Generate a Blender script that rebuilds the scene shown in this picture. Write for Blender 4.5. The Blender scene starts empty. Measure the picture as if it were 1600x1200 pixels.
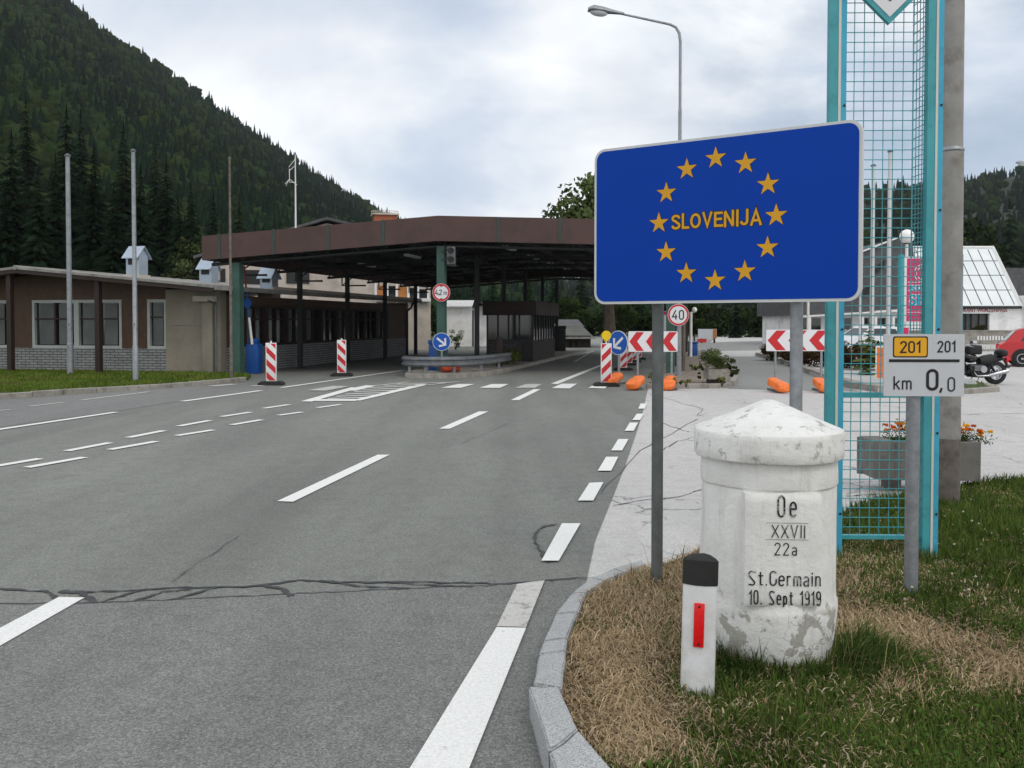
import bpy, bmesh, math, random
import numpy as np
from mathutils import Vector, Matrix, noise as mnoise

scene = bpy.context.scene
COL = scene.collection
R = math.radians
rnd = random.Random(7)

# ------------------------------------------------------------------ camera
FPX, W0, H0 = 1400.0, 1600.0, 1200.0     # focal length in photo pixels
EYE = 1.65
PITCH = R(1.5)
ROLL = R(0.0)
YC = 503 + FPX * math.tan(PITCH)
cam_d = bpy.data.cameras.new('camera')
cam = bpy.data.objects.new('camera', cam_d)
COL.objects.link(cam)
cam.location = (0, 0, EYE)
cam.rotation_euler = (R(90) - PITCH, 0, 0)
cam_d.sensor_width = 36
cam_d.lens = 36 * FPX / W0
cam_d.shift_y = (YC - H0 / 2) / W0
cam_d.clip_start = 0.05
cam_d.clip_end = 6000
scene.camera = cam

# ------------------------------------------------------------------ world, sun, exposure
SUN_EL, SUN_AZ = R(52), R(150)            # azimuth from +Y towards +X
world = bpy.data.worlds.new('World')
scene.world = world
world.use_nodes = True
nt = world.node_tree
nt.nodes.clear()
wout = nt.nodes.new('ShaderNodeOutputWorld')
bg = nt.nodes.new('ShaderNodeBackground')
sky = nt.nodes.new('ShaderNodeTexSky')
sky.sky_type = 'NISHITA'
sky.sun_disc = False
sky.sun_elevation = SUN_EL
sky.sun_rotation = SUN_AZ
tc = nt.nodes.new('ShaderNodeTexCoord')
sep = nt.nodes.new('ShaderNodeSeparateXYZ')
nt.links.new(tc.outputs['Generated'], sep.inputs[0])
def wmath(op, a, b=None):
    n = nt.nodes.new('ShaderNodeMath'); n.operation = op
    for i, v in enumerate((a, b)):
        if v is None: continue
        if isinstance(v, (int, float)): n.inputs[i].default_value = v
        else: nt.links.new(v, n.inputs[i])
    return n.outputs[0]
zz = wmath('ADD', wmath('MAXIMUM', sep.outputs[2], 0.0), 0.34)
cmb = nt.nodes.new('ShaderNodeCombineXYZ')
nt.links.new(wmath('DIVIDE', sep.outputs[0], zz), cmb.inputs[0])
nt.links.new(wmath('DIVIDE', sep.outputs[1], zz), cmb.inputs[1])
def wnoise(scale, detail, rough, off, dist=0.0):
    mp = nt.nodes.new('ShaderNodeMapping'); mp.inputs['Location'].default_value = off
    nt.links.new(cmb.outputs[0], mp.inputs[0])
    n = nt.nodes.new('ShaderNodeTexNoise')
    n.inputs['Scale'].default_value = scale; n.inputs['Detail'].default_value = detail
    n.inputs['Roughness'].default_value = rough; n.inputs['Distortion'].default_value = dist
    nt.links.new(mp.outputs[0], n.inputs['Vector'])
    return n.outputs['Fac']
def wramp(fac, stops):
    r = nt.nodes.new('ShaderNodeValToRGB')
    while len(r.color_ramp.elements) > 1: r.color_ramp.elements.remove(r.color_ramp.elements[-1])
    for i, (p, c) in enumerate(stops):
        e = r.color_ramp.elements[0] if i == 0 else r.color_ramp.elements.new(p)
        e.position = p; e.color = (*c, 1)
    nt.links.new(fac, r.inputs[0])
    return r.outputs[0]
# cloud deck: bright white with grey-blue undersides
cloud = wramp(wnoise(1.25, 8, 0.52, (3.4, 0.9, 0), 0.3),
              [(0.28, (0.46, 0.56, 0.70)), (0.40, (0.66, 0.73, 0.84)), (0.47, (0.86, 0.90, 0.95)), (0.53, (1.03, 1.03, 1.04)), (0.60, (1.18, 1.18, 1.17))])
dk = nt.nodes.new('ShaderNodeVectorMath'); dk.operation = 'DOT_PRODUCT'      # a heavier blue-grey bank in one part of the sky
nt.links.new(tc.outputs['Generated'], dk.inputs[0]); dk.inputs[1].default_value = Vector((0.42, 1.0, 0.42)).normalized()
bank = wmath('MULTIPLY', wramp(dk.outputs['Value'], [(0.94, (0,) * 3), (0.985, (1,) * 3)]), wramp(wnoise(1.3, 7, 0.55, (1.7, 5.2, 0), 0.3), [(0.36, (0,) * 3), (0.54, (0.85,) * 3)]))
mixb = nt.nodes.new('ShaderNodeMix'); mixb.data_type = 'RGBA'
nt.links.new(bank, mixb.inputs['Factor']); nt.links.new(cloud, mixb.inputs['A']); mixb.inputs['B'].default_value = (0.36, 0.46, 0.60, 1)
cloud = mixb.outputs['Result']
cover = wramp(wnoise(0.4, 5, 0.5, (7.3, 2.2, 0)), [(0.30, (0.55,) * 3), (0.42, (0.97,) * 3)])
skyscale = nt.nodes.new('ShaderNodeVectorMath'); skyscale.operation = 'SCALE'
nt.links.new(sky.outputs[0], skyscale.inputs[0]); skyscale.inputs['Scale'].default_value = 0.12
mixw = nt.nodes.new('ShaderNodeMix'); mixw.data_type = 'RGBA'
nt.links.new(cover, mixw.inputs['Factor'])
nt.links.new(skyscale.outputs[0], mixw.inputs['A'])
nt.links.new(cloud, mixw.inputs['B'])
nt.links.new(mixw.outputs['Result'], bg.inputs[0])
bg.inputs[1].default_value = 1.0
nt.links.new(bg.outputs[0], wout.inputs[0])

sun_d = bpy.data.lights.new('sun', 'SUN')
sun_d.energy = 0.7
sun_d.angle = R(20)
sun_d.color = (1.0, 0.95, 0.87)
sun = bpy.data.objects.new('sun', sun_d)
COL.objects.link(sun)
sun.location = (-30, 40, 60)
sv = Vector((math.sin(SUN_AZ) * math.cos(SUN_EL), math.cos(SUN_AZ) * math.cos(SUN_EL), math.sin(SUN_EL)))
sun.rotation_euler = sv.to_track_quat('Z', 'Y').to_euler()

scene.view_settings.view_transform = 'Standard'
scene.view_settings.look = 'None'
scene.view_settings.exposure = 0.12
scene.view_settings.gamma = 1.0
scene.view_settings.use_curve_mapping = False
scene.render.engine = 'CYCLES'
scene.cycles.max_bounces = 6
scene.cycles.diffuse_bounces = 3

# ------------------------------------------------------------------ placing helpers
def ray(px, py):
    a, b = (px - 800) / FPX, -(py - YC) / FPX
    c, s = math.cos(PITCH), math.sin(PITCH)
    return Vector((a, c + b * s, -s + b * c))
def G(px, py, z=0.0):                     # point of the plane z seen at a photo pixel
    d = ray(px, py); t = (z - EYE) / d.z
    return Vector((d.x * t, d.y * t, z))
def P(px, py, Y):                         # point at distance Y seen at a photo pixel
    d = ray(px, py); t = Y / d.y
    return Vector((d.x * t, Y, EYE + d.z * t))

# ------------------------------------------------------------------ mesh helpers
class MB:
    def __init__(self): self.v = []; self.f = []; self.s = []
    def add(self, vs, fs, smooth=False):
        b = len(self.v); self.v += [tuple(p) for p in vs]
        for f in fs: self.f.append(tuple(i + b for i in f)); self.s.append(smooth)
        return self
    def box(self, x0, y0, z0, x1, y1, z1, M=None):
        vs = [Vector(p) for p in ((x0,y0,z0),(x1,y0,z0),(x1,y1,z0),(x0,y1,z0),(x0,y0,z1),(x1,y0,z1),(x1,y1,z1),(x0,y1,z1))]
        if M is not None: vs = [M @ p for p in vs]
        return self.add(vs, [(3,2,1,0),(4,5,6,7),(0,1,5,4),(1,2,6,5),(2,3,7,6),(3,0,4,7)])
    def bbox(self, x0, y0, z0, x1, y1, z1, r, M=None, seg=2):     # box with bevelled edges
        bm = bmesh.new()
        vs = [bm.verts.new(p) for p in ((x0,y0,z0),(x1,y0,z0),(x1,y1,z0),(x0,y1,z0),(x0,y0,z1),(x1,y0,z1),(x1,y1,z1),(x0,y1,z1))]
        for f in ((3,2,1,0),(4,5,6,7),(0,1,5,4),(1,2,6,5),(2,3,7,6),(3,0,4,7)): bm.faces.new([vs[i] for i in f])
        bmesh.ops.bevel(bm, geom=bm.edges[:], offset=r, segments=seg, affect='EDGES', profile=0.5)
        self.bm(bm, M); bm.free(); return self
    def bm(self, bm, M=None, smooth=True):
        bm.verts.index_update()
        vs = [(M @ v.co if M is not None else v.co.copy()) for v in bm.verts]
        return self.add(vs, [tuple(v.index for v in f.verts) for f in bm.faces], smooth)
    def tube(self, pts, r, seg=10, caps=True, smooth=True, up=None):
        pts = [Vector(p) for p in pts]
        rs = r if isinstance(r, (list, tuple)) else [r] * len(pts)
        vs = []; fs = []
        ref = None
        for i, p in enumerate(pts):
            if i == 0: t = pts[1] - p
            elif i == len(pts) - 1: t = p - pts[i - 1]
            else: t = (pts[i + 1] - p).normalized() + (p - pts[i - 1]).normalized()
            t.normalize()
            if ref is None:
                ref = Vector((0, 0, 1)) if abs(t.z) < 0.9 else Vector((1, 0, 0))
            n = (ref - t * ref.dot(t)).normalized(); ref = n
            b = t.cross(n)
            for k in range(seg):
                a = 2 * math.pi * k / seg
                vs.append(p + (n * math.cos(a) + b * math.sin(a)) * rs[i])
        for i in range(len(pts) - 1):
            for k in range(seg):
                k2 = (k + 1) % seg
                fs.append((i*seg+k, i*seg+k2, (i+1)*seg+k2, (i+1)*seg+k))
        self.add(vs, fs, smooth)
        if caps:
            self.add([vs[k] for k in range(seg)][::-1], [tuple(range(seg))])
            self.add(vs[-seg:], [tuple(range(seg))])
        return self
    def lathe(self, prof, seg=32, cx=0, cy=0, wob=None, smooth=True):
        vs = []; fs = []
        for j, (r, z) in enumerate(prof):
            for k in range(seg):
                a = 2 * math.pi * k / seg
                p = Vector((cx + r * math.cos(a), cy + r * math.sin(a), z))
                if wob: p = wob(p, j, a)
                vs.append(p)
        for j in range(len(prof) - 1):
            for k in range(seg):
                k2 = (k + 1) % seg
                fs.append((j*seg+k, j*seg+k2, (j+1)*seg+k2, (j+1)*seg+k))
        self.add(vs, fs, smooth)
        self.add(vs[-seg:], [tuple(range(seg))]); self.add(vs[:seg][::-1], [tuple(range(seg))])
        return self
    def prism(self, poly, a, b, axis='z', M=None):     # extrude a 2-D polygon between a and b along an axis
        n = len(poly)
        def mk(u, v, w):
            p = {'z': (u, v, w), 'y': (u, w, v), 'x': (w, u, v)}[axis]
            return M @ Vector(p) if M is not None else Vector(p)
        vs = [mk(u, v, a) for u, v in poly] + [mk(u, v, b) for u, v in poly]
        fs = [tuple(range(n))[::-1], tuple(range(n, 2 * n))] + [(i, (i+1) % n, n + (i+1) % n, n + i) for i in range(n)]
        return self.add(vs, fs)
    def ribbon(self, pts, w, M, zoff=0.0, closed=False):   # flat mitred stroke in the local xz plane, facing -y
        pts = [Vector(p) for p in pts]; n = len(pts)
        vs = []
        for i in range(n):
            a = pts[i-1] if (i > 0 or closed) else None
            c = pts[(i+1) % n] if (i < n-1 or closed) else None
            d1 = (pts[i]-a).normalized() if a is not None else (c-pts[i]).normalized()
            d2 = (c-pts[i]).normalized() if c is not None else d1
            n1 = Vector((-d1.y, d1.x)); n2 = Vector((-d2.y, d2.x))
            m = n1 + n2
            if m.length < 1e-4: m = n1
            m.normalize(); k = w / 2 / max(0.4, m.dot(n1))
            e = Vector((0, 0))
            if a is None: e = -d1 * w * 0.3
            if c is None: e = d1 * w * 0.3
            for s in (1, -1):
                q = pts[i] + m * k * s + e
                vs.append(M @ Vector((q.x, -zoff, q.y)))
        fs = [(2*i, 2*i+1, 2*((i+1) % n)+1, 2*((i+1) % n)) for i in range(n if closed else n-1)]
        return self.add(vs, fs)
    def build(self, name, material, parent=None, loc=None, autosmooth=35):
        me = bpy.data.meshes.new(name)
        me.from_pydata(self.v, [], self.f)
        bm = bmesh.new(); bm.from_mesh(me); bmesh.ops.recalc_face_normals(bm, faces=bm.faces[:]) if self.fixn else None
        bm.to_mesh(me); bm.free()
        me.polygons.foreach_set('use_smooth', self.s)
        if autosmooth: me.set_sharp_from_angle(angle=R(autosmooth))
        me.materials.append(material)
        o = bpy.data.objects.new(name, me); COL.objects.link(o)
        if parent is not None: o.parent = parent
        if loc is not None: o.location = loc
        return o
    fixn = True

def thing(name, label, cat, loc=(0, 0, 0), rz=0.0, group=None):
    o = bpy.data.objects.new(name, None); COL.objects.link(o)
    o.empty_display_size = 0.3
    o.location = loc; o.rotation_euler = (0, 0, rz)
    o['label'] = label; o['category'] = cat
    if group: o['group'] = group
    return o
def tag(o, label, cat, group=None, kind=None):
    o['label'] = label; o['category'] = cat
    if group: o['group'] = group
    if kind: o['kind'] = kind
    return o
def struct(o, label=None):
    o['kind'] = 'structure'
    if label: o['label'] = label
    return o
def dup(root, loc, rz=None, label=None, scale=None):
    r = root.copy(); COL.objects.link(r); r.location = loc
    if rz is not None: r.rotation_euler = (0, 0, rz)
    if scale is not None: r.scale = (scale,) * 3 if isinstance(scale, (int, float)) else scale
    if label: r['label'] = label
    for ch in list(root.children):
        c = ch.copy(); COL.objects.link(c); c.parent = r
        for g in list(ch.children):
            d = g.copy(); COL.objects.link(d); d.parent = c
    return r
def bulk(name, V, F, mat_, cols=None, smooth=False, parent=None, normals=None):      # big numpy mesh, F is (n,3) or (n,4)
    me = bpy.data.meshes.new(name)
    V = np.ascontiguousarray(V, dtype=np.float32); F = np.ascontiguousarray(F, dtype=np.int32)
    k = F.shape[1]
    me.vertices.add(len(V)); me.vertices.foreach_set('co', V.ravel())
    me.loops.add(F.size); me.loops.foreach_set('vertex_index', F.ravel())
    me.polygons.add(len(F)); me.polygons.foreach_set('loop_start', np.arange(0, F.size, k, dtype=np.int32))
    me.polygons.foreach_set('loop_total', np.full(len(F), k, dtype=np.int32))
    if smooth: me.polygons.foreach_set('use_smooth', np.ones(len(F), dtype=bool))
    if cols is not None:
        ca = me.color_attributes.new('tint', 'FLOAT_COLOR', 'POINT')
        c4 = np.ones((len(V), 4), dtype=np.float32); c4[:, :3] = cols
        ca.data.foreach_set('color', c4.ravel())
    me.update(); me.validate()
    if normals is not None: me.normals_split_custom_set_from_vertices(np.asarray(normals, dtype=np.float32).tolist())
    me.materials.append(mat_)
    o = bpy.data.objects.new(name, me); COL.objects.link(o)
    if parent is not None: o.parent = parent
    return o

# ------------------------------------------------------------------ materials
def lin(r, g, b):
    f = lambda c: (c/255/12.92) if c/255 <= 0.04045 else ((c/255+0.055)/1.055)**2.4
    return (f(r), f(g), f(b))
class N:                                   # tiny node-tree helper
    def __init__(self, name):
        self.m = bpy.data.materials.new(name); self.m.use_nodes = True
        self.t = self.m.node_tree; self.b = self.t.nodes['Principled BSDF']; self.out = self.t.nodes['Material Output']
        self.tc = self.t.nodes.new('ShaderNodeTexCoord')
    def n(self, k): return self.t.nodes.new(k)
    def l(self, a, b): self.t.links.new(a, b)
    def noise(self, scale, detail=4, rough=0.55, coord='Object', stretch=None, dist=0, vec=None):
        n = self.n('ShaderNodeTexNoise'); n.inputs['Scale'].default_value = scale
        n.inputs['Detail'].default_value = detail; n.inputs['Roughness'].default_value = rough
        n.inputs['Distortion'].default_value = dist
        src = vec if vec is not None else self.tc.outputs[coord]
        if stretch:
            mp = self.n('ShaderNodeMapping'); mp.inputs['Scale'].default_value = stretch
            self.l(src, mp.inputs[0]); src = mp.outputs[0]
        self.l(src, n.inputs['Vector']); return n.outputs['Fac']
    def ramp(self, fac, stops):
        r = self.n('ShaderNodeValToRGB')
        while len(r.color_ramp.elements) > 1: r.color_ramp.elements.remove(r.color_ramp.elements[-1])
        for i, (p, c) in enumerate(stops):
            e = r.color_ramp.elements[0] if i == 0 else r.color_ramp.elements.new(p)
            e.position = p; e.color = (*c, 1) if not isinstance(c, (int, float)) else (c, c, c, 1)
        self.l(fac, r.inputs[0]); return r.outputs[0]
    def mix(self, fac, a, b, mode='MIX'):
        m = self.n('ShaderNodeMix'); m.data_type = 'RGBA'; m.blend_type = mode
        for key, v in (('Factor', fac), ('A', a), ('B', b)):
            if isinstance(v, (int, float)): m.inputs[key].default_value = v if key == 'Factor' else (v, v, v, 1)
            elif isinstance(v, tuple): m.inputs[key].default_value = (*v, 1)
            else: self.l(v, m.inputs[key])
        return m.outputs['Result']
    def color(self, c):
        if isinstance(c, tuple): self.b.inputs['Base Color'].default_value = (*c, 1)
        else: self.l(c, self.b.inputs['Base Color'])
    def set(self, rough=0.6, metal=0.0, spec=0.4):
        self.b.inputs['Roughness'].default_value = rough; self.b.inputs['Metallic'].default_value = metal
        self.b.inputs['Specular IOR Level'].default_value = spec
    def bump(self, fac, strength=0.3, dist=0.01):
        bp = self.n('ShaderNodeBump'); bp.inputs['Strength'].default_value = strength; bp.inputs['Distance'].default_value = dist
        self.l(fac, bp.inputs['Height']); self.l(bp.outputs[0], self.b.inputs['Normal'])
def simple(name, c, rough=0.5, metal=0.0, var=0.15, scale=3.0, spec=0.4, bump=0.0, bscale=40, dirt=None, dscale=2.0):
    m = N(name)
    c0 = tuple(max(0, x * (1 - var)) for x in c); c1 = tuple(min(1, x * (1 + var)) for x in c)
    col = m.ramp(m.noise(scale, 5, 0.6), [(0.3, c0), (0.7, c1)])
    if dirt is not None:
        f = m.ramp(m.noise(dscale, 8, 0.7), [(0.5, 0.0), (0.72, 1.0)])
        col = m.mix(f, col, dirt)
    m.color(col); m.set(rough, metal, spec)
    if bump: m.bump(m.noise(bscale, 5, 0.6), bump, 0.01)
    return m.m
M = {}
def asphalt(name, c, speck, stain, crackc=None, coarse=90, big=0.5, lanes=False):
    m = N(name)
    n1 = m.noise(coarse, 3, 0.75); n2 = m.noise(big, 6, 0.6, stretch=(1.0, 0.35, 1)); n3 = m.noise(5, 7, 0.68)
    base = m.ramp(n2, [(0.3, tuple(x * (1 - stain) for x in c)), (0.7, tuple(x * (1 + stain) for x in c))])
    base = m.mix(m.ramp(n3, [(0.47, 0.0), (0.76, 0.6)]), base, tuple(x * 0.68 for x in c))
    v = m.n('ShaderNodeTexVoronoi'); v.inputs['Scale'].default_value = coarse * 1.1; m.l(m.tc.outputs['Object'], v.inputs['Vector'])
    sv_ = m.n('ShaderNodeSeparateXYZ'); m.l(v.outputs['Color'], sv_.inputs[0])
    agg = m.ramp(sv_.outputs[0], [(0.0, 1 - speck), (0.45, 1.0 - speck * .2), (0.8, 1.0 + speck * .25), (1.0, 1.0 + speck * 1.1)])
    base = m.mix(1.0, base, agg, 'MULTIPLY')
    base = m.mix(m.ramp(n1, [(0.30, 0.6 * speck), (0.5, 0.0)]), base, tuple(x * 0.25 for x in c))
    if lanes:       # tyre-polished tracks along the road and a few oil spots
        w = m.n('ShaderNodeTexNoise'); w.inputs['Scale'].default_value = 1.0; w.inputs['Detail'].default_value = 3
        mp = m.n('ShaderNodeMapping'); mp.inputs['Rotation'].default_value = (0, 0, R(12)); mp.inputs['Scale'].default_value = (.75, .025, 1)
        m.l(m.tc.outputs['Object'], mp.inputs[0]); m.l(mp.outputs[0], w.inputs['Vector'])
        base = m.mix(1.0, base, m.ramp(w.outputs['Fac'], [(0.35, 0.86), (0.5, 1.0), (0.65, 1.08)]), 'MULTIPLY')
        base = m.mix(m.ramp(m.noise(.9, 5, .55), [(0.66, 0.0), (0.74, 0.35)]), base, tuple(x * 0.55 for x in c))
    if crackc is not None:
        cv = m.n('ShaderNodeTexVoronoi'); cv.feature = 'DISTANCE_TO_EDGE'; cv.inputs['Scale'].default_value = 0.55
        nz = m.n('ShaderNodeTexNoise'); nz.inputs['Scale'].default_value = 1.7; nz.inputs['Detail'].default_value = 7
        m.l(m.tc.outputs['Object'], nz.inputs['Vector'])
        mm = m.n('ShaderNodeVectorMath'); mm.operation = 'MULTIPLY_ADD'
        mm.inputs[1].default_value = (0.9, 0.9, 0); m.l(nz.outputs['Color'], mm.inputs[0]); m.l(m.tc.outputs['Object'], mm.inputs[2])
        m.l(mm.outputs[0], cv.inputs['Vector'])
        crk = m.ramp(cv.outputs['Distance'], [(0.003, 1.0), (0.009, 0.0)])
        crk = m.mix(1.0, crk, m.ramp(m.noise(0.7, 3), [(0.48, 0.0), (0.56, 0.75)]), 'MULTIPLY')
        base = m.mix(crk, base, crackc)
    m.color(base); m.set(0.9, 0, 0.25)
    m.bump(n1, 0.35, 0.006)
    return m.m
M['asphalt'] = asphalt('road asphalt', (0.205, 0.212, 0.195), 0.30, 0.17, coarse=110, lanes=True)
M['asphalt_near'] = asphalt('coarse asphalt', (0.205, 0.209, 0.200), 0.42, 0.18, coarse=125, lanes=True)
M['asphalt_mid'] = asphalt('side road asphalt', (0.27, 0.27, 0.26), 0.2, 0.08)
M['pave'] = asphalt('bleached pavement', (0.52, 0.507, 0.495), 0.16, 0.08, crackc=(0.11, 0.105, 0.10), coarse=80)
M['asphalt_left'] = asphalt('parking strip asphalt', (0.20, 0.20, 0.195), 0.25, 0.12)
M['tar'] = simple('tar seam', (0.040, 0.042, 0.045), 0.6, var=0.3, scale=20)
def paintmat(name, c, wear):
    m = N(name)
    f = m.ramp(m.noise(9, 8, 0.75), [(0.62 - wear, 0.0), (0.74 - wear, 1.0)])
    fine = m.ramp(m.noise(60, 4, 0.7), [(0.35, 0.82), (0.6, 1.0)])
    m.color(m.mix(f, m.mix(1.0, c, fine, 'MULTIPLY'), (0.25, 0.25, 0.24))); m.set(0.8, 0, 0.3); m.bump(m.noise(80), 0.3, 0.004)
    return m.m
M['line'] = paintmat('road paint', (0.80, 0.80, 0.78), -0.02)
M['line_worn'] = paintmat('worn road paint', (0.55, 0.54, 0.51), 0.10)
def granite(name, c):
    m = N(name)
    n1 = m.noise(140, 3, 0.8); n2 = m.noise(3, 5, 0.6)
    b = m.ramp(n1, [(0.36, tuple(x * 0.45 for x in c)), (0.5, c), (0.66, tuple(min(1, x * 1.35) for x in c))])
    b = m.mix(m.ramp(n2, [(0.4, 0.0), (0.75, 0.5)]), b, tuple(x * 0.7 for x in c))
    m.color(b); m.set(0.85, 0, 0.3); m.bump(m.noise(35, 6, 0.7), 0.5, 0.01); return m.m
M['granite'] = granite('granite kerb', (0.40, 0.41, 0.41))
M['concrete'] = simple('grey concrete', (0.30, 0.28, 0.25), 0.9, var=0.25, scale=2.5, bump=0.4, bscale=30, dirt=(0.13, 0.12, 0.10), dscale=3)
M['plaster'] = simple('weathered plaster', (0.25, 0.222, 0.178), 0.9, var=0.15, scale=1.5, bump=0.3, bscale=25, dirt=(0.22, 0.19, 0.15), dscale=1.2)
M['plaster_pale'] = simple('pale plaster', (0.52, 0.46, 0.40), 0.9, var=0.12, scale=1.2, dirt=(0.33, 0.29, 0.25), dscale=0.9)
M['white_wall'] = simple('white render', (0.82, 0.82, 0.81), 0.8, var=0.06, scale=1.5, dirt=(0.5, 0.5, 0.5), dscale=0.8)
M['brown_panel'] = simple('brown panel', (0.075, 0.040, 0.022), 0.6, var=0.2, scale=4)
M['dark_wood'] = simple('dark brown timber', (0.028, 0.016, 0.012), 0.6, var=0.25, scale=6)
M['fascia'] = simple('brown sheet metal', (0.074, 0.040, 0.034), 0.55, var=0.15, scale=1.2, dirt=(0.05, 0.034, 0.03), dscale=1.5)
M['green_steel'] = simple('green painted steel', (0.035, 0.088, 0.07), 0.5, var=0.15, scale=3, dirt=(0.03, 0.06, 0.05), dscale=4)
M['dark_steel'] = simple('dark steel', (0.022, 0.024, 0.024), 0.6, var=0.25, scale=4)
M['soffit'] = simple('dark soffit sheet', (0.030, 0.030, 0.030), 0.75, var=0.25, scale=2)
M['roof_grey'] = simple('grey fibre cement roof', (0.26, 0.25, 0.235), 0.9, var=0.2, scale=2, dirt=(0.14, 0.135, 0.12), dscale=3)
M['gutter'] = simple('weathered gutter', (0.20, 0.22, 0.22), 0.5, metal=0.3, var=0.2, scale=4)
M['galv'] = simple('galvanised steel', (0.30, 0.32, 0.34), 0.5, metal=0.55, var=0.18, scale=18, dirt=(0.20, 0.21, 0.22), dscale=6)
M['galv_dark'] = simple('dull grey steel post', (0.13, 0.14, 0.14), 0.55, metal=0.4, var=0.2, scale=12)
M['vent_metal'] = simple('pale blue sheet metal', (0.36, 0.43, 0.51), 0.4, metal=0.35, var=0.1, scale=3)
M['mast'] = simple('weathered mast steel', (0.30, 0.29, 0.275), 0.65, metal=0.2, var=0.15, scale=5, dirt=(0.17, 0.15, 0.13), dscale=4)
M['mast_rust'] = simple('rusty mast foot', (0.15, 0.13, 0.11), 0.8, var=0.35, scale=6, dirt=(0.055, 0.030, 0.018), dscale=5)
M['white_paint'] = simple('white paint', (0.76, 0.76, 0.75), 0.5, var=0.05, scale=4, dirt=(0.6, 0.6, 0.58), dscale=5)
M['sign_white'] = simple('sign white', (0.72, 0.73, 0.75), 0.4, var=0.03, scale=2)
M['sign_grey'] = simple('sign grey white', (0.55, 0.57, 0.60), 0.45, var=0.04, scale=4)
M['sign_red'] = simple('sign red', (0.55, 0.022, 0.030), 0.4, var=0.05)
M['shaded_red'] = simple('shaded red paint', (0.20, 0.022, 0.022), 0.6, var=0.2)  # darker sign red: shade on the barrier arm tip put into the colour
M['sign_blue'] = simple('sign blue', (0.004, 0.085, 0.42), 0.4, var=0.05)
M['eu_blue'] = simple('deep blue film', (0.0004, 0.046, 0.36), 0.36, var=0.03, scale=1, spec=0.12)
M['eu_gold'] = simple('gold film', (0.66, 0.33, 0.006), 0.45, var=0.05, scale=5)
M['sign_edge'] = simple('sign back aluminium', (0.58, 0.60, 0.60), 0.5, metal=0.2, var=0.08)
M['black'] = simple('black', (0.012, 0.012, 0.013), 0.5, var=0.2)
M['rubber'] = simple('black rubber', (0.022, 0.022, 0.022), 0.8, var=0.3, scale=8)
M['yellow_plate'] = simple('yellow plate', (0.80, 0.40, 0.012), 0.4, var=0.04)
M['amber'] = simple('yellow lens', (0.80, 0.55, 0.01), 0.15, var=0.1)
M['orange_bag'] = simple('orange plastic sack', (0.85, 0.19, 0.035), 0.45, var=0.2, scale=9, bump=0.5, bscale=14)
M['red_bag'] = simple('red orange plastic sack', (0.55, 0.08, 0.03), 0.5, var=0.2, scale=9, bump=0.5, bscale=14)
M['teal'] = simple('teal painted steel', (0.06, 0.34, 0.38), 0.45, var=0.1, scale=3, dirt=(0.03, 0.22, 0.26), dscale=5)
M['teal_blue'] = simple('sky blue stripe', (0.05, 0.38, 0.55), 0.45, var=0.1, scale=3, dirt=(0.04, 0.25, 0.4), dscale=5)
M['pale_stripe'] = simple('cream stripe', (0.62, 0.62, 0.56), 0.5, var=0.08, scale=5)
M['blue_plastic'] = simple('blue plastic', (0.008, 0.075, 0.30), 0.45, var=0.15, scale=4)
M['reflector'] = simple('red reflector', (0.75, 0.012, 0.014), 0.25, var=0.1, scale=60)
M['pink'] = simple('magenta sign face', (0.62, 0.02, 0.13), 0.4, var=0.05)
M['cyan'] = simple('cyan lettering', (0.02, 0.35, 0.55), 0.4, var=0.05)
M['orange_panel'] = simple('orange panel', (0.42, 0.17, 0.045), 0.6, var=0.12)
M['brick_red'] = simple('red brick chimney', (0.34, 0.10, 0.055), 0.85, var=0.25, scale=7)
M['roof_dark'] = simple('dark shingle roof', (0.085, 0.085, 0.09), 0.85, var=0.25, scale=2.5)
M['roof_white'] = simple('pale corrugated roof', (0.70, 0.70, 0.69), 0.6, var=0.1)
M['glass_roof'] = simple('translucent white glazing', (0.74, 0.78, 0.78), 0.25, var=0.06, scale=0.5, spec=0.5)
M['globe'] = simple('opal globe', (0.86, 0.86, 0.84), 0.25, var=0.02)
M['chrome'] = simple('chrome', (0.55, 0.56, 0.58), 0.22, metal=1.0, var=0.1)
M['car_red'] = simple('red car paint', (0.50, 0.018, 0.022), 0.3, var=0.06, scale=1.5, spec=0.6)
M['car_white'] = simple('white car paint', (0.70, 0.72, 0.74), 0.3, var=0.04, scale=1.5, spec=0.6)
M['moto_black'] = simple('black tank paint', (0.010, 0.011, 0.013), 0.15, var=0.2, spec=0.6)
M['leather'] = simple('black vinyl', (0.016, 0.016, 0.017), 0.6, var=0.25, scale=20)
M['wood_post'] = simple('weathered wooden pole', (0.16, 0.125, 0.10), 0.9, var=0.3, scale=3, dirt=(0.07, 0.05, 0.04), dscale=6)
M['glass'] = simple('window glass', (0.016, 0.019, 0.021), 0.08, var=0.3, scale=0.8, spec=0.8)
M['frame_white'] = simple('off white window frame', (0.40, 0.42, 0.40), 0.6, var=0.1)
M['curtain'] = simple('grey net curtain', (0.12, 0.13, 0.125), 0.85, var=0.2, scale=1.5)
M['concrete_old'] = simple('old planter concrete', (0.175, 0.165, 0.15), 0.9, var=0.25, scale=2.5, bump=0.4, bscale=30, dirt=(0.08, 0.075, 0.06), dscale=3)
M['rail_steel'] = simple('dull guard rail zinc', (0.20, 0.215, 0.23), 0.55, metal=0.45, var=0.2, scale=6, dirt=(0.11, 0.115, 0.12), dscale=4)
M['strip_green'] = simple('dull green strip', (0.035, 0.06, 0.052), 0.6, var=0.2)
M['soil'] = simple('bare soil', (0.125, 0.09, 0.055), 0.95, var=0.35, scale=6, bump=0.5)
M['bark'] = simple('bark', (0.060, 0.045, 0.034), 0.95, var=0.35, scale=5, bump=0.6)
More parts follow.
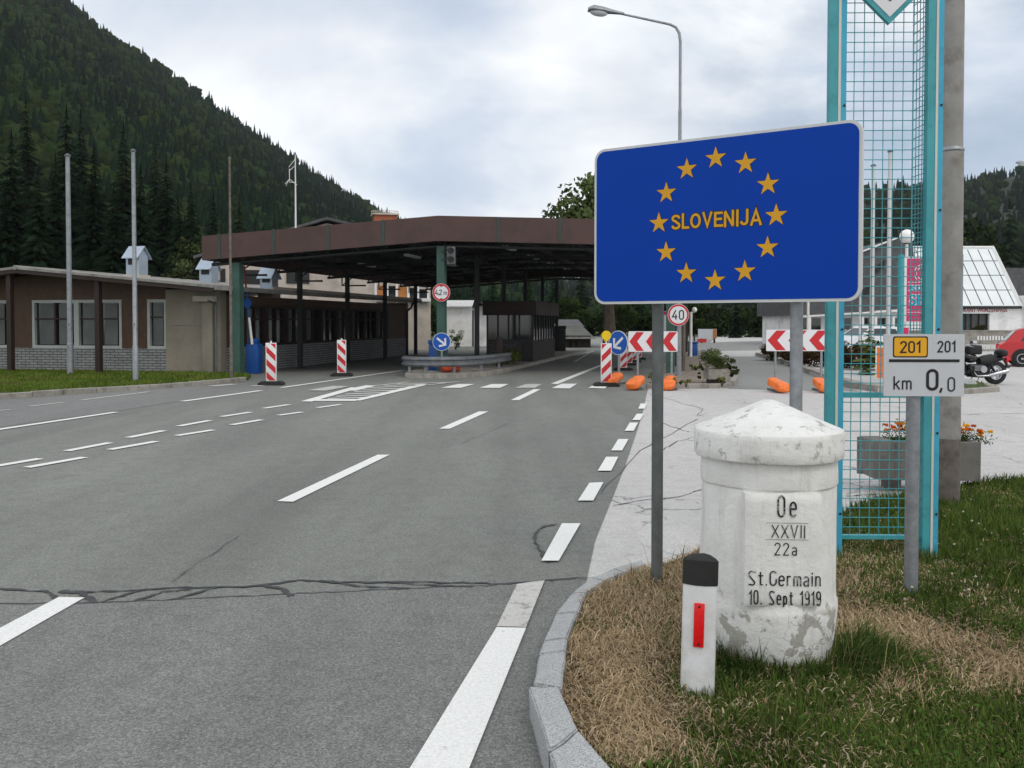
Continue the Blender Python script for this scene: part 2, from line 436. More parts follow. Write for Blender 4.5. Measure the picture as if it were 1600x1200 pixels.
def brickmat(name, c1, c2, mortar, bw, bh, mort=0.02, plan=False):
    m = N(name)
    s = m.n('ShaderNodeSeparateXYZ'); m.l(m.tc.outputs['Object'], s.inputs[0])
    cb = m.n('ShaderNodeCombineXYZ')
    if plan:
        m.l(s.outputs[0], cb.inputs[0]); m.l(s.outputs[1], cb.inputs[1])
    else:
        a = m.n('ShaderNodeMath'); a.operation = 'ADD'; m.l(s.outputs[0], a.inputs[0]); m.l(s.outputs[1], a.inputs[1])
        m.l(a.outputs[0], cb.inputs[0]); m.l(s.outputs[2], cb.inputs[1])
    b = m.n('ShaderNodeTexBrick'); m.l(cb.outputs[0], b.inputs['Vector'])
    b.inputs['Color1'].default_value = (*c1, 1); b.inputs['Color2'].default_value = (*c2, 1); b.inputs['Mortar'].default_value = (*mortar, 1)
    b.inputs['Scale'].default_value = 1.0; b.inputs['Mortar Size'].default_value = mort
    b.inputs['Brick Width'].default_value = bw; b.inputs['Row Height'].default_value = bh
    v = m.ramp(m.noise(3, 6, 0.65), [(0.3, 0.75), (0.7, 1.1)])
    m.color(m.mix(1.0, b.outputs['Color'], v, 'MULTIPLY')); m.set(0.85, 0, 0.3)
    m.bump(b.outputs['Fac'], -0.4, 0.006); return m.m
M['brick_base'] = brickmat('pale painted brick', (0.30, 0.31, 0.31), (0.25, 0.26, 0.26), (0.07, 0.07, 0.07), 0.30, 0.085, 0.012)
M['brick_pave'] = brickmat('paving bricks', (0.30, 0.25, 0.21), (0.24, 0.195, 0.165), (0.10, 0.10, 0.06), 0.34, 0.24, 0.018, plan=True)
def leafmat(name, transl=0.25, gain=1.0):
    m = N(name)
    a = m.n('ShaderNodeAttribute'); a.attribute_name = 'tint'
    v = m.ramp(m.noise(0.9, 3, 0.6), [(0.3, 0.75 * gain), (0.7, 1.25 * gain)])
    c = m.mix(1.0, a.outputs['Color'], v, 'MULTIPLY')
    m.color(c); m.set(0.8, 0, 0.0)
    tr = m.n('ShaderNodeBsdfTranslucent'); m.l(c, tr.inputs['Color'])
    mx = m.n('ShaderNodeMixShader'); mx.inputs[0].default_value = transl
    m.l(m.b.outputs[0], mx.inputs[1]); m.l(tr.outputs[0], mx.inputs[2]); m.l(mx.outputs[0], m.out.inputs[0])
    return m.m
M['leaf'] = leafmat('foliage')
M['blade'] = leafmat('grass blades', 0.2)
M['flower'] = leafmat('flower petals', 0.2)
M['forest_floor'] = simple('forest floor', (0.020, 0.030, 0.014), 0.95, var=0.35, scale=0.05)
M['brick_shaded'] = brickmat('shaded brick', (0.085, 0.08, 0.075), (0.065, 0.06, 0.058), (0.03, 0.03, 0.03), 0.30, 0.085, 0.012)  # darkened copy of the pale brick, the booth's shade is in the colour
M['roof_moss'] = simple('mossy grey roof', (0.13, 0.135, 0.12), 0.9, var=0.2, scale=1.5)
M['meadow'] = simple('meadow', (0.05, 0.075, 0.022), 0.95, var=0.3, scale=0.6)
# ================================================================== GROUND, ROADS, MARKINGS
def sheet(name, pts, z, material):
    vs = [(p[0], p[1], z) for p in pts]
    mb = MB(); mb.add(vs, [tuple(range(len(vs)))]); mb.fixn = True
    o = mb.build(name, material); struct(o)
    if o.data.polygons[0].normal.z < 0: o.data.flip_normals()
    return o
def gp(pts, z=0.0): return [G(x, y, z) for x, y in pts]
sheet('ground', [(-1500, -60), (1500, -60), (1500, 1800), (-1500, 1800)], -0.03, M['meadow'])
sheet('pavement', [(-26, -12), (30, -12), (75, 60), (75, 105), (-4, 105), (-4, 70), (-26, 40)], 0.0, M['pave'])
road_r = gp([(880, 1090), (905, 985), (917, 905), (930, 845), (945, 808), (962, 766), (975, 733), (990, 690), (1003, 650), (1012, 610)])
far_r = gp([(1026, 585), (1040, 568), (1052, 556), (1068, 545), (1078, 536)])
sheet('road', [(-26, -11), (0.75, -11), (0.72, 1.2), (0.55, 2.6)] + [p for p in road_r] + [p for p in far_r] + gp([(880, 536)]) + [(-3.4, 62), (-26, 29)], 0.004, M['asphalt'])
sheet('side_road', gp([(1138, 607.5), (1345, 612), (1262, 583), (1188, 557), (1122, 557)]), 0.004, M['asphalt_mid'])
sheet('cross_road', gp([(1070, 549), (1215, 547), (1215, 532), (1070, 536)]), 0.004, M['asphalt_mid'])
sheet('parking_strip', gp([(-60, 676), (0, 668), (181, 643), (300, 624), (405, 610), (440, 600), (400, 596), (345, 601), (180, 613), (0, 626), (-60, 630)]), 0.008, M['asphalt_left'])
near_b = gp([(-160, 955), (0, 945), (120, 940), (300, 938), (500, 924), (700, 918), (810, 914), (905, 905)])
sheet('road_patch', [(-25, -10.9), (0.74, -10.9), (0.70, 1.2), (0.54, 2.6)] + gp([(880, 1090), (897, 985), (905, 905)])[:2] + near_b[::-1] + [(-25, near_b[0].y)], 0.008, M['asphalt_near'])

sheet('cross_road', [(-4.5, 61), (13.2, 61), (24, 104.5), (-4, 104.5)], 0.006, M['asphalt_mid'])
# ---- painted markings (one thing per kind of line)
ZK = [0.0128]
def nextz(): ZK[0] += 0.00012; return ZK[0]
def quads(name, qs, mat_):
    mb = MB()
    for q in qs:
        pts = gp(q); z = nextz()
        mb.add([(p.x, p.y, z) for p in pts], [tuple(range(len(pts)))])
    o = mb.build(name, mat_); struct(o)
    return o
def seg(a, b, w, sub=1):                      # dash between two photo points with a real width in metres
    A, B = G(*a), G(*b); d = (B - A).normalized(); n = Vector((-d.y, d.x, 0)) * w / 2
    return [A + n, B + n, B - n, A - n]
def dashes(name, ds, mat_):
    mb = MB()
    for a, b, w in ds: z = nextz(); mb.add([(p.x, p.y, z) for p in seg(a, b, w)], [(0, 1, 2, 3)])
    return struct(mb.build(name, mat_))
quads('road_marking', [[(433, 785), (458, 786), (609, 712), (590, 712)], [(686, 671), (703, 671), (763, 644), (748, 644)],
                       [(798, 626), (811, 626), (845, 609), (834, 609)], [(861, 600), (871, 601), (948, 569), (944, 568)],
                       [(-70, 1022), (-40, 1036), (132, 937), (92, 936)]], M['line'])
dbl = [((0-60, 739), (63, 718)), ((104, 706), (172, 693)), ((200, 685), (256, 674)), ((279, 667), (328, 658)), ((346, 652), (392, 645)), ((412, 639), (452, 633)),
       ((42, 732), (132, 716)), ((171, 704), (244, 691)), ((276, 682), (333, 673)), ((362, 665), (409, 657)), ((435, 650), (472, 645)), ((496, 638), (532, 633))]
dashes('road_marking', [(a, b, 0.13) for a, b in dbl], M['line'])
dashes('road_marking', [((-60, 681), (181, 645), 0.14), ((285, 628), (408, 611), 0.16), ((440, 606.5), (628, 579.5), 0.15)], M['line'])
dashes('road_marking', [((128, 626), (233, 613), 0.12), ((45, 636), (98, 630), 0.10), ((-30, 645), (16, 641), 0.10), ((330, 604), (366, 601), .3), ((396, 604), (424, 601), .3)], M['line_worn'])
quads('road_marking', [[(470, 628), (487, 628.6), (562, 607), (549, 606)], [(552, 626), (562, 627), (668, 602), (655, 601)],
                       [(478, 627.5), (556, 627.5), (560, 624.5), (490, 625)]], M['line'])
dashes('road_marking', [((512, 624.0), (575, 622.0), .13), ((526, 620.4), (594, 617.9), .13), ((540, 616.8), (610, 614.2), .13), ((554, 613.0), (627, 610.4), .13), ((566, 609.6), (640, 607.2), .13)], M['line'])
dashes('road_marking', [((575, 606.6), (655, 603.6), .28), ((600, 603.4), (668, 600.8), .28), ((620, 600.6), (700, 598.6), .25), ((560, 606.5), (640, 597.5), .15), ((668, 602.5), (716, 597), .15)], M['line_worn'])
quads('road_marking', [[(532, 611), (556, 611.5), (588, 603.5), (572, 603)], [(689, 607), (720, 607), (742, 601), (716, 601)], [(749, 607), (781, 607), (795, 601), (768, 601)],
                       [(862, 607.5), (890, 608), (902, 600.5), (878, 600.5)], [(919, 607), (945, 608), (952, 601), (931, 601)]], M['line'])
quads('road_marking', [[(805, 607), (836, 607), (847, 601), (822, 601)], [(480, 611), (510, 611.5), (545, 604.5), (520, 604)]], M['line_worn'])
quads('road_marking', [[(590, 1290), (700, 1290), (822, 986), (776, 985)],
                       [(846, 880), (873, 880), (907, 821), (878, 821)], [(903, 785), (927, 785), (943, 756), (921, 757)], [(934, 738), (955, 738), (966, 716), (947, 716)],
                       [(955, 706), (972, 706), (982, 688), (966, 688)], [(976, 675), (990, 675), (997, 662), (984, 662)], [(988, 658), (1000, 658), (1006, 648), (995, 648)],
                       [(997, 640), (1007, 640), (1011, 632), (1001, 632)]], M['line'])
quads('road_marking', [[(776, 984), (822, 985), (851, 911), (808, 917)]], M['line_worn'])
quads('road_marking', [[(880, 556), (905, 556), (930, 550), (908, 550)], [(895, 566), (925, 549), (928, 549), (900, 566)]], M['line_worn'])

# ---- tar seams over the joint of the two asphalts
def seam(mb, pts, w, z):
    rr = random.Random(len(pts) * 13 + int(pts[0][0]))
    ps = []
    for i in range(len(pts) - 1):
        a, b = pts[i], pts[i + 1]
        n = 6
        for k in range(n):
            t = k / n
            ps.append((a[0] + (b[0] - a[0]) * t + rr.uniform(-3, 3), a[1] + (b[1] - a[1]) * t + rr.uniform(-.9, .9)))
    ps.append(pts[-1])
    g = [G(*p) for p in ps]; vs = []
    for i, p in enumerate(g):
        d = (g[min(i + 1, len(g) - 1)] - g[max(i - 1, 0)]).normalized(); n = Vector((-d.y, d.x, 0)) * w * rr.uniform(.18, .70)
        vs += [(p.x + n.x, p.y + n.y, z), (p.x - n.x, p.y - n.y, z)]
    mb.add(vs, [(2*i, 2*i+1, 2*i+3, 2*i+2) for i in range(len(g) - 1)])
mb = MB()
seams = [([(-140, 930), (0, 922), (70, 926), (92, 938), (110, 947)], .05), ([(-140, 957), (0, 946), (150, 944), (300, 938), (420, 932), (520, 927), (640, 921), (760, 917), (905, 904)], .035),
         ([(95, 926), (130, 928), (146, 944)], .07), ([(125, 927), (200, 925), (290, 920), (400, 918), (470, 908), (540, 912), (640, 911), (740, 913), (800, 915)], .045),
         ([(160, 943), (205, 928), (230, 922)], .04), ([(210, 941), (255, 927), (300, 922)], .045), ([(265, 940), (340, 920), (420, 917)], .04), ([(415, 918), (440, 922), (455, 934)], .06),
         ([(500, 909), (560, 918), (640, 922)], .04), ([(600, 911), (690, 918), (740, 919)], .04), ([(858, 881), (848, 868), (838, 852), (836, 838), (846, 826), (870, 821)], .035),
         ([(960, 905), (905, 905), (860, 911)], .02), ([(268, 912), (330, 868), (372, 840)], .012), ([(700, 700), (730, 690), (800, 660)], .010)]
for i, (p, w) in enumerate(seams): seam(mb, p, w * .62, 0.0092 + i * 0.0003)
struct(mb.build('tar_seam', M['tar']))
mb = MB()
for i, (p, w) in enumerate([([(1030, 660), (1065, 672), (1085, 676)], .02), ([(1030, 705), (1060, 690), (1084, 684)], .018), ([(955, 790), (1000, 783), (1070, 775), (1096, 765)], .016), ([(940, 770), (1000, 705), (1090, 655)], .014),
          ([(1320, 776), (1380, 772), (1420, 780)], .02), ([(1500, 648), (1600, 646)], .02), ([(1030, 620), (1100, 640), (1090, 650)], .014)]):
    seam(mb, p, w, 0.0045 + i * .0003)
struct(mb.build('tar_seam', M['tar']))

# ---- kerbs
def kerb_run(name, pts, w, h, mat_, blk=0.8, gap=0.008, z0=-0.02, left=True):
    mb = MB(); g = [Vector((p[0], p[1], 0)) for p in pts]
    rr = random.Random(5)
    for i in range(len(g) - 1):
        L = (g[i + 1] - g[i]).length; n = max(1, round(L / blk)); d = (g[i + 1] - g[i]) / n
        ang = math.atan2(d.y, d.x)
        for k in range(n):
            o = g[i] + d * k
            T = Matrix.Translation(o + Vector((0, 0, rr.uniform(-.006, .006)))) @ Matrix.Rotation(ang + rr.uniform(-.008, .008), 4, 'Z')
            mb.bbox(gap / 2, 0, z0, d.length - gap / 2, w, h, 0.012, T, 1)
    return struct(mb.build(name, mat_))
kl = gp([(-140, 640), (0, 624), (100, 617), (200, 611), (300, 604), (345, 600), (385, 596)])
kerb_run('kerb', kl, 0.14, 0.12, M['concrete'], 0.7)
# the curved granite kerb in front
st = [((905, 1300), (1045, 1295), .14), ((858, 1172), (904, 1141), .135), ((826, 1073), (873, 1072), .13), ((834, 1067), (878, 1076), .125), ((842, 1022), (884, 1018), .115), ((849, 1000), (885, 997), .11), ((868, 959), (903, 956), .095),
      ((893, 926), (917, 926), .075), ((922, 903), (946, 908), .05), ((957, 888), (977, 893), .035), ((1003, 874), (1010, 881), .02)]
mb = MB(); rr = random.Random(3)
for i in range(len(st) - 1):
    if i == 2: continue
    (o0, i0, h0), (o1, i1, h1) = st[i], st[i + 1]
    h0 += rr.uniform(-.006, .006); h1 += rr.uniform(-.006, .006)
    a, b, c, d = G(*o0, h0), G(*o1, h1), G(*i1, h1), G(*i0, h0)
    cx = (a + b + c + d) / 4
    a, b, c, d = [p + (cx - p) * 0.018 for p in (a, b, c, d)]
    bm = bmesh.new()
    n = 5
    lo = [bm.verts.new((p.x, p.y, -.05)) for p in (a, b, c, d)]; hi = [bm.verts.new(p) for p in (a, b, c, d)]
    for f in ((0, 1, 2, 3),): bm.faces.new([lo[k] for k in f][::-1]); bm.faces.new([hi[k] for k in f])
    for k in range(4): bm.faces.new((lo[k], lo[(k+1) % 4], hi[(k+1) % 4], hi[k]))
    bmesh.ops.subdivide_edges(bm, edges=bm.edges[:], cuts=3, use_grid_fill=True)
    bmesh.ops.bevel(bm, geom=[e for e in bm.edges if e.is_manifold and len(e.link_faces) == 2 and e.calc_face_angle(0) > 1.0], offset=.007, segments=2, affect='EDGES')
    for v in bm.verts:
        q = v.co * 9
        v.co += Vector((mnoise.noise(q), mnoise.noise(q + Vector((9, 0, 0))), mnoise.noise(q + Vector((0, 7, 0))))) * .007
    mb.bm(bm); bm.free()
struct(mb.build('kerb', M['granite'], autosmooth=50))

# ---- paved island right of the road and its kerb
isl = gp([(1013, 603), (1140, 603), (1149, 597), (1150, 588), (1128, 566), (1112, 552), (1083, 550), (1062, 556), (1042, 572), (1024, 588)])
mb = MB(); mb.prism([(p.x, p.y) for p in isl], -.02, .10)
struct(mb.build('brick_island', M['brick_pave']))
kerb_run('kerb', gp([(1010, 607.5), (1075, 607.5), (1138, 606.5), (1150, 601), (1153, 592), (1131, 567), (1114, 553)]), .16, .12, M['concrete'], .6)
bed_edge = gp([(1180, 556), (1215, 566), (1250, 579), (1290, 595), (1330, 607), (1372, 613), (1420, 613)])
kerb_run('kerb', bed_edge, .28, .16, M['concrete'], 1.0)
mb = MB(); bp = bed_edge + gp([(1420, 582), (1260, 566), (1200, 552)])
mb.prism([(p.x, p.y) for p in bp], -.02, .10); struct(mb.build('planting_bed', M['pave']))
# grass island by the motorcycle
gi = gp([(1430, 615), (1520, 614), (1556, 612), (1552, 608), (1520, 600), (1470, 597), (1430, 598)])
mb = MB(); mb.prism([(p.x, p.y) for p in gi], -.02, .09); struct(mb.build('grass_island', M['meadow']))
kerb_run('kerb', gp([(1425, 616.5), (1515, 615.5), (1562, 612), (1553, 607)]), .2, .11, M['concrete'], 1.0)
# far verge strips by the restaurant
kerb_run('kerb', gp([(1500, 549), (1560, 549), (1700, 549)]), .5, .12, M['concrete'], 3)

# ---- lawns
inner = [G(*s[1], .08) for s in st]
lawn_poly = [Vector((1.3, -6, 0)), Vector((0.95, 0.5, 0))] + inner + gp([(1040, 880), (1072, 868), (1110, 850), (1180, 836), (1318, 800), (1370, 780), (1440, 770), (1540, 752), (1620, 744), (1800, 738), (2200, 735)], .05) + [Vector((14, -6, 0))]
mb = MB(); mb.prism([(p.x, p.y) for p in lawn_poly], -.04, .05)
struct(mb.build('lawn', M['soil']))
left_poly = [Vector((-26, 23.0, 0))] + gp([(-140, 632), (0, 617.5), (100, 611), (200, 605), (300, 598.5), (345, 595), (388, 591.5), (392, 586), (345, 584)], .05) + [Vector((-9.4, 28.2, 0)), Vector((-26, 32, 0))]
mb = MB(); mb.prism([(p.x, p.y) for p in left_poly], -.04, .07)
struct(mb.build('lawn', M['meadow']))

def inside(px, py, poly):
    x = np.asarray(px); y = np.asarray(py); r = np.zeros(x.shape, bool)
    n = len(poly)
    for i in range(n):
        x0, y0 = poly[i][0], poly[i][1]; x1, y1 = poly[(i+1) % n][0], poly[(i+1) % n][1]
        if y0 == y1: continue
        c = ((y0 > y) != (y1 > y)) & (x < (x1 - x0) * (y - y0) / (y1 - y0) + x0)
        r ^= c
    return r
rng = np.random.default_rng(11)
def blades(bx, by, bz, length, lean, az, width, col, tipcol):
    n = len(bx)
    dx, dy = np.cos(az), np.sin(az)
    wx, wy = -dy * width / 2, dx * width / 2
    a2 = lean * 1.35
    mx = bx + dx * np.sin(lean * .7) * length * .5; my = by + dy * np.sin(lean * .7) * length * .5; mz = bz + np.cos(lean * .7) * length * .5
    tx = mx + dx * np.sin(a2) * length * .5; ty = my + dy * np.sin(a2) * length * .5; tz = np.maximum(mz + np.cos(a2) * length * .5, bz + .004)
    V = np.empty((n, 5, 3)); C = np.empty((n, 5, 3))
    V[:, 0] = np.stack([bx - wx, by - wy, bz], 1); V[:, 1] = np.stack([bx + wx, by + wy, bz], 1)
    V[:, 2] = np.stack([mx - wx * .8, my - wy * .8, mz], 1); V[:, 3] = np.stack([mx + wx * .8, my + wy * .8, mz], 1)
    V[:, 4] = np.stack([tx, ty, tz], 1)
    C[:, :4] = col[:, None, :]; C[:, 4] = tipcol
    F = np.array([[0, 1, 3], [0, 3, 2], [2, 3, 4]])[None] + (np.arange(n) * 5)[:, None, None]
    return V.reshape(-1, 3), F.reshape(-1, 3), C.reshape(-1, 3)
DRY = [(900,1000,1),(950,930,1),(1030,900,1),(950,1060,1),(1000,1000,1),(1050,960,.95),(940,1130,.95),(1000,1110,.85),(1030,1140,.7),(970,1185,.35),(1050,1190,.2),(1100,1130,.3),(1150,1080,.05),(1150,1190,.12),
       (1250,1090,0),(1300,1050,0),(1360,1010,.1),(1250,1190,.35),(1300,1160,.3),(1330,950,.85),(1370,960,.85),(1380,900,.6),(1340,870,.55),(1450,990,.8),(1540,1000,.75),(1570,1045,.75),(1400,1050,.5),(1450,1100,.08),
       (1550,1120,.08),(1500,1180,.0),(1500,930,.2),(1560,900,.05),(1500,850,0),(1580,800,0),(1400,820,.2),(1340,800,.35),(1400,780,.1),(1600,960,.35),(1120,870,.8),(1090,880,.9),(1330,840,.5),(1250,850,.5)]
DW = [(G(x, y, .1), d) for x, y, d in DRY]
def dryness(x, y):
    num = np.zeros_like(x); den = np.zeros_like(x)
    for p, d in DW:
        w = 1 / (((x - p.x) ** 2 + (y - p.y) ** 2) / (p.y * .1) ** 2 + .02) ** 1.6
        num += w * d; den += w
    return num / den
def vnoise(x, y, s):                        # cheap smooth value noise
    g = np.random.default_rng(3).random((64, 64))
    u, v = x * s, y * s; i, j = np.floor(u).astype(int), np.floor(v).astype(int); fu, fv = u - i, v - j
    fu = fu * fu * (3 - 2 * fu); fv = fv * fv * (3 - 2 * fv)
    a = g[i % 64, j % 64]; b = g[(i+1) % 64, j % 64]; c = g[i % 64, (j+1) % 64]; d = g[(i+1) % 64, (j+1) % 64]
    return (a * (1-fu) + b * fu) * (1-fv) + (c * (1-fu) + d * fu) * fv
# foreground grass: dry thatch by the kerb, green elsewhere
NB = 260000
yy = 2.0 + (rng.random(NB) ** 1.7) * 8.0
xx = yy * (-.02 + rng.random(NB) * .85)
ok = inside(xx, yy, lawn_poly)
SC = P(1199, 800, 4.40); SC.z = 0           # centre of the boundary stone
ok &= ((xx - SC.x) ** 2 + (yy - SC.y) ** 2) > .315 ** 2
xx, yy = xx[ok], yy[ok]
dry = dryness(xx, yy) + (vnoise(xx, yy, 2.2) - .5) * .5 + (vnoise(xx + 9, yy, 7) - .5) * .35
isdry = rng.random(len(xx)) < np.clip((dry - .5) * 1.35 + .5, .08, .95)
n = len(xx)
tall = vnoise(xx, yy, 1.3)
far = np.clip((yy - 4.5) / 2, 0, 1)
ln = np.where(isdry, rng.uniform(.025, .11, n) * np.clip(.45 + .6 * dry, .45, 1.0), rng.uniform(.025, .080, n) * (1 + 1.0 * far * tall))
lean = np.where(isdry, rng.uniform(1.05, 1.62, n), rng.uniform(.1, .95, n))
wd = np.where(isdry, rng.uniform(.0018, .0058, n), rng.uniform(.0022, .0075, n)) * (1 + .12 * (yy - 3))
swirl = vnoise(xx, yy, 1.1) * 14
az = np.where(isdry, swirl + rng.normal(0, 1.3, n), rng.uniform(0, 6.28, n))
k = rng.random(n)[:, None]
cd = (1 - k) * np.array([.52, .40, .25]) + k * np.array([.28, .20, .115])
cg = (1 - k) * np.array([.105, .150, .032]) + k * np.array([.046, .085, .019])
cg = cg * (.75 + .5 * vnoise(xx, yy, 3)[:, None])
pale = rng.random(n)[:, None] < .05
cd = np.where(pale, np.array([.60, .49, .32]), cd)
cg = np.where(rng.random(n)[:, None] < .05, np.array([.16, .17, .05]), cg)
col = np.where(isdry[:, None], cd, cg)
bz = np.full(n, .045) + np.where(isdry, rng.uniform(0, .028, n), 0)
V1, F1, C1 = blades(xx, yy, bz, ln, lean, az, wd, col, col * 1.15)
# long dark tufts around the foot of the stone and the delineator
nt_ = 3000
a_ = rng.uniform(-math.pi * 1.02, .12, nt_); a_ = np.where(rng.random(nt_) < .7, rng.uniform(-2.75, -.1, nt_), a_)
rr_ = .325 + np.abs(rng.normal(0, .13, nt_)) + (a_ > -1.2) * rng.random(nt_) * .12
tx_, ty_ = SC.x + rr_ * np.cos(a_), SC.y + rr_ * np.sin(a_)
ln_ = rng.uniform(.07, .19, nt_) * np.clip(1.15 - (rr_ - .35) * 1.8, .4, 1.15) * np.where(a_ > -1.0, 1.35, np.where(a_ > -1.9, .55, .95))
k = rng.random(nt_)[:, None]
ct = (1 - k) * np.array([.060, .105, .024]) + k * np.array([.028, .058, .014])
ct = np.where(rng.random(nt_)[:, None] < .14, np.array([.30, .25, .12]), ct * rng.uniform(.7, 1.5, nt_)[:, None])
V2, F2, C2 = blades(tx_, ty_, np.full(nt_, .045), ln_, rng.uniform(.3, 1.25, nt_), a_ + rng.normal(0, 1.0, nt_), rng.uniform(.0025, .0055, nt_), ct, ct * 1.2)
# broad leaves of clover and plantain lying among the blades, and litter on the dry part
nl_ = 9000
ly_ = 2.6 + (rng.random(nl_) ** 1.5) * 6; lx_ = ly_ * (-.02 + rng.random(nl_) * .72)
okl = inside(lx_, ly_, lawn_poly) & (((lx_ - SC.x) ** 2 + (ly_ - SC.y) ** 2) > .36 ** 2); lx_, ly_ = lx_[okl], ly_[okl]; nl_ = len(lx_)
dl = dryness(lx_, ly_) + (vnoise(lx_, ly_, 2.2) - .5) * .5
gl_ = (vnoise(lx_ + 3, ly_, 3.1) > .45) & (dl < .6)
k = rng.random(nl_)[:, None]
cl_ = np.where(gl_[:, None], (1 - k) * np.array([.085, .15, .03]) + k * np.array([.04, .09, .02]), (1 - k) * np.array([.20, .15, .09]) + k * np.array([.5, .42, .29]))
V4, F4, C4 = blades(lx_, ly_, np.full(nl_, .055) + rng.uniform(0, .03, nl_), np.where(gl_, rng.uniform(.015, .035, nl_), rng.uniform(.02, .06, nl_)), rng.uniform(1.1, 1.5, nl_), rng.uniform(0, 6.28, nl_), np.where(gl_, rng.uniform(.012, .024, nl_), rng.uniform(.004, .010, nl_)), cl_, cl_)
# a few long pale stalks
ns_ = 45
sy_ = rng.uniform(2.9, 6.5, ns_); sx_ = sy_ * rng.uniform(.12, .58, ns_)
oks = inside(sx_, sy_, lawn_poly) & (((sx_ - SC.x) ** 2 + (sy_ - SC.y) ** 2) > .4 ** 2); sx_, sy_ = sx_[oks], sy_[oks]; ns_ = len(sx_)
cs = np.tile(np.array([.34, .27, .12]), (ns_, 1))
V3, F3, C3 = blades(sx_, sy_, np.full(ns_, .05), rng.uniform(.2, .36, ns_), rng.uniform(.5, 1.3, ns_), rng.uniform(0, 6.28, ns_), np.full(ns_, .003), cs, cs)
V = np.concatenate([V1, V2, V3, V4]); F = np.concatenate([F1, F2 + len(V1), F3 + len(V1) + len(V2), F4 + len(V1) + len(V2) + len(V3)]); C = np.concatenate([C1, C2, C3, C4])
tag(bulk('grass', V, F, M['blade'], C), 'rough grass verge around the white boundary stone, dry straw by the kerb', 'grass', kind='stuff')
# clover and dandelion heads in the right-hand grass
mbv = []; mbf = []; mbc = []
for kk in range(60):
    y = rnd.uniform(4.6, 8.2); x = y * rnd.uniform(.40, .60)
    if not inside(np.array([x]), np.array([y]), lawn_poly)[0]: continue
    z = rnd.uniform(.10, .2); r = rnd.uniform(.006, .013)
    b = len(mbv); c = rnd.choice([(.50, .47, .36), (.40, .30, .15), (.5, .48, .40), (.36, .26, .10)])
    for (ux, uy, uz) in ((1,0,0),(-1,0,0),(0,1,0),(0,-1,0),(0,0,.8),(0,0,-.8)): mbv.append((x + ux*r, y + uy*r, z + uz*r)); mbc.append(c)
    mbf += [(b+p, b+q, b+s) for p, q, s in ((0,2,4),(2,1,4),(1,3,4),(3,0,4),(2,0,5),(1,2,5),(3,1,5),(0,3,5))]
    b = len(mbv)
    mbv += [(x - .0015, y, .05), (x + .0015, y, .05), (x, y, z)]; mbc += [(.08, .12, .03)] * 3; mbf.append((b, b+1, b+2))
tag(bulk('meadow_flowers', mbv, mbf, M['flower'], np.array(mbc)), 'small clover and dandelion heads in the green grass on the right', 'wildflowers', kind='stuff')
# left lawn and the little island by the motorcycle
def lawn_blades(name, poly, n, x0, x1, y0, y1, label, hgt=(.05, .11), base=.07):
    x = rng.uniform(x0, x1, n); y = rng.uniform(y0, y1, n); ok = inside(x, y, poly); x, y = x[ok], y[ok]; m = len(x)
    k = vnoise(x, y, 1.2)[:, None] * .6 + rng.random(m)[:, None] * .4
    c = (1 - k) * np.array([.135, .195, .030]) + k * np.array([.075, .13, .020])
    c = np.where(rng.random(m)[:, None] < .08 + .25 * (vnoise(x + 5, y, .8)[:, None] > .72), np.array([.20, .16, .06]), c)
    V, F, Cc = blades(x, y, np.full(m, base), rng.uniform(*hgt, m), rng.uniform(.1, .9, m), rng.uniform(0, 6.28, m), rng.uniform(.012, .025, m), c, c * 1.15)
    tag(bulk(name, V, F, M['blade'], Cc), label, 'grass', kind='stuff')
lawn_blades('grass', left_poly, 70000, -24, -7, 20, 32, 'mown lawn strip in front of the low customs building')
lawn_blades('grass', [(p.x, p.y) for p in gi], 3500, 10, 20, 19, 28, 'small grass patch on the traffic island in front of the motorcycle', base=.09)
lawn_blades('grass', [(p.x, p.y) for p in gp([(1500, 548), (1610, 548), (1610, 543), (1500, 543)])], 2500, 20, 40, 45, 70, 'narrow green strip before the restaurant wall', hgt=(.1, .2), base=-.02)
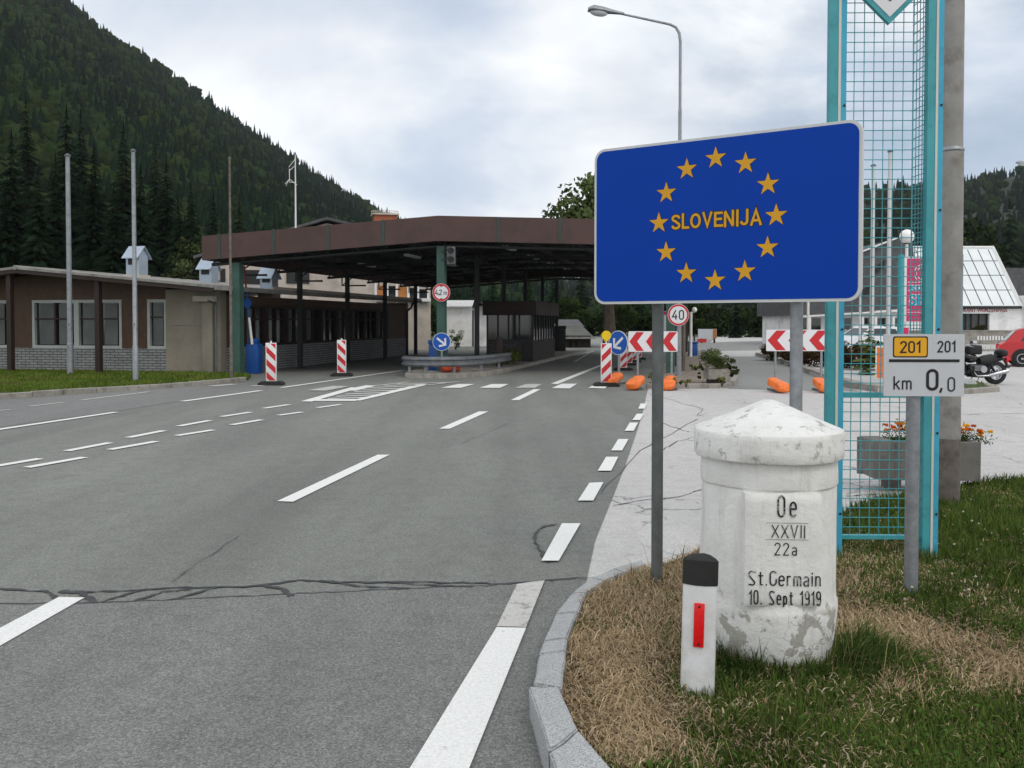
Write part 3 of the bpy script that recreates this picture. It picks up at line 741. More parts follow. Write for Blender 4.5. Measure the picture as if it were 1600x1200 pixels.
# ================================================================== TREES AND HILLS
def conifer_arrays(h, r, seed, tiers, per, trunk=True, droop=.35, sub=1):
    """crown of many drooping needle sprays: returns V, F(tri), tint"""
    g = random.Random(seed); V = []; F = []; T = []
    for i in range(tiers):
        t = i / tiers
        z = h * (.06 + .93 * t ** .92)
        rad = r * (1 - t) ** .85 * g.uniform(.75, 1.12) + .02 * r
        k = max(3, int(per * (1 - .55 * t)))
        off = g.uniform(0, 6.28)
        for j in range(k):
            a = off + 6.283 * j / k + g.uniform(-.35, .35)
            rr = rad * g.uniform(.6, 1.15)
            d = Vector((math.cos(a), math.sin(a), 0)); s = Vector((-d.y, d.x, 0))
            w = rr * g.uniform(.28, .5) + .03 * r
            z0 = z + g.uniform(-.5, .5) * h / tiers
            dr = rr * droop * g.uniform(.6, 1.4)
            tint = g.uniform(.55, 1.35)
            for q in range(sub):
                lo, hi = q / sub, (q + 1) / sub
                c0 = d * rr * lo + Vector((0, 0, z0 - dr * lo ** 1.3)); c1 = d * rr * hi + Vector((0, 0, z0 - dr * hi ** 1.3))
                w0 = w * (1 - lo) ** .5 if sub > 1 else w * .8; w1 = w * (1 - hi) ** .5 * .9
                b = len(V)
                sag = Vector((0, 0, -w * .35))
                V += [c0 + s * w0 * .5 + sag, c0 + Vector((0, 0, w * .12)), c0 - s * w0 * .5 + sag, c1 + s * w1 * .5 + sag * .6, c1, c1 - s * w1 * .5 + sag * .6]
                F += [(b, b+1, b+4), (b, b+4, b+3), (b+1, b+2, b+5), (b+1, b+5, b+4)]
                T += [tint * .8, tint * 1.1, tint * .8, tint * 1.15, tint * 1.25, tint * 1.15]
    b = len(V); V += [Vector((.03 * r, 0, h * .96)), Vector((-.03 * r, .02 * r, h * .96)), Vector((0, 0, h * 1.03))]; F.append((b, b+1, b+2)); T += [1, 1, 1]
    V = np.array([tuple(v) for v in V]); F = np.array(F)
    rad = np.stack([V[:, 0], V[:, 1], np.full(len(V), .35 * r)], 1); rad /= np.linalg.norm(rad, axis=1)[:, None] + 1e-9
    return (V, *orient(V, F, rad, .75), np.array(T))
def orient(V, F, out, k):
    """wind every face towards the outside of the crown; vertex normals between face and crown"""
    fn = np.cross(V[F[:, 1]] - V[F[:, 0]], V[F[:, 2]] - V[F[:, 0]]); o = out[F].mean(1)
    flip = (fn * o).sum(1) < 0; F = F.copy(); F[flip] = F[flip][:, ::-1]; fn[flip] *= -1
    fn /= np.linalg.norm(fn, axis=1)[:, None] + 1e-12
    vn = np.zeros_like(V)
    for c in range(3): np.add.at(vn, F[:, c], fn)
    vn /= np.linalg.norm(vn, axis=1)[:, None] + 1e-9
    n = vn * (1 - k) + out * k; n /= np.linalg.norm(n, axis=1)[:, None] + 1e-9
    return F, n
def broad_arrays(h, r, seed, clumps, per, leaf, base=.25):
    """crown of leaf-sized faces gathered in clumps: V, F(tri), tint"""
    g = np.random.default_rng(seed); V = []; T = []; O = []
    cz = h * (base + (1 - base) / 2); rz = h * (1 - base) / 2
    for c in range(clumps):
        d = g.normal(size=3); d /= np.linalg.norm(d); q = g.random() ** .45 * .82
        cen = np.array([d[0] * r * q, d[1] * r * q, cz + d[2] * rz * q])
        cr = r * g.uniform(.20, .40); tint = g.uniform(.6, 1.4)
        p = g.normal(size=(per, 3)); p /= np.linalg.norm(p, axis=1)[:, None]
        p *= (g.random(per) ** .4)[:, None]
        pts = cen + p * np.array([cr, cr, cr * .75])
        e1 = g.normal(size=(per, 3)); e1 /= np.linalg.norm(e1, axis=1)[:, None]
        e2 = np.cross(e1, g.normal(size=(per, 3))); e2 /= np.linalg.norm(e2, axis=1)[:, None]
        l = leaf * g.uniform(.6, 1.3, per)[:, None]
        V.append(np.stack([pts - e1 * l * .5, pts + e2 * l * .36, pts + e1 * l * .5, pts - e2 * l * .36], 1))
        oo = (pts - cen) / cr * .55 + (pts - np.array([0, 0, cz])) / r * .8 + np.array([0, 0, .25]); oo /= np.linalg.norm(oo, axis=1)[:, None] + 1e-9
        O.append(np.repeat(oo[:, None, :], 4, 1))
        T.append(np.repeat((tint * g.uniform(.75, 1.25, per))[:, None], 4, 1))
    V = np.concatenate(V).reshape(-1, 3); T = np.concatenate(T).reshape(-1)
    n = len(V) // 4; b = np.arange(n)[:, None] * 4
    F = np.concatenate([b + np.array([0, 1, 2]), b + np.array([0, 2, 3])])
    return (V, *orient(V, F, np.concatenate(O).reshape(-1, 3), .75), T)
def spruce_solid(seed, tiers=8, seg=7, r=.17):
    """far spruce: jagged tiers round a solid core"""
    g = random.Random(seed); V = []; F = []; T = []
    for i in range(tiers):
        t = i / tiers; z = .04 + .9 * t; R0 = r * (1 - t) ** .9 + .012
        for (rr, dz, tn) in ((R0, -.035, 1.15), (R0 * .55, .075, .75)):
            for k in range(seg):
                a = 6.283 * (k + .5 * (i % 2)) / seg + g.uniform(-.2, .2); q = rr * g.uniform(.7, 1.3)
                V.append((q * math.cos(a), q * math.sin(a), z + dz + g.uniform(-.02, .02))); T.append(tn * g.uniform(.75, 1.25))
    V.append((0, 0, 1.02)); T.append(1)
    n = 2 * tiers
    for j in range(n - 1):
        for k in range(seg):
            a, b_, c, d = j*seg+k, j*seg+(k+1) % seg, (j+1)*seg+(k+1) % seg, (j+1)*seg+k
            F += [(a, b_, c), (a, c, d)]
    F += [((n-1)*seg+k, (n-1)*seg+(k+1) % seg, n*seg) for k in range(seg)]
    V = np.array(V); F = np.array(F)
    o = V * np.array([1, 1, 0]); o = o / (np.linalg.norm(o, axis=1)[:, None] + 1e-6) + np.array([0, 0, .35])
    o /= np.linalg.norm(o, axis=1)[:, None]
    return (V, *orient(V, F, o, .45), np.array(T))
def broad_solid(seed):
    """far broadleaf crown: lumpy, broken surface plus loose leaf faces"""
    g = random.Random(seed); bm = bmesh.new(); bmesh.ops.create_icosphere(bm, subdivisions=3, radius=1)
    V = []; T = []; off = Vector((g.uniform(0, 50), g.uniform(0, 50), g.uniform(0, 50)))
    for v in bm.verts:
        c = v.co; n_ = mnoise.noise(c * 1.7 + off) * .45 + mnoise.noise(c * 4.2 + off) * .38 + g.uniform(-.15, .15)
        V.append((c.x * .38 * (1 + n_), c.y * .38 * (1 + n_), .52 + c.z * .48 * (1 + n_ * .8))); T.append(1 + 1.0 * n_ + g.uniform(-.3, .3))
    F = [tuple(q.index for q in f.verts) for f in bm.faces]; bm.free()
    V = np.array(V); F = np.array(F); o = V - np.array([0, 0, .45]); o /= np.linalg.norm(o, axis=1)[:, None]
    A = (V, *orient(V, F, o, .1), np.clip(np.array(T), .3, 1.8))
    B = broad_arrays(1, .42, seed + 7, 8, 9, .11, .0)          # loose leaf sprays that break the outline
    return (np.concatenate([A[0], B[0]]), np.concatenate([A[1], B[1] + len(A[0])]), np.concatenate([A[2], B[2]]), np.concatenate([A[3], B[3]]))
def trunk_mb(h, r, seed, limbs=6, lean=0.0, top=.8):
    g = random.Random(seed); mb = MB()
    pts = [(lean * h * (i / 6) ** 2 + g.uniform(-.02, .02) * h * .2, g.uniform(-.02, .02) * h * .2, h * top * i / 6 - .1) for i in range(7)]
    mb.tube(pts, [r * (1.25 - .15 * i) if i == 0 else r * (1 - .14 * i) for i in range(7)], 8)
    for k in range(limbs):
        i = g.randint(2, 5); p = Vector(pts[i]); a = g.uniform(0, 6.28); L = h * g.uniform(.15, .3)
        e = p + Vector((math.cos(a) * L * .8, math.sin(a) * L * .8, L * .7))
        mb.tube([p, p.lerp(e, .5) + Vector((0, 0, .05 * L)), e], [r * .4, r * .25, r * .08], 5)
    return mb
def tree(name, label, group, loc, crown, h, tr, col, seed, lean=0.0, limbs=6, top=.8):
    t = thing(name, label, 'tree', loc, 0, group)
    V, F, Nn, T = crown
    Cc = T[:, None] * np.array(col)[None]
    bulk('crown', V, F, M['leaf'], Cc, parent=t, normals=Nn)
    trunk_mb(h, tr, seed, limbs, lean, top).build('trunk', M['bark'], t)
    return t

# ---- near spruces behind the customs building (px of trunk, distance, px of top, crown radius share)
DARKG = (.0105, .0200, .0105)
near = [(-30, 62, 235, .20), (22, 75, 205, .17), (62, 58, 262, .2), (108, 84, 165, .16), (150, 66, 222, .18), (196, 92, 190, .15), (222, 64, 258, .19), (262, 78, 245, .17),
        (-75, 90, 140, .17), (300, 88, 285, .16), (130, 105, 170, .14), (45, 110, 150, .14), (245, 112, 225, .14), (335, 100, 300, .15), (375, 106, 310, .15), (-10, 96, 160, .15), (180, 60, 290, .2), (90, 70, 240, .17), (10, 56, 300, .2), (280, 60, 305, .18)]
nl = ['tall dark spruce behind the low customs building, cut by the left picture edge', 'dark spruce left of the first flagpole, second tree from the left edge', 'broad dark spruce just left of the left flagpole', 'tallest spruce directly behind the left flagpole',
      'dark spruce midway between the two left flagpoles', 'slim tall spruce rising just left of the second flagpole', 'dark spruce standing behind the first roof vent', 'dark spruce right of the second flagpole, left of the pale birch',
      'far left spruce mostly outside the picture', 'spruce above the second roof vent, behind the pale birch', 'thin distant spruce between the flagpoles, behind nearer ones', 'thin distant spruce at the upper left, behind the front row', 'thin distant spruce right of the second flagpole',
      'spruce above the left end of the brown canopy', 'rightmost spruce of the row, above the canopy fascia', 'second row spruce at the left picture edge', 'low bushy spruce between the flagpoles just over the roof', 'dark spruce just left of the left flagpole, behind the broad one', 'low spruce over the left end of the roof', 'low spruce between the first and second roof vents']
for i, (px, Y, top, rs) in enumerate(near):
    p = P(px, 503, Y); h = P(px, top, Y).z
    cr = conifer_arrays(h, h * rs, 100 + i, 40, 15, sub=3)
    tree('spruce_tree', nl[i], 'dark spruces behind the customs building', (p.x, p.y, -.03), cr, h, h * .012, tuple(c * random.Random(i).uniform(.75, 1.25) for c in DARKG), i, limbs=0, top=.9)
p = P(300, 503, 50)
tree('birch_tree', 'pale green loose birch behind the roof vents, left of the canopy end', None, (p.x, p.y, -.03), broad_arrays(P(300, 352, 50).z, 1.5, 5, 30, 110, .2, .15), 6.5, .09, (.065, .085, .035), 40)
p = P(345, 503, 66)
tree('birch_tree', 'light green bushy tree just above the left corner of the canopy', None, (p.x, p.y, -.03), broad_arrays(P(380, 345, 66).z, 2.6, 8, 34, 110, .28, .15), 8, .11, (.045, .06, .02), 41)

# ---- wooded hillsides: a real terrain sheet each, covered by one mass of trees
def interp(x, xs, ys): return float(np.interp(x, xs, ys))
class Hill:
    def __init__(s, rx, ry, rY, bY): s.rx, s.ry, s.rY, s.bY = rx, ry, rY, bY
    def pt(s, px, t):
        Yr = interp(px, s.rx, s.rY); Yb = interp(px, s.rx, s.bY)
        zr = EYE + (503 - interp(px, s.rx, s.ry)) * Yr / FPX
        if t <= 1:
            Y = Yb + (Yr - Yb) * t; z = zr * t ** 1.12
        else:
            Y = Yr * (1 + (t - 1)); z = zr * max(0, 1 - 1.6 * (t - 1))
        X = (px - 800) / FPX * Y
        q = Vector((X * .012, Y * .012, 0))
        z += mnoise.noise(q) * 6 * min(1, t * 2) * (1 if t < .97 else .3)
        return Vector((X, Y, z - .05))
    def mesh(s, name, nx=70, ny=26):
        mb = MB(); x0, x1 = s.rx[0], s.rx[-1]
        for j in range(ny + 1):
            t = 1.5 * j / ny
            for i in range(nx + 1): mb.v.append(tuple(s.pt(x0 + (x1 - x0) * i / nx, t)))
        for j in range(ny):
            for i in range(nx):
                a = j * (nx + 1) + i; mb.f.append((a, a+1, a+nx+2, a+nx+1)); mb.s.append(True)
        return struct(mb.build(name, M['forest_floor']))
hillL = Hill([-420, -150, 90, 170, 250, 330, 400, 450, 500, 550, 600, 660, 760, 900], [-330, -160, -2, 60, 108, 165, 215, 250, 284, 310, 338, 368, 405, 440],
             [620, 640, 680, 700, 720, 740, 760, 780, 800, 820, 840, 860, 900, 900], [95, 95, 100, 105, 115, 125, 140, 150, 160, 170, 180, 200, 240, 300])
hillR = Hill([600, 900, 1050, 1150, 1250, 1340, 1400, 1500, 1560, 1600, 1700, 2000], [455, 440, 415, 380, 335, 302, 296, 290, 282, 272, 262, 235],
             [1000, 1000, 950, 900, 820, 760, 740, 720, 700, 700, 690, 660], [320, 300, 280, 250, 220, 200, 190, 180, 175, 170, 165, 160])
hillL.mesh('hill'); hillR.mesh('hill')
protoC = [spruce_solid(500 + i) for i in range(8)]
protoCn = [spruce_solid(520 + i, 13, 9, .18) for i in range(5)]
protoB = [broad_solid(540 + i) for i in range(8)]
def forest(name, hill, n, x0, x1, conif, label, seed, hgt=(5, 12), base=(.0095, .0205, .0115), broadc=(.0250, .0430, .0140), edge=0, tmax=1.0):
    g = random.Random(seed); VV = []; FF = []; CC = []; NN = []; off = 0
    def put(px, t, pc):
        nonlocal off
        p = hill.pt(px, t)
        h = g.uniform(*hgt) * (.8 if t < .15 else 1)
        if g.random() < pc:
            V, F, Nn, T = g.choice(protoCn if p.y < 260 else protoC); c = np.array(base) * g.uniform(.8, 1.3) * (1.1 + .5 * mnoise.noise(Vector((p.x * .01, p.y * .006, 8)))); s = np.array([h * g.uniform(.85, 1.25)] * 2 + [h])
        else:
            V, F, Nn, T = g.choice(protoB); c = np.array(broadc) * g.uniform(.65, 1.4) * np.array([g.uniform(.8, 1.25), 1, g.uniform(.8, 1.2)]); hh = h * .62; s = np.array([hh * g.uniform(.85, 1.2)] * 2 + [hh])
        a = g.uniform(0, 6.28); ca, sa = math.cos(a), math.sin(a)
        Q = np.stack([V[:, 0] * ca - V[:, 1] * sa, V[:, 0] * sa + V[:, 1] * ca, V[:, 2]], 1) * s + np.array([p.x, p.y, p.z - .4])
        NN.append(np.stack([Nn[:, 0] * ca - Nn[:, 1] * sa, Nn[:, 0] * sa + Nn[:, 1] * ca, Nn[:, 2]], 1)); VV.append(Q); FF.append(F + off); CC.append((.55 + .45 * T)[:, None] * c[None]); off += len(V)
    for k in range(n):
        px = g.uniform(x0, x1); u = g.random()
        lo = .02; t = lo + (tmax - lo) * u ** 1.55
        q = hill.pt(px, t)
        pc = conif(px, t) + mnoise.noise(Vector((q.x * .012, q.y * .010, 3))) * .9
        put(px, t, pc)
    for k in range(edge):
        px = x0 + (x1 - x0) * (k + g.random()) / edge
        put(px, g.uniform(.985, 1.02), .65)
    V = np.concatenate(VV); F = np.concatenate(FF); C = np.concatenate(CC)
    return tag(bulk(name, V, F, M['leaf'], C, normals=np.concatenate(NN)), label, 'forest', kind='stuff')
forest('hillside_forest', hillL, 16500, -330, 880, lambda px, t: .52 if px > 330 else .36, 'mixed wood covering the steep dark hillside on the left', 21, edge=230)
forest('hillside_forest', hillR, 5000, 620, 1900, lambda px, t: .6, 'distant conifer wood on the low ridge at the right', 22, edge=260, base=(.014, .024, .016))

# ---- trees beyond the canopy, behind the paved island and by the restaurant
mid = [('c', 1118, 100, 468, .2, 'narrow dark spruce under the right part of the blue sign, left of the gap'), ('c', 1150, 92, 452, .2, 'dark spruce behind the right chevron board, first of the row'), ('c', 1185, 96, 430, .21, 'dense dark spruce seen between the blue sign posts'),
       ('c', 1222, 98, 420, .2, 'dark spruce just behind the right post of the blue sign'), ('c', 1262, 104, 405, .2, 'dark spruce behind the grey roofed shop building'), ('c', 712, 120, 430, .2, 'spruce beyond the white house under the canopy'), ('c', 770, 125, 425, .2, 'spruce behind the toll booth, seen under the canopy'),
       ('c', 740, 135, 435, .18, 'second row spruce between white house and booth'), ('c', 826, 118, 415, .2, 'dark spruce right of the booth under the canopy'), ('c', 865, 112, 420, .2, 'dark spruce over the grey cottage roof'), ('c', 908, 108, 410, .2, 'dark spruce left of the leafy tree trunk'),
       ('c', 1000, 115, 415, .2, 'dark spruce behind the left chevron board'), ('c', 1040, 122, 410, .2, 'dark spruce behind the speed limit sign'), ('c', 1352, 84, 412, .2, 'dark spruce behind the shop roof, seen through the mesh'), ('c', 1395, 128, 395, .18, 'thin spruce behind the globe lamp'),
       ('c', 1440, 130, 345, .2, 'dark spruce hidden behind the teal pylon column'), ('c', 1575, 140, 312, .22, 'big dark spruce above the glazed restaurant roof'), ('c', 1618, 128, 318, .22, 'dark spruce at the right picture edge'),
       ('b', 1518, 132, 335, .36, 'olive green broadleaf tree over the restaurant roof, left of the big spruce'), ('c', 1545, 150, 340, .2, 'second row spruce between broadleaf tree and big spruce'), ('b', 1085, 78, 468, .4, 'green broadleaf tree right of the speed limit sign'), ('b', 975, 92, 452, .4, 'dark broadleaf bush tree behind the yellow beacon'),
       ('b', 888, 100, 455, .42, 'broadleaf tree behind the grey cottage'), ('c', 1310, 110, 420, .2, 'spruce behind the shop building, hidden by the blue sign'), ('c', 960, 120, 420, .2, 'spruce behind the leafy tree trunk')]
for i, (kd, px, Y, top, rs, lab) in enumerate(mid):
    p = P(px, 503, Y); h = P(px, top, Y).z
    g = random.Random(900 + i)
    if kd == 'c':
        tree('spruce_tree', lab, 'spruces beyond the border post', (p.x, p.y, -.03), conifer_arrays(h, h * rs, 200 + i, 26, 12, sub=2), h, h * .013, tuple(c * g.uniform(.9, 1.5) for c in (.014, .024, .012)), i + 60, limbs=0, top=.9)
    else:
        tree('broadleaf_tree', lab, None, (p.x, p.y, -.03), broad_arrays(h, h * rs, 300 + i, 34, 130, h * .045, .12), h, h * .02, (.036, .055, .017), i + 60)
# the tall leafy tree whose crown looks out left of the blue sign
p = P(952, 503, 60)
h = P(952, 250, 60).z
tree('leafy_tree', 'tall leafy maple rising behind the canopy, left of the blue sign', None, (p.x, p.y, -.03), broad_arrays(h, 4.3, 77, 95, 170, .34, .3), h, .42, (.095, .125, .045), 78, limbs=10)

# undergrowth along the wood edge beyond the road, one mass
g = np.random.default_rng(5); VV = []; FF = []; CC = []; NN = []; off = 0
for i in range(70):
    px = 640 + 680 * i / 70 + g.uniform(-6, 6); Y = g.uniform(98, 112) if px < 1290 else g.uniform(106, 116)
    p = P(px, 503, Y); h = g.uniform(2.2, 4.2)
    V_, F_, N_, T_ = broad_arrays(h, h * .8, 1000 + i, 10, 45, .42, .0)
    VV.append(V_ + np.array([p.x, p.y, -.1])); NN.append(N_); FF.append(F_ + off); CC.append(T_[:, None] * np.array([.030, .044, .016])[None] * g.uniform(.6, 1.3)); off += len(V_)
tag(bulk('undergrowth', np.concatenate(VV), np.concatenate(FF), M['leaf'], np.concatenate(CC), normals=np.concatenate(NN)), 'dark undergrowth along the edge of the wood beyond the road', 'undergrowth', kind='stuff')
# ================================================================== BUILDINGS AND CANOPY
TH = R(12.3)
# ---- low customs building (local x to the right along the gable, y along the road)
O = P(345, 503, 27.8); O.z = 0
cb = thing('customs_building', 'long low customs building with brown panels, brick base and grey low-pitched roof', 'building', O, -TH)
LEN = 17.6
mb = MB()
mb.box(-13.0, 0, -.05, -1.9, .25, .80); mb.box(-.12, .35, -.05, 0.0, LEN, .84)
mb.build('brick_base', M['brick_base'], cb)
def gable_z(x): return 2.72 + (3.34 - 2.72) * (1 - abs(x + 6.4) / 7.05)
mb = MB()
xs = [-13.0, -9.5, -7.66, -6.79, -3.49, -2.57, -1.89]
def gpanel(x0, x1, z0, z1=None):
    poly = [(x0, z0), (x1, z0), (x1, z1 if z1 else gable_z(x1) - .12), (x0, z1 if z1 else gable_z(x0) - .12)]
    mb.prism(poly, .03, .23, 'y')
for a, b in ((-13.0, -9.5), (-7.66, -6.79), (-3.49, -2.57)): gpanel(a, b, .80)
for a, b in ((-9.5, -7.66), (-6.79, -6.4), (-6.4, -3.49), (-2.57, -1.89)): gpanel(a, b, 2.36)
mb.box(-.10, 14.9, .84, -.01, LEN, 2.5); mb.box(-.10, .35, .84, -.01, 1.45, 2.5); mb.box(-.10, 1.45, 2.22, -.01, 14.9, 2.5)
mb.build('wall', M['brown_panel'], cb)
mb = MB()
mb.box(-1.89, -.03, -.05, 0, .33, 2.66); mb.build('corner_wall', M['plaster'], cb)
mb = MB(); mb.box(-1.885, -.038, 1.52, -.56, -.029, 1.545); mb.build('wall_joint', M['concrete_old'], cb)
mb = MB(); mb.bbox(-.55, -.18, -.05, -.18, -.032, 2.3, .02); mb.build('pilaster', M['plaster'], cb)
mb = MB(); mb.box(-13.0, LEN, -.05, 0, LEN + .25, 2.6); mb.build('end_wall', M['plaster'], cb)
mb = MB(); mb.box(-.75, -.35, 2.28, -.1, -.05, 2.44); mb.build('beam_end', M['plaster_pale'], cb)
def window(parent, x0, x1, z0, z1, y, nx, tr, fm, gm, fw=.09, dep=.1, curtain=None):
    f = MB()
    f.box(x0, y - .04, z0, x0 + fw, y + dep, z1); f.box(x1 - fw, y - .04, z0, x1, y + dep, z1)
    f.box(x0 + fw, y - .04, z1 - fw, x1 - fw, y + dep, z1); f.box(x0 + fw, y - .05, z0, x1 - fw, y + dep, z0 + fw)
    w = f.build('window', fm, parent)
    b = MB()
    for k in range(1, nx):
        xx = x0 + fw + (x1 - x0 - 2 * fw) * k / nx
        b.box(xx - .035, y, z0 + fw, xx + .035, y + .06, z1 - fw)
    if tr: b.box(x0 + fw, y + .005, tr - .025, x1 - fw, y + .055, tr + .025)
    b.build('sash_bar', M['dark_wood'], w)
    p = MB(); p.box(x0 + fw, y + .07, z0 + fw, x1 - fw, y + .08, z1 - fw); p.build('pane', gm, w)
    if curtain:
        c = MB(); 
        for (u0, u1) in curtain: c.box(u0, y + .03, z0 + fw + .03, u1, y + .04, z1 - fw - .03)
        c.build('curtain', M['curtain'], w)
    return w
window(cb, -6.79, -5.14, .80, 2.36, .05, 2, 1.75, M['frame_white'], M['glass'], curtain=[(-6.55, -6.02), (-5.83, -5.35)])
window(cb, -5.14, -3.49, .80, 2.36, .05, 2, 1.75, M['frame_white'], M['glass'], curtain=[(-4.95, -4.45), (-4.15, -3.68)])
window(cb, -2.57, -1.89, .80, 2.36, .05, 1, 1.8, M['frame_white'], M['glass'], curtain=[(-2.40, -2.05)])
window(cb, -9.5, -7.66, .80, 2.36, .05, 2, 1.75, M['frame_white'], M['glass'], curtain=[(-9.3, -8.7), (-8.5, -7.9)])
# side windows under the eaves
ny = 9; y0 = 1.45; dy = (14.9 - y0) / ny
for k in range(ny):
    a, b = y0 + dy * k, y0 + dy * (k + 1)
    f = MB()
    f.box(-.12, a, .84, .02, a + .12, 2.22); f.box(-.12, b - .12, .84, .02, b, 2.22)
    f.box(-.12, a + .12, .84, .03, b - .12, .92); f.box(-.12, a + .12, 2.12, .02, b - .12, 2.22)
    w = f.build('window', M['dark_wood'], cb)
    s = MB(); s.box(-.09, (a + b) / 2 - .03, .92, -.02, (a + b) / 2 + .03, 2.12); s.box(-.085, a + .12, 1.72, -.025, (a + b) / 2 - .03, 1.77); s.box(-.085, (a + b) / 2 + .03, 1.72, -.025, b - .12, 1.77)
    s.build('sash_bar', M['dark_wood'], w)
    p = MB(); p.box(-.10, a + .12, .92, -.095, b - .12, 2.12); p.build('pane', M['glass'], w)
    if k % 3 != 1:
        c = MB(); c.box(-.093, a + .2, .96, -.090, a + .2 + dy * rnd.uniform(.25, .45), 2.1); c.build('curtain', M['curtain'], w)
# roof: two thin slopes with a corrugated edge, gutters
mb = MB()
def slope(x0, z0, x1, z1, ya, yb, th):
    mb.prism([(x0, z0), (x1, z1), (x1, z1 - th), (x0, z0 - th)], ya, yb, 'y')
slope(-6.4, 3.38, .42, 2.74, -1.15, LEN + .9, .078); slope(-13.5, 2.74, -6.402, 3.38, -1.15, LEN + .9, .078)
mb.tube([(-6.4, -1.17, 3.345), (-6.4, LEN + .9, 3.345)], .075, 8)
roof = mb.build('roof', M['roof_grey'], cb)
mb = MB()
mb.prism([(-6.4, 3.302), (.41, 2.662), (.41, 2.54), (-6.4, 3.18)], -1.12, -1.02, 'y'); mb.prism([(-13.5, 2.662), (-6.402, 3.302), (-6.402, 3.18), (-13.5, 2.54)], -1.12, -1.02, 'y')
mb.prism([(-6.4, 3.28), (.38, 2.64), (.38, 2.60), (-6.4, 3.24)], -1.0, LEN + .85, 'y'); mb.prism([(-13.45, 2.64), (-6.402, 3.28), (-6.402, 3.24), (-13.45, 2.60)], -1.0, LEN + .85, 'y')
mb.build('eave_board', M['dark_wood'], roof)
mb = MB(); mb.box(.425, -1.1, 2.60, .52, LEN + .9, 2.73)
mb.build('gutter', M['roof_grey'], cb)
mb = MB(); mb.box(.43, 2.5, 2.735, .49, LEN + .9, 2.84); mb.build('sunlit_strip', M['plaster_pale'], cb)  # beige strip that paints in the sunlight along the gutter
mb = MB()
mb.tube([(.1, -.9, 2.3), (-.05, -.2, 2.2), (-.05, -.2, -.03)], .035, 8); mb.build('downpipe', M['galv_dark'], cb)
mb = MB(); mb.tube([(.46, LEN - .4, 2.6), (.3, LEN - .2, 2.35), (.06, LEN - .1, 2.2), (.06, LEN - .1, 0)], .05, 8); mb.build('downpipe', M['dark_steel'], cb)
for x in (-6.79, -3.62, -10.0):
    mb = MB(); mb.box(x - .08, -1.0, -.05, x + .08, -.84, gable_z(x) + (.0 if x > -6.4 else 0) - .12); mb.build('post', M['dark_wood'], cb)
mb = MB(); mb.box(-13.0, .26, -.05, -.13, LEN - .01, .02); mb.box(-13, .27, .5, -12.9, LEN, 2.6); mb.build('floor_slab', M['concrete'], cb)
# roof vents stand on it and are fixed to it
def roof_vent(px, py0, py1, y, name='roof_vent'):
    # little sheet-metal house with louvre and pitched hood
    pass
def vent(lx, ly, zb, w, h):
    b = MB(); b.box(lx - w/2, ly - w/2, zb, lx + w/2, ly + w/2, zb + h)
    v = b.build('roof_vent', M['vent_metal'], cb)
    b = MB(); b.prism([(lx - w/2 - .1, zb + h - .12), (lx - w/2 - .1, zb + h - .10), (lx, zb + h + .30), (lx + w/2 + .1, zb + h - .10), (lx + w/2 + .1, zb + h - .12), (lx, zb + h + .27)], ly - w/2 - .12, ly + w/2 + .08, 'y', )
    hb = MB()
    # hood with its slope to the viewer
    hb.prism([(ly - w/2 - .16, zb + h - .14), (ly, zb + h + .28), (ly + w/2 + .16, zb + h - .14), (ly + w/2 + .16, zb + h - .17), (ly, zb + h + .245), (ly - w/2 - .16, zb + h - .17)], lx - w/2 - .06, lx + w/2 + .06, 'x')
    hb.prism([(ly - w/2, zb + h), (ly, zb + h + .22), (ly + w/2, zb + h)], lx - w/2 + .01, lx + w/2 - .01, 'x')
    hb.build('hood', M['vent_metal'], v)
    l = MB(); l.box(lx - w * .32, ly - w/2 - .015, zb + h * .52, lx + w * .32, ly - w/2 + .01, zb + h * .78); l.build('louvre', M['black'], v)
    c = MB(); c.box(lx - w/2 - .06, ly - w/2 - .06, zb - .35, lx + w/2 + .06, ly + w/2 + .06, zb + .06); c.build('kerb_collar', M['plaster_pale'], v)
def on_roof(px, Y):
    p = P(px, 503, Y) - O; return (p.x * math.cos(TH) - p.y * math.sin(TH), p.x * math.sin(TH) + p.y * math.cos(TH))
for px, Y, ztop, hh, ww in ((215, 31.0, 385, .78, .5), (327, 34.0, 404, .72, .5), (421, 32.0, 417, .62, .46)):
    lx, ly = on_roof(px, Y); zt = P(px, ztop, Y).z
    vent(lx, ly, zt - hh - .27, ww, hh)

# ---- two-storey pale house behind
Hh = P(340, 503, 50); Hh.z = 0
hb = thing('house', 'pale plastered two storey house with orange panels and red chimney behind the customs building', 'building', Hh, R(14))
WW = (lambda a, c, s: (a * Hh.y - Hh.x) / (c - a * s))((673 - 800) / FPX, math.cos(R(14)), math.sin(R(14)))
mb = MB(); mb.prism([(-.6, 0), (WW, 0), (WW, 6.1), (WW * .5, 7.3), (-.6, 5.2)], 0, 9, 'y'); hw = mb.build('wall', M['plaster_pale'], hb)
mb = MB(); mb.prism([(-1.2, 5.12), (WW * .5, 7.45), (WW + .6, 6.0), (WW + .6, 6.12), (WW * .5, 7.6), (-1.2, 5.27)], -.6, 9.5, 'y'); mb.build('roof', M['roof_dark'], hb)
def hx(px):                                # local x on the front wall seen at a photo column
    a = (px - 800) / FPX; c, s = math.cos(R(14)), math.sin(R(14))
    return (a * Hh.y - Hh.x) / (c - a * s)
def hz(py, x): return EYE + (503 - py) * (Hh.y + x * math.sin(R(14))) / FPX
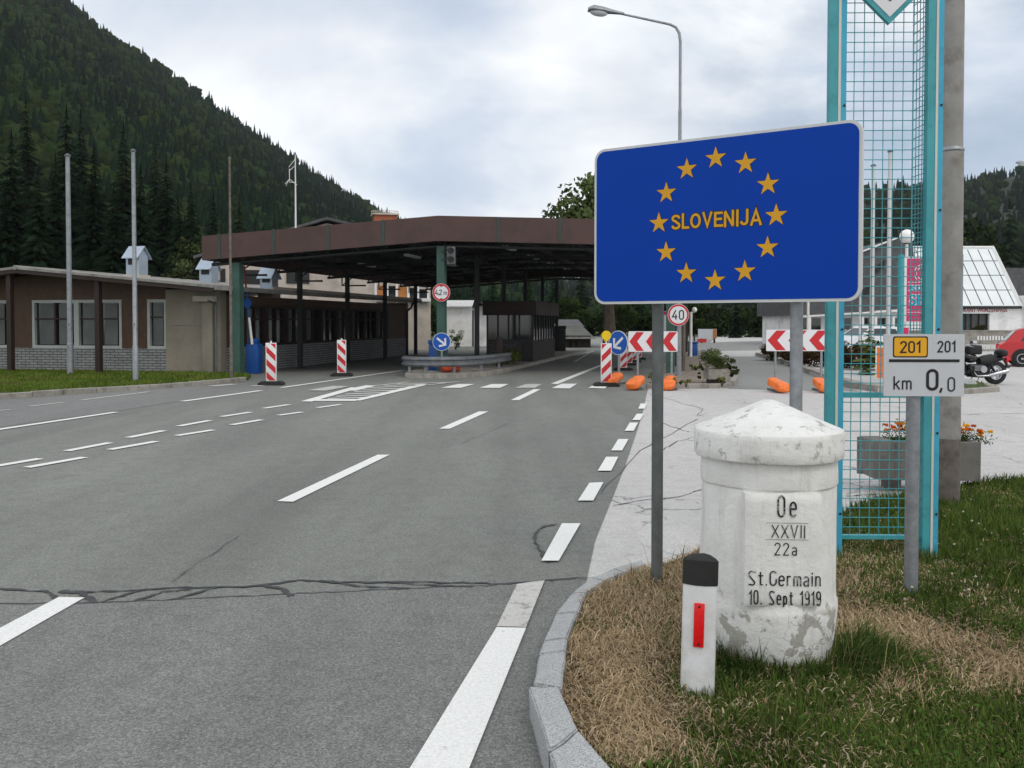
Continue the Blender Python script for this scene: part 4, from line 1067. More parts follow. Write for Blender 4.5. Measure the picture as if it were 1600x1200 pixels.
for (a, b, t, bt, mt, nm) in ((345, 353, 420, 441, 'black', 'window'), (378, 409, 422, 444, 'black', 'window'), (448, 484, 414, 443, 'dark_steel', 'window'), (588, 605, 446, 463, 'orange_panel', 'panel'), (606, 619, 447, 464, 'glass', 'window'), (622, 638, 448, 465, 'orange_panel', 'panel'), (639, 652, 450, 467, 'glass', 'window'), (655, 668, 452, 468, 'glass', 'window')):
    x0, x1 = hx(a), hx(b); xm = (x0 + x1) / 2
    m_ = MB(); m_.box(x0, -.06, hz(bt, xm), x1, .02, hz(t, xm)); m_.build(nm, M[mt], hb)
mb = MB()
for px in (587, 605, 620, 638, 653, 669):
    x0 = hx(px); mb.box(x0 - .07, -.1, hz(468, x0) - .3, x0 + .07, .01, hz(440, x0))
mb.box(hx(585), -.35, hz(471, hx(620)), hx(672), .0, hz(466, hx(620))); mb.build('balcony_frame', M['white_paint'], hb)
Cc = P(602, 503, 58) - Hh; c_, s_ = math.cos(-R(14)), math.sin(-R(14))
clx, cly = Cc.x * c_ - Cc.y * s_, Cc.x * s_ + Cc.y * c_
zt = P(602, 337, 58).z
mb = MB(); mb.box(clx - .72, cly - .5, 6.0, clx + .72, cly + .5, zt); ch = mb.build('chimney', M['brick_red'], hb)
mb = MB(); mb.box(clx - .85, cly - .6, zt + .002, clx + .85, cly + .6, zt + .10)
mb.tube([(clx - .3 + .95 * math.cos(a * .5236) * .9 + .3, cly + .5 * math.sin(a * .5236), zt + .28) for a in range(13)], .02, 5)
for a in range(0, 12, 3): mb.tube([(clx + .855 * math.cos(a * .5236), cly + .5 * math.sin(a * .5236), zt + .1), (clx + .855 * math.cos(a * .5236), cly + .5 * math.sin(a * .5236), zt + .28)], .018, 5)
mb.build('chimney_cap', M['plaster_pale'], ch)

# ---- the border canopy
CO = P(690, 503, 27.5); CO.z = 0
cp = thing('border_canopy', 'wide flat border canopy with brown sheet fascia on green and black steel columns', 'canopy', CO, -TH)
DEP = 21.6
def cz(x): return 4.10 - (.072 * -x if x < 0 else .024 * x)
XL, XR, FH = -7.95, 7.95, .76
mb = MB()
pts = [(XL, cz(XL)), (0, cz(0)), (XR, cz(XR))]
for (xa, za), (xb, zb) in zip(pts[:-1], pts[1:]):
    mb.prism([(xa, za), (xb, zb), (xb, zb + FH), (xa, za + FH - (.03 if xa == XL else 0))], -.36, -.30, 'y')
    mb.prism([(xa, za), (xb, zb), (xb, zb + FH), (xa, za + FH)], DEP + .3, DEP + .36, 'y')
mb.box(XL, -.298, cz(XL), XL + .05, DEP + .298, cz(XL) + FH - .03); mb.box(XR - .05, -.298, cz(XR), XR, DEP + .298, cz(XR) + FH)
mb.build('fascia', M['fascia'], cp)
for k in range(-4, 5):
    if k == 0: continue
    mb = MB()
    x = 1.84 * k
    if abs(x) < 7.9: mb.box(x - .045, -.378, cz(x) + .0, x + .045, -.362, cz(x) + FH); mb.build('fascia_strip', M['strip_green'], cp)
mb = MB()
for (xa, za), (xb, zb) in zip(pts[:-1], pts[1:]):
    mb.prism([(xa, za + .42), (xb, zb + .42), (xb, zb + .62), (xa, za + .62)], -.29, DEP + .29, 'y')
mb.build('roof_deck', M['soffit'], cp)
mb = MB()                                  # steelwork under the deck
for j in range(6):
    y = .05 + 4.3 * j
    for (xa, xb) in ((XL + .1, -.02), (.02, XR - .1)):
        za, zb = cz(xa), cz(xb)
        mb.tube([(xa, y, za + .36), (xb, y, zb + .36)], .06, 6); mb.tube([(xa, y, za - .12), (xb, y, zb - .12)], .05, 6)
        n = 8
        for k in range(n):
            x0 = xa + (xb - xa) * k / n; x1 = xa + (xb - xa) * (k + .5) / n; x2 = xa + (xb - xa) * (k + 1) / n
            z = lambda x: cz(x)
            mb.tube([(x0, y, z(x0) - .12), (x1, y, z(x1) + .36)], .025, 5); mb.tube([(x1, y, z(x1) + .36), (x2, y, z(x2) - .12)], .025, 5)
for x in (-7.4, -5.6, -3.8, -1.9, 1.9, 3.8, 5.6, 7.4):
    mb.box(x - .05, -.2, cz(x) + .22, x + .05, DEP + .2, cz(x) + .40)
mb.build('roof_truss', M['dark_steel'], cp)
for j in range(6):                         # brackets that stick out at the left edge
    mb = MB()
    y = .3 + 4.3 * j
    mb.tube([(XL + .1, y + 1.2, cz(XL) - .02), (XL + .1, y + 1.2, cz(XL) - .36), (XL + 1.2, y + 1.2, cz(XL) - .36)], .035, 6)
    mb.tube([(XL + .15, y + 1.2, cz(XL) - .32), (XL + .7, y + 1.2, cz(XL) + .05)], .025, 5)
    mb.build('bracket', M['dark_steel'], cp)
for k, (x, y) in enumerate([(1.6, 2.2), (1.6, 6.4), (1.6, 10.6), (1.6, 14.8), (4.6, 4.2), (4.6, 10), (-2.4, 4), (-2.4, 9), (-5, 6)]):
    b = MB(); b.box(x - .09, y - .7, cz(x) - .02, x + .09, y + .7, cz(x) + .06); b.build('lamp_tube', M['sign_grey'], cp)
for x, w in ((-6.95, .13), (0, .125), (7.0, .13)):
    for j in range(6):
        y = 0.0 + 4.3 * j; mtl = 'green_steel' if j == 0 else 'dark_steel'; ww = w if j == 0 else .075
        b = MB(); h = cz(x) - .14
        b.box(x - ww, y - ww, -.03, x + ww, y - ww + .03, h); b.box(x - ww, y + ww - .03, -.03, x + ww, y + ww, h)
        b.box(x - ww * .55, y - ww + .03, -.03, x + ww * .55, y + ww - .03, h)
        if j == 0: b.box(x - ww, y - ww + .03, -.03, x - ww * .55, y + ww - .03, h); b.box(x + ww * .55, y - ww + .03, -.03, x + ww, y + ww - .03, h)
        b.box(x - ww - .06, y - ww - .06, -.03, x + ww + .06, y + ww + .06, .02)
        b.build('column', M[mtl], cp)

# the canopy's front edge runs square to the view of the lane mouth, its sides along the road: skew the plan
for ch_ in cp.children:
    for v in ch_.data.vertices:
        x, y, z = v.co; u = x * (.904 if x < 0 else 1.0)
        v.co = (u + y * math.sin(TH), y * math.cos(TH) - .02 * u, z)
cp.rotation_euler = (0, 0, 0)
# ---- traffic island under it, kerb, booth
def c2w(x, y, z=0):
    c, s = math.cos(-TH), math.sin(-TH); return Vector((CO.x + x * c - y * s, CO.y + x * s + y * c, z))
ip = [(-.75, -1.25), (0.2, -1.45), (.9, -1.2), (1.45, 0), (1.55, 4), (1.55, 22), (-.95, 22), (-1.1, 4), (-1.1, 0)]
mb = MB(); mb.prism([(c2w(x, y).x, c2w(x, y).y) for x, y in ip], -.02, .13); struct(mb.build('traffic_island', M['concrete']))
bt = thing('toll_booth', 'dark glazed control booth on the island under the canopy', 'booth', c2w(-.42, 7.4, .13), -TH)
bw, bd = 1.85, 5.0
mb = MB(); mb.box(0, 0, 0, bw, .1, .80); mb.box(0, .1, 0, .1, bd, .80); mb.box(bw - .1, .1, 0, bw, bd, .80); mb.box(.1, bd - .1, 0, bw - .1, bd, .80); mb.build('base_wall', M['brick_shaded'], bt)
mb = MB(); mb.bbox(-.12, -.15, 1.78, bw + .15, bd + .15, 2.33, .02); mb.build('roof', M['dark_wood'], bt)
mb = MB()
for x in (0, .42, .84, 1.27, bw - .06): mb.box(x, .01, .80, x + .06, .08, 1.78)
for k in range(9):
    y = .1 + (bd - .25) * k / 8; mb.box(bw - .08, y, .80, bw - .01, y + .09, 1.78); mb.box(.01, y, .80, .08, y + .09, 1.78)
mb.box(.0, .005, .801, bw, .09, .85)
mb.build('mullion', M['dark_steel'], bt)
mb = MB(); mb.box(.06, .04, .85, bw - .06, .05, 1.78); mb.box(bw - .05, .1, .80, bw - .04, bd - .1, 1.78); mb.box(.04, .1, .80, .05, bd - .1, 1.78); mb.build('pane', M['glass'], bt)
mb = MB(); mb.box(.1, .06, .86, .4, .07, 1.7); mb.box(.5, .06, .86, .8, .07, 1.7); mb.box(.92, .06, .86, 1.2, .07, 1.7); mb.build('curtain', M['curtain'], bt)
mb = MB(); mb.box(bw - .45, -.02, 0, bw - .0, .0, .78); mb.build('door_panel', M['black'], bt)

# ---- white gabled house beyond
WB = P(700, 503, 60); WB.z = 0
wh = thing('white_house', 'small white rendered house with pale corrugated roof beyond the canopy', 'building', WB, 0)
c = lambda px, Y=60: (px - 700) / FPX * Y
mb = MB(); mb.prism([(c(695), 0), (c(738), 0), (c(738), 2.6), (c(695), 2.6)], 0, 5, 'y'); 
mb.prism([(c(739.5), 0), (c(761), 0), (c(761), 2.35), (c(752), 2.75), (c(739.5), 2.6)], .35, 4.6, 'y'); mb.build('wall', M['white_wall'], wh)
mb = MB(); mb.box(c(738), -.04, 0, c(740), .3, 2.4); mb.build('drain_pipe', M['dark_steel'], wh)
mb = MB()
for k in range(15):
    x0 = c(696) + k * .125; mb.tube([(x0, -.4, 2.66), (x0, 2.6, 3.12)], .06, 6)
mb.build('roof', M['roof_white'], wh)
mb = MB(); mb.prism([(c(740), 2.76), (c(752), 2.98), (c(768), 2.3), (c(768), 2.22), (c(752), 2.88), (c(740), 2.68)], -.3, 4.9, 'y'); mb.build('eave_board', M['dark_wood'], wh)
# ---- grey cottages on the far side
def cottage(name, label, px0, px1, pyb, pyeave, pytop, Y, mw, mr, inset=.2):
    a = P(px0, 503, Y); t = thing(name, label, 'building', (a.x, Y, 0), 0)
    w = (px1 - px0) / FPX * Y; ze = P(px0, pyeave, Y).z; zt = P(px0, pytop, Y).z
    b = MB(); b.box(.4, .5, -.2, w - .2, 6, ze + .1); b.build('wall', M[mw], t)
    b = MB(); b.add([(-.3, 0, ze - .1), (w + .1, 0, ze - .1), (w + .1, 6.5, ze - .1), (-.3, 6.5, ze - .1), (w * .1, 3.2, zt), (w - w * inset, 3.2, zt)], [(0, 1, 5, 4), (1, 2, 5), (2, 3, 4, 5), (3, 0, 4), (3, 2, 1, 0)]); b.build('roof', M[mr], t)
    for k in range(4):
        x = .6 + (w - 1.6) * k / 3; d = MB(); d.box(x, .3, -.1, x + .15, .45, ze); d.build('post', M['dark_wood'], t)
    b = MB(); b.box(w * .18, .46, .5, w * .45, .49, ze - .3); b.box(w * .55, .46, .0, w * .75, .49, ze - .25); b.build('opening', M['black'], t)
    return t
cottage('cottage', 'grey roofed cottage with open porch beyond the canopy', 860, 929, 545, 527, 509, 57, 'dark_wood', 'roof_moss')
ct2 = cottage('cottage', 'second cottage, only its dark roof above the first one', 872, 912, 515, 509, 499, 88, 'plaster', 'roof_dark', .12)
# ---- grey roofed shop building at the right, behind the mesh pylon
SB = P(1250, 503, 60); SB.z = 0
sb = thing('shop_building', 'grey building with steep dark roof and white posts behind the mesh pylon', 'building', SB, 0)
k = 60 / FPX
def sz(py): return EYE + (503 - py) * k
mb = MB(); mb.box(0, 2, 0, 8.2, 9, sz(487)); mb.build('wall', M['white_wall'], sb)
mb = MB(); mb.prism([(-.3, sz(493)), (8.4, sz(481)), (8.0, sz(368)), (6.8, sz(372)), (3.6, sz(402)), (1.2, sz(418)), (-.3, sz(465))], 1.2, 9.5, 'y'); mb.build('roof', M['roof_dark'], sb)
mb = MB(); mb.prism([(-.3, sz(497)), (8.5, sz(484)), (8.5, sz(481.5)), (-.3, sz(494.5))], .95, 1.18, 'y')
mb.prism([(3.5, sz(401.5)), (6.9, sz(371)), (6.9, sz(368.8)), (3.5, sz(399.5))], 1.0, 1.19, 'y'); mb.build('verge_board', M['white_paint'], sb)
for x in (1.0, 2.6, 3.1, 4.6, 5.5, 6.7): 
    b = MB(); b.box(x - .08, 1.0, 0, x + .08, 1.2, sz(495)); b.build('post', M['white_paint'], sb)
mb = MB()
for x in (.4, 1.3, 3.4, 4.8, 5.9, 7.0): mb.box(x, 1.92, .1, x + .75, 1.99, sz(497))
mb.build('window', M['glass'], sb)
mb = MB()
for px, py, w_ in ((1352, 466, 1.0), (1372, 430, .8), (1340, 452, .7)):
    x = (px - 1250) * k; z = sz(py); mb.prism([(x, z), (x + w_, z + .55), (x + w_ + .1, z + 1.1), (x + .1, z + .5)], 1.1, 1.19, 'y')
mb.build('skylight', M['black'], sb)
# ---- restaurant with the glazed roof
RB = P(1400, 503, 88); RB.z = 0
rs = thing('restaurant', 'white flat restaurant with sloping glazed roof and red lettering behind the motorcycle', 'building', RB, 0)
k2 = 88 / FPX
def rx(px): return (px - 1400) * k2
def rz_(py): return EYE + (503 - py) * k2
mb = MB(); mb.box(rx(1400), 0, 0, rx(1502), 8, rz_(479)); mb.box(rx(1546), 0, 0, rx(1625), 8, rz_(479)); mb.box(rx(1502), .8, 0, rx(1546), 8, rz_(479)); mb.box(rx(1502), 0, rz_(490), rx(1546), .8, rz_(479)); mb.build('wall', M['white_wall'], rs)
mb = MB()
for px in (1503, 1511, 1520, 1532, 1544): mb.box(rx(px), .3, 0, rx(px) + .09, .45, rz_(490))
mb.build('door_frame', M['dark_steel'], rs)
mb = MB(); mb.box(rx(1502), .5, 0, rx(1546), .52, rz_(490)); mb.build('pane', M['curtain'], rs)
# glazed slope: eave at the front, ridge 5 m back and higher, right end raked
ye, yr = -.3, 5.0
ze, zr = rz_(479), EYE + (503 - 388) * (88 + yr) / FPX
def gl(u, v):      # u along, v up the slope
    xl = rx(1440) + (rx(1475) * (93 / 88) - rx(1440)) * v * 0 ; xr0 = rx(1592); xr1 = (1549 - 800) / FPX * (88 + yr) - RB.x
    return Vector((rx(1430) + (xr0 + (xr1 - xr0) * v - rx(1430)) * u, ye + (yr - ye) * v, ze + (zr - ze) * v))
mb = MB(); q = [gl(0, 0), gl(1, 0), gl(1, 1), gl(0, 1)]
mb.add(q + [p - Vector((0, -.1, .15)) for p in q], [(0, 1, 2, 3), (7, 6, 5, 4), (0, 4, 5, 1), (1, 5, 6, 2), (2, 6, 7, 3), (3, 7, 4, 0)]); gr = mb.build('glazed_roof', M['glass_roof'], rs)
mb = MB()
for i in range(10): mb.tube([gl(i / 9.5, .03), gl(i / 9.5, .97)], .045, 4)
for j in range(1, 4): mb.tube([gl(0, j / 4 + .02), gl(.985, j / 4 + .02)], .04, 4)
mb.build('glazing_bar', M['dark_steel'], gr)
mb = MB()
def bar(a, b, w, h):
    d = b - a; mb.tube([a, b], w, 4)
bar(gl(1.005, -.02), gl(1.005, 1.02), .22, .2); bar(gl(0, 1.01), gl(1.005, 1.01), .16, .2); mb.build('roof_edge', M['white_paint'], rs)
mb = MB(); bar(gl(0, -.01) + Vector((0, -.1, -.02)), gl(1, -.01) + Vector((0, -.1, -.02)), .14, .1); mb.build('gutter', M['dark_steel'], rs)
mb = MB(); mb.prism([(rx(1560), rz_(478)), (rx(1680), rz_(478)), (rx(1680), rz_(412)), (rx(1562), rz_(412))], 7.0, 13, 'y'); mb.build('rear_roof', M['roof_dark'], rs)
mb = MB(); mb.box(rx(1596), -.5, rz_(478), rx(1660), 8, rz_(462)); mb.box(rx(1600), -.4, 0, rx(1660), 6, rz_(478)); mb.build('side_wing', M['white_wall'], rs)
def text_mesh(name, body, material, size, parent, loc, rot, extrude=.002, offset=0.0, sx=1.0, align='CENTER', spacing=1.0):
    cu = bpy.data.curves.new(name, 'FONT'); cu.body = body; cu.size = size; cu.extrude = extrude; cu.offset = offset
    cu.align_x = align; cu.align_y = 'CENTER'; cu.space_character = spacing
    to = bpy.data.objects.new(name, cu); COL.objects.link(to)
    dg = bpy.context.evaluated_depsgraph_get(); me = bpy.data.meshes.new_from_object(to.evaluated_get(dg))
    bpy.data.objects.remove(to); me.name = name
    me.materials.clear(); me.materials.append(material)
    o = bpy.data.objects.new(name, me); COL.objects.link(o); o.parent = parent; o.location = loc; o.rotation_euler = rot; o.scale = (sx, 1, 1)
    return o
M['red_letter'] = simple('faded red lettering', (0.40, 0.10, 0.12), 0.6)
text_mesh('lettering', 'RESTAURANT WURZENPASS', M['red_letter'], .50, rs, ((rx(1479) + rx(1573)) / 2, -.03, rz_(485)), (R(90), 0, 0), .02)
o_ = bpy.data.objects['lettering']; bx_ = [v.co.x for v in o_.data.vertices]; o_.scale = ((rx(1573) - rx(1479)) / (max(bx_) - min(bx_)), 1, 1)
tag(bulk('shrubs', *[a for a in (lambda V, F, Nn, T: (V, F))(*broad_arrays(1.2, 1.2, 91, 14, 90, .14, .0))], M['leaf'], np.array([[.05, .045, .022]]).repeat(14 * 90 * 4, 0)), 'dry brown shrub beside the restaurant door', 'shrub')
bpy.data.objects['shrubs'].location = (P(1528, 503, 87).x, 87, .3); bpy.data.objects['shrubs'].name = 'shrub'
# low garden wall in front of the restaurant
gw = thing('garden_wall', 'low pale garden wall with white pierced blocks before the restaurant', 'wall', (P(1400, 503, 66).x, 66, 0), 0)
mb = MB(); mb.box(0, 0, 0, 14, .2, .95); mb.build('wall', M['concrete'], gw)
mb = MB()
for i in range(9): mb.box(6.0 + i * .22, -.03, .3, 6.12 + i * .22, -.002, .62)
mb.build('pierced_block', M['white_paint'], gw)
mb = MB(); mb.box(-.05, -.06, .952, 14, .26, 1.04); mb.build('coping', M['concrete'], gw)
# ================================================================== LETTERING BY STROKES
def arc(cx, cy, rx_, ry_, a0, a1, n=10): return [(cx + rx_ * math.cos(R(a0 + (a1 - a0) * i / n)), cy + ry_ * math.sin(R(a0 + (a1 - a0) * i / n))) for i in range(n + 1)]
def oval(w, h, y0=0, cx=None):
    cx = w / 2 if cx is None else cx; r = w / 2
    return arc(cx, y0 + h - r, r, r, 0, 180, 10) + arc(cx, y0 + r, r, r, 180, 360, 10)
GL = {   # width, list of (points, closed)
 '0': (.46, [(oval(.46, 1), True)]), 'O': (.46, [(oval(.46, 1), True)]), '1': (.24, [([(0, .78), (.22, 1), (.22, 0)], False)]),
 '2': (.46, [(arc(.23, .77, .23, .23, 170, -25, 10) + [(0, 0), (.46, 0)], False)]),
 '4': (.52, [([(.36, 1), (0, .27), (.52, .27)], False), ([(.39, .5), (.39, 0)], False)]),
 '9': (.46, [(arc(.23, .74, .23, .26, -10, 350, 16), False), (arc(.23, .3, .23, .3, 30, -130, 8), False)] if False else [(arc(.23, .72, .23, .28, 0, 359, 18), True), ([(.46, .72), (.46, .25)] + arc(.23, .23, .23, .23, 0, -140, 8), False)]),
 'X': (.5, [([(0, 0), (.48, 1)], False), ([(.02, 1), (.5, 0)], False)]), 'V': (.5, [([(0, 1), (.24, 0), (.48, 1)], False)]), 'I': (.06, [([(.03, 0), (.03, 1)], False)]),
 'e': (.44, [([(.02, .36), (.42, .36)] + arc(.22, .46, .21, .22, 0, 180, 10) + arc(.22, .21, .21, .21, 180, 320, 8), False)]),
 'a': (.42, [(arc(.2, .48, .19, .18, 150, 0, 8) + [(.39, 0)], False), (arc(.2, .18, .19, .17, 60, 320, 10), False)]),
 'S': (.6, [([(.58, .92)] + arc(.26, .78, .24, .2, 60, 220, 8) + [(.42, .3)] + arc(.3, .2, .2, .19, 20, -120, 8) + [(0, .05)], False)]),
 't': (.36, [([(.16, .9), (.16, .12)] + arc(.27, .12, .11, .11, 180, 300, 6), False), ([(0, .66), (.34, .66)], False)]),
 '.': (.1, [([(.03, .02), (.08, .05)], False)]), ',': (.14, [([(.1, .08), (.03, -.16)], False)]), ' ': (.3, []),
 'G': (.55, [(arc(.3, .72, .26, .27, 40, 180, 8) + arc(.3, .27, .26, .26, 180, 350, 10) + [(.56, .42)], False)]),
 'r': (.32, [([(.03, .66), (.03, 0)], False), (arc(.2, .46, .17, .2, 170, 60, 6), False)]),
 'm': (.62, [([(.03, .66), (.03, 0)], False), (arc(.18, .5, .14, .16, 175, 0, 7) + [(.32, 0)], False), (arc(.46, .5, .14, .16, 175, 0, 7) + [(.6, 0)], False)]),
 'n': (.42, [([(.03, .66), (.03, 0)], False), (arc(.21, .48, .18, .18, 175, 0, 8) + [(.39, 0)], False)]),
 'i': (.08, [([(.04, .66), (.04, 0)], False), ([(.03, .84), (.06, .9)], False)]),
 'p': (.42, [([(.03, .66), (.03, -.14)], False), (arc(.21, .35, .18, .3, 170, -170, 12), False)]),
 'k': (.42, [([(.04, 1), (.04, 0)], False), ([(.38, .66), (.06, .3)], False), ([(.16, .40), (.4, 0)], False)]),
}
def strokes(mb, text, x, y, h, w, T, sx=1.0, gap=.2, jit=0.0, z=0.0):
    """letters of height h starting at (x, y) in the local xz plane of T"""
    rr = random.Random(hash(text) % 97 if False else sum(map(ord, text)))
    for ch in text:
        wd, ss = GL[ch]
        dy = rr.uniform(-jit, jit)
        for i, (pts, cl) in enumerate(ss):
            q = [Vector((x + px * h * sx + rr.uniform(-jit, jit) * .3, y + dy + py * h)) for px, py in pts]
            mb.ribbon(q, w, T, z + .0004 * i, cl)
        x += (wd * sx + gap) * h
    return x
def stroke_width(text, h, sx=1.0, gap=.2): return sum((GL[c][0] * sx + gap) * h for c in text) - gap * h

def disc(mb, r, y0, y1, T=None, n=40, cx=0, cz=0): mb.prism([(cx + r * math.cos(6.28318 * i / n), cz + r * math.sin(6.28318 * i / n)) for i in range(n)], y0, y1, 'y', T); return mb
def ringplate(mb, r0, r1, y, T=None, n=40):
    vs = []
    for i in range(n):
        a = 6.28318 * i / n
        for r in (r0, r1):
            p = Vector((r * math.cos(a), y, r * math.sin(a))); vs.append(T @ p if T is not None else p)
    mb.add(vs, [(2*i, 2*i+1, 2*((i+1) % n)+1, 2*((i+1) % n)) for i in range(n)]); return mb
def rrect(x0, z0, x1, z1, r, n=6):
    p = []
    for cx, cz_, a0 in ((x1 - r, z1 - r, 0), (x0 + r, z1 - r, 90), (x0 + r, z0 + r, 180), (x1 - r, z0 + r, 270)): p += arc(cx, cz_, r, r, a0, a0 + 90, n)
    return p
def flat(mb, poly, y):
    mb.add([(x, y, z) for x, z in poly], [tuple(range(len(poly)))]); return mb

# ================================================================== THE BIG BLUE SIGN
ZL, ZR = 5.62, 4.74
A = P(929, 475, ZL); B = P(1345.5, 471, ZR)
ang = math.atan2(B.y - A.y, B.x - A.x); SW = math.hypot(B.x - A.x, B.y - A.y)
zb = (A.z + B.z) / 2; zt = (P(929, 235, ZL).z + P(1345.5, 185, ZR).z) / 2; SH = zt - zb
es = thing('country_sign', 'large deep blue country sign with twelve gold stars reading SLOVENIJA on two grey posts', 'road sign', (A.x, A.y, 0), ang)
mb = MB(); mb.prism(rrect(0, zb, SW, zt, .07), -.004, .035, 'y'); mb.build('sign_plate', M['sign_edge'], es)
mb = MB(); flat(mb, rrect(.016, zb + .016, SW - .016, zt - .016, .058), -.0065); mb.build('sign_face', M['eu_blue'], es)
def sl(px, py):                            # photo pixel -> point on the sign plane (local x, z)
    d = ray(px, py); n = Vector((math.sin(ang), -math.cos(ang), 0)); t = (Vector((A.x, A.y, 0)) - Vector((0, 0, EYE))).dot(n) / d.dot(n)
    p = Vector((0, 0, EYE)) + d * t; q = p - Vector((A.x, A.y, 0))
    return q.x * math.cos(ang) + q.y * math.sin(ang), p.z
cxs, czs = sl(1122, 342); rs_ = (sl(1214, 338)[0] - sl(1031, 350)[0]) / 2
star_c = [sl(*p) for p in ((1117, 246), (1165, 255), (1200, 287), (1214, 338), (1199, 388), (1165, 423), (1117, 439), (1073, 427), (1043, 395), (1031, 350), (1043, 300), (1074, 264))]
def star(cx, cz_, r): return [(cx + (r if i % 2 == 0 else r * .385) * math.sin(i * math.pi / 5), cz_ + (r if i % 2 == 0 else r * .385) * math.cos(i * math.pi / 5)) for i in range(10)]
SR = .0655
mx_, mz_ = sum(p[0] for p in star_c) / 12, sum(p[1] for p in star_c) / 12
RS = sum(math.hypot(p[0] - mx_, p[1] - mz_) for p in star_c) / 12
mbo = MB(); mbg = MB()
for i in range(12):
    a = i * math.pi / 6; x, z = mx_ + RS * math.sin(a), mz_ + RS * math.cos(a)
    flat(mbo, star(x + .0015, z, SR + .006), -.0072); flat(mbg, star(x, z, SR), -.0079)
o_ = mbg.build('star_circle', M['eu_gold'], es); mbo.build('star_outline', M['black'], es)
tx, tz = sl(1120, 343)
wd_ = sl(1191, 340)[0] - sl(1050, 345)[0]
BL = {'S': (.56, [arc(.28, .735, .205, .175, 12, 180, 9) + arc(.28, .735, .205, .175, 180, 262, 5)[1:] + arc(.28, .265, .215, .185, 82, 0, 6)[1:] + arc(.28, .265, .215, .185, 0, -165, 10)[1:]]),
 'L': (.46, [[(.09, 1), (.09, .09), (.44, .09)]]), 'O': (.68, [arc(.34, .5, .255, .41, 90, 450, 28)[:-1]]), 'V': (.62, [[(.07, .99), (.31, .1), (.55, .99)]]),
 'E': (.52, [[(.50, .91), (.09, .91), (.09, .09), (.52, .09)], [(.17, .52), (.46, .52)]]), 'N': (.64, [[(.09, 0), (.09, .93)], [(.10, .95), (.54, .05)], [(.55, .07), (.55, 1)]]),
 'I': (.2, [[(.1, 0), (.1, 1)]]), 'J': (.5, [[(.40, 1), (.40, .28)] + arc(.225, .28, .175, .19, 0, -165, 9)[1:]]), 'A': (.66, [[(.06, 0), (.33, .92), (.60, 0)], [(.19, .28), (.47, .28)]])}
LH = sl(1120, 331)[1] - sl(1120, 355)[1]
nat = sum(BL[c][0] for c in 'SLOVENIJA') + 8 * .07
for extra, mt_, yy_, nm in ((.012, 'black', .0074, 'lettering_outline'), (0, 'eu_gold', .0081, 'lettering')):
    mb = MB(); x = sl(1050, 345)[0]; fx = wd_ / (nat * LH)
    for ch in 'SLOVENIJA':
        w_, ss = BL[ch]
        for i, pts in enumerate(ss):
            mb.ribbon([(x + (px_ * fx) * LH + (.0015 if extra else 0), tz - LH / 2 + py_2 * LH) for px_, py_2 in pts], .175 * LH * .92 + extra, Matrix.Identity(4), yy_ + .00008 * i, ch == 'O')
        x += (w_ + .07) * fx * LH
    mb.build(nm, M[mt_], es)
for px, base, side in ((1019, 905, .035), (1238, 1000, .035)):
    lx, _ = sl(px, 474)
    mb = MB(); mb.tube([(lx, .085, .0), (lx, .085, zb + .06 if px > 1100 else zt + .012)], side, 16); mb.build('post', M['galv_dark' if px < 1100 else 'galv'], es)
    b = MB()
    for z in (zb + .14, zt - .14): b.box(lx - .055, .037, z - .02, lx + .055, .048, z + .02); b.tube([(lx - .042, .085, z - .015), (lx - .042, .085, z + .015)], .012, 8)
    b.build('clamp', M['galv'], es)
b = MB()
for z in (zb + .14, zt - .14): b.box(.06, .048, z - .02, SW - .06, .055, z + .02)
b.build('stiffener_rail', M['galv'], es)

# ================================================================== BOUNDARY STONE
m = N('white painted stone')
n1 = m.noise(4, 8, 0.7); n2 = m.noise(14, 8, 0.75); n3 = m.noise(1.5, 3, 0.5)
sx_ = m.n('ShaderNodeSeparateXYZ'); m.l(m.tc.outputs['Object'], sx_.inputs[0])
base = m.ramp(n1, [(.25, (.66, .66, .63)), (.6, (.80, .80, .775)), (.8, (.70, .69, .65))])
low = m.ramp(sx_.outputs[2], [(.05, 1.0), (.34, .75), (.42, .12), (1.0, .06)])          # wear near the foot, a real stain
spots = m.ramp(n2, [(.555, 0.0), (.62, 1.0)])
topz = m.ramp(sx_.outputs[2], [(.99, 0.0), (1.0, 0.6)])
wear = m.mix(1.0, spots, m.mix(1.0, low, topz, 'ADD'), 'MULTIPLY')
strk = m.ramp(m.noise(6, 6, .7, stretch=(3, 3, .35)), [(.52, 0.0), (.74, .42)])
base = m.mix(strk, base, (.46, .45, .41))
base = m.mix(wear, base, (.27, .255, .22))
big = m.mix(1.0, m.ramp(m.noise(7.5, 5, .6, dist=.4), [(.565, 0.0), (.585, .85)]), m.ramp(sx_.outputs[2], [(.05, 1.0), (.29, 1.0), (.33, 0.0)]), 'MULTIPLY')
base = m.mix(big, base, (.36, .345, .30))
hair = m.n('ShaderNodeTexVoronoi'); hair.feature = 'DISTANCE_TO_EDGE'; hair.inputs['Scale'].default_value = 3.3
nz = m.n('ShaderNodeTexNoise'); nz.inputs['Scale'].default_value = 5; nz.inputs['Detail'].default_value = 6; m.l(m.tc.outputs['Object'], nz.inputs['Vector'])
ma = m.n('ShaderNodeVectorMath'); ma.operation = 'MULTIPLY_ADD'; ma.inputs[1].default_value = (.5, .5, .5); m.l(nz.outputs['Color'], ma.inputs[0]); m.l(m.tc.outputs['Object'], ma.inputs[2]); m.l(ma.outputs[0], hair.inputs['Vector'])
hk = m.mix(1.0, m.ramp(hair.outputs['Distance'], [(.004, 1.0), (.012, 0.0)]), m.ramp(n3, [(.52, 0.0), (.6, .7)]), 'MULTIPLY')
base = m.mix(hk, base, (.22, .21, .19))
m.color(base); m.set(.85, 0, .3); m.bump(m.noise(26, 8, .7), .55, .012)
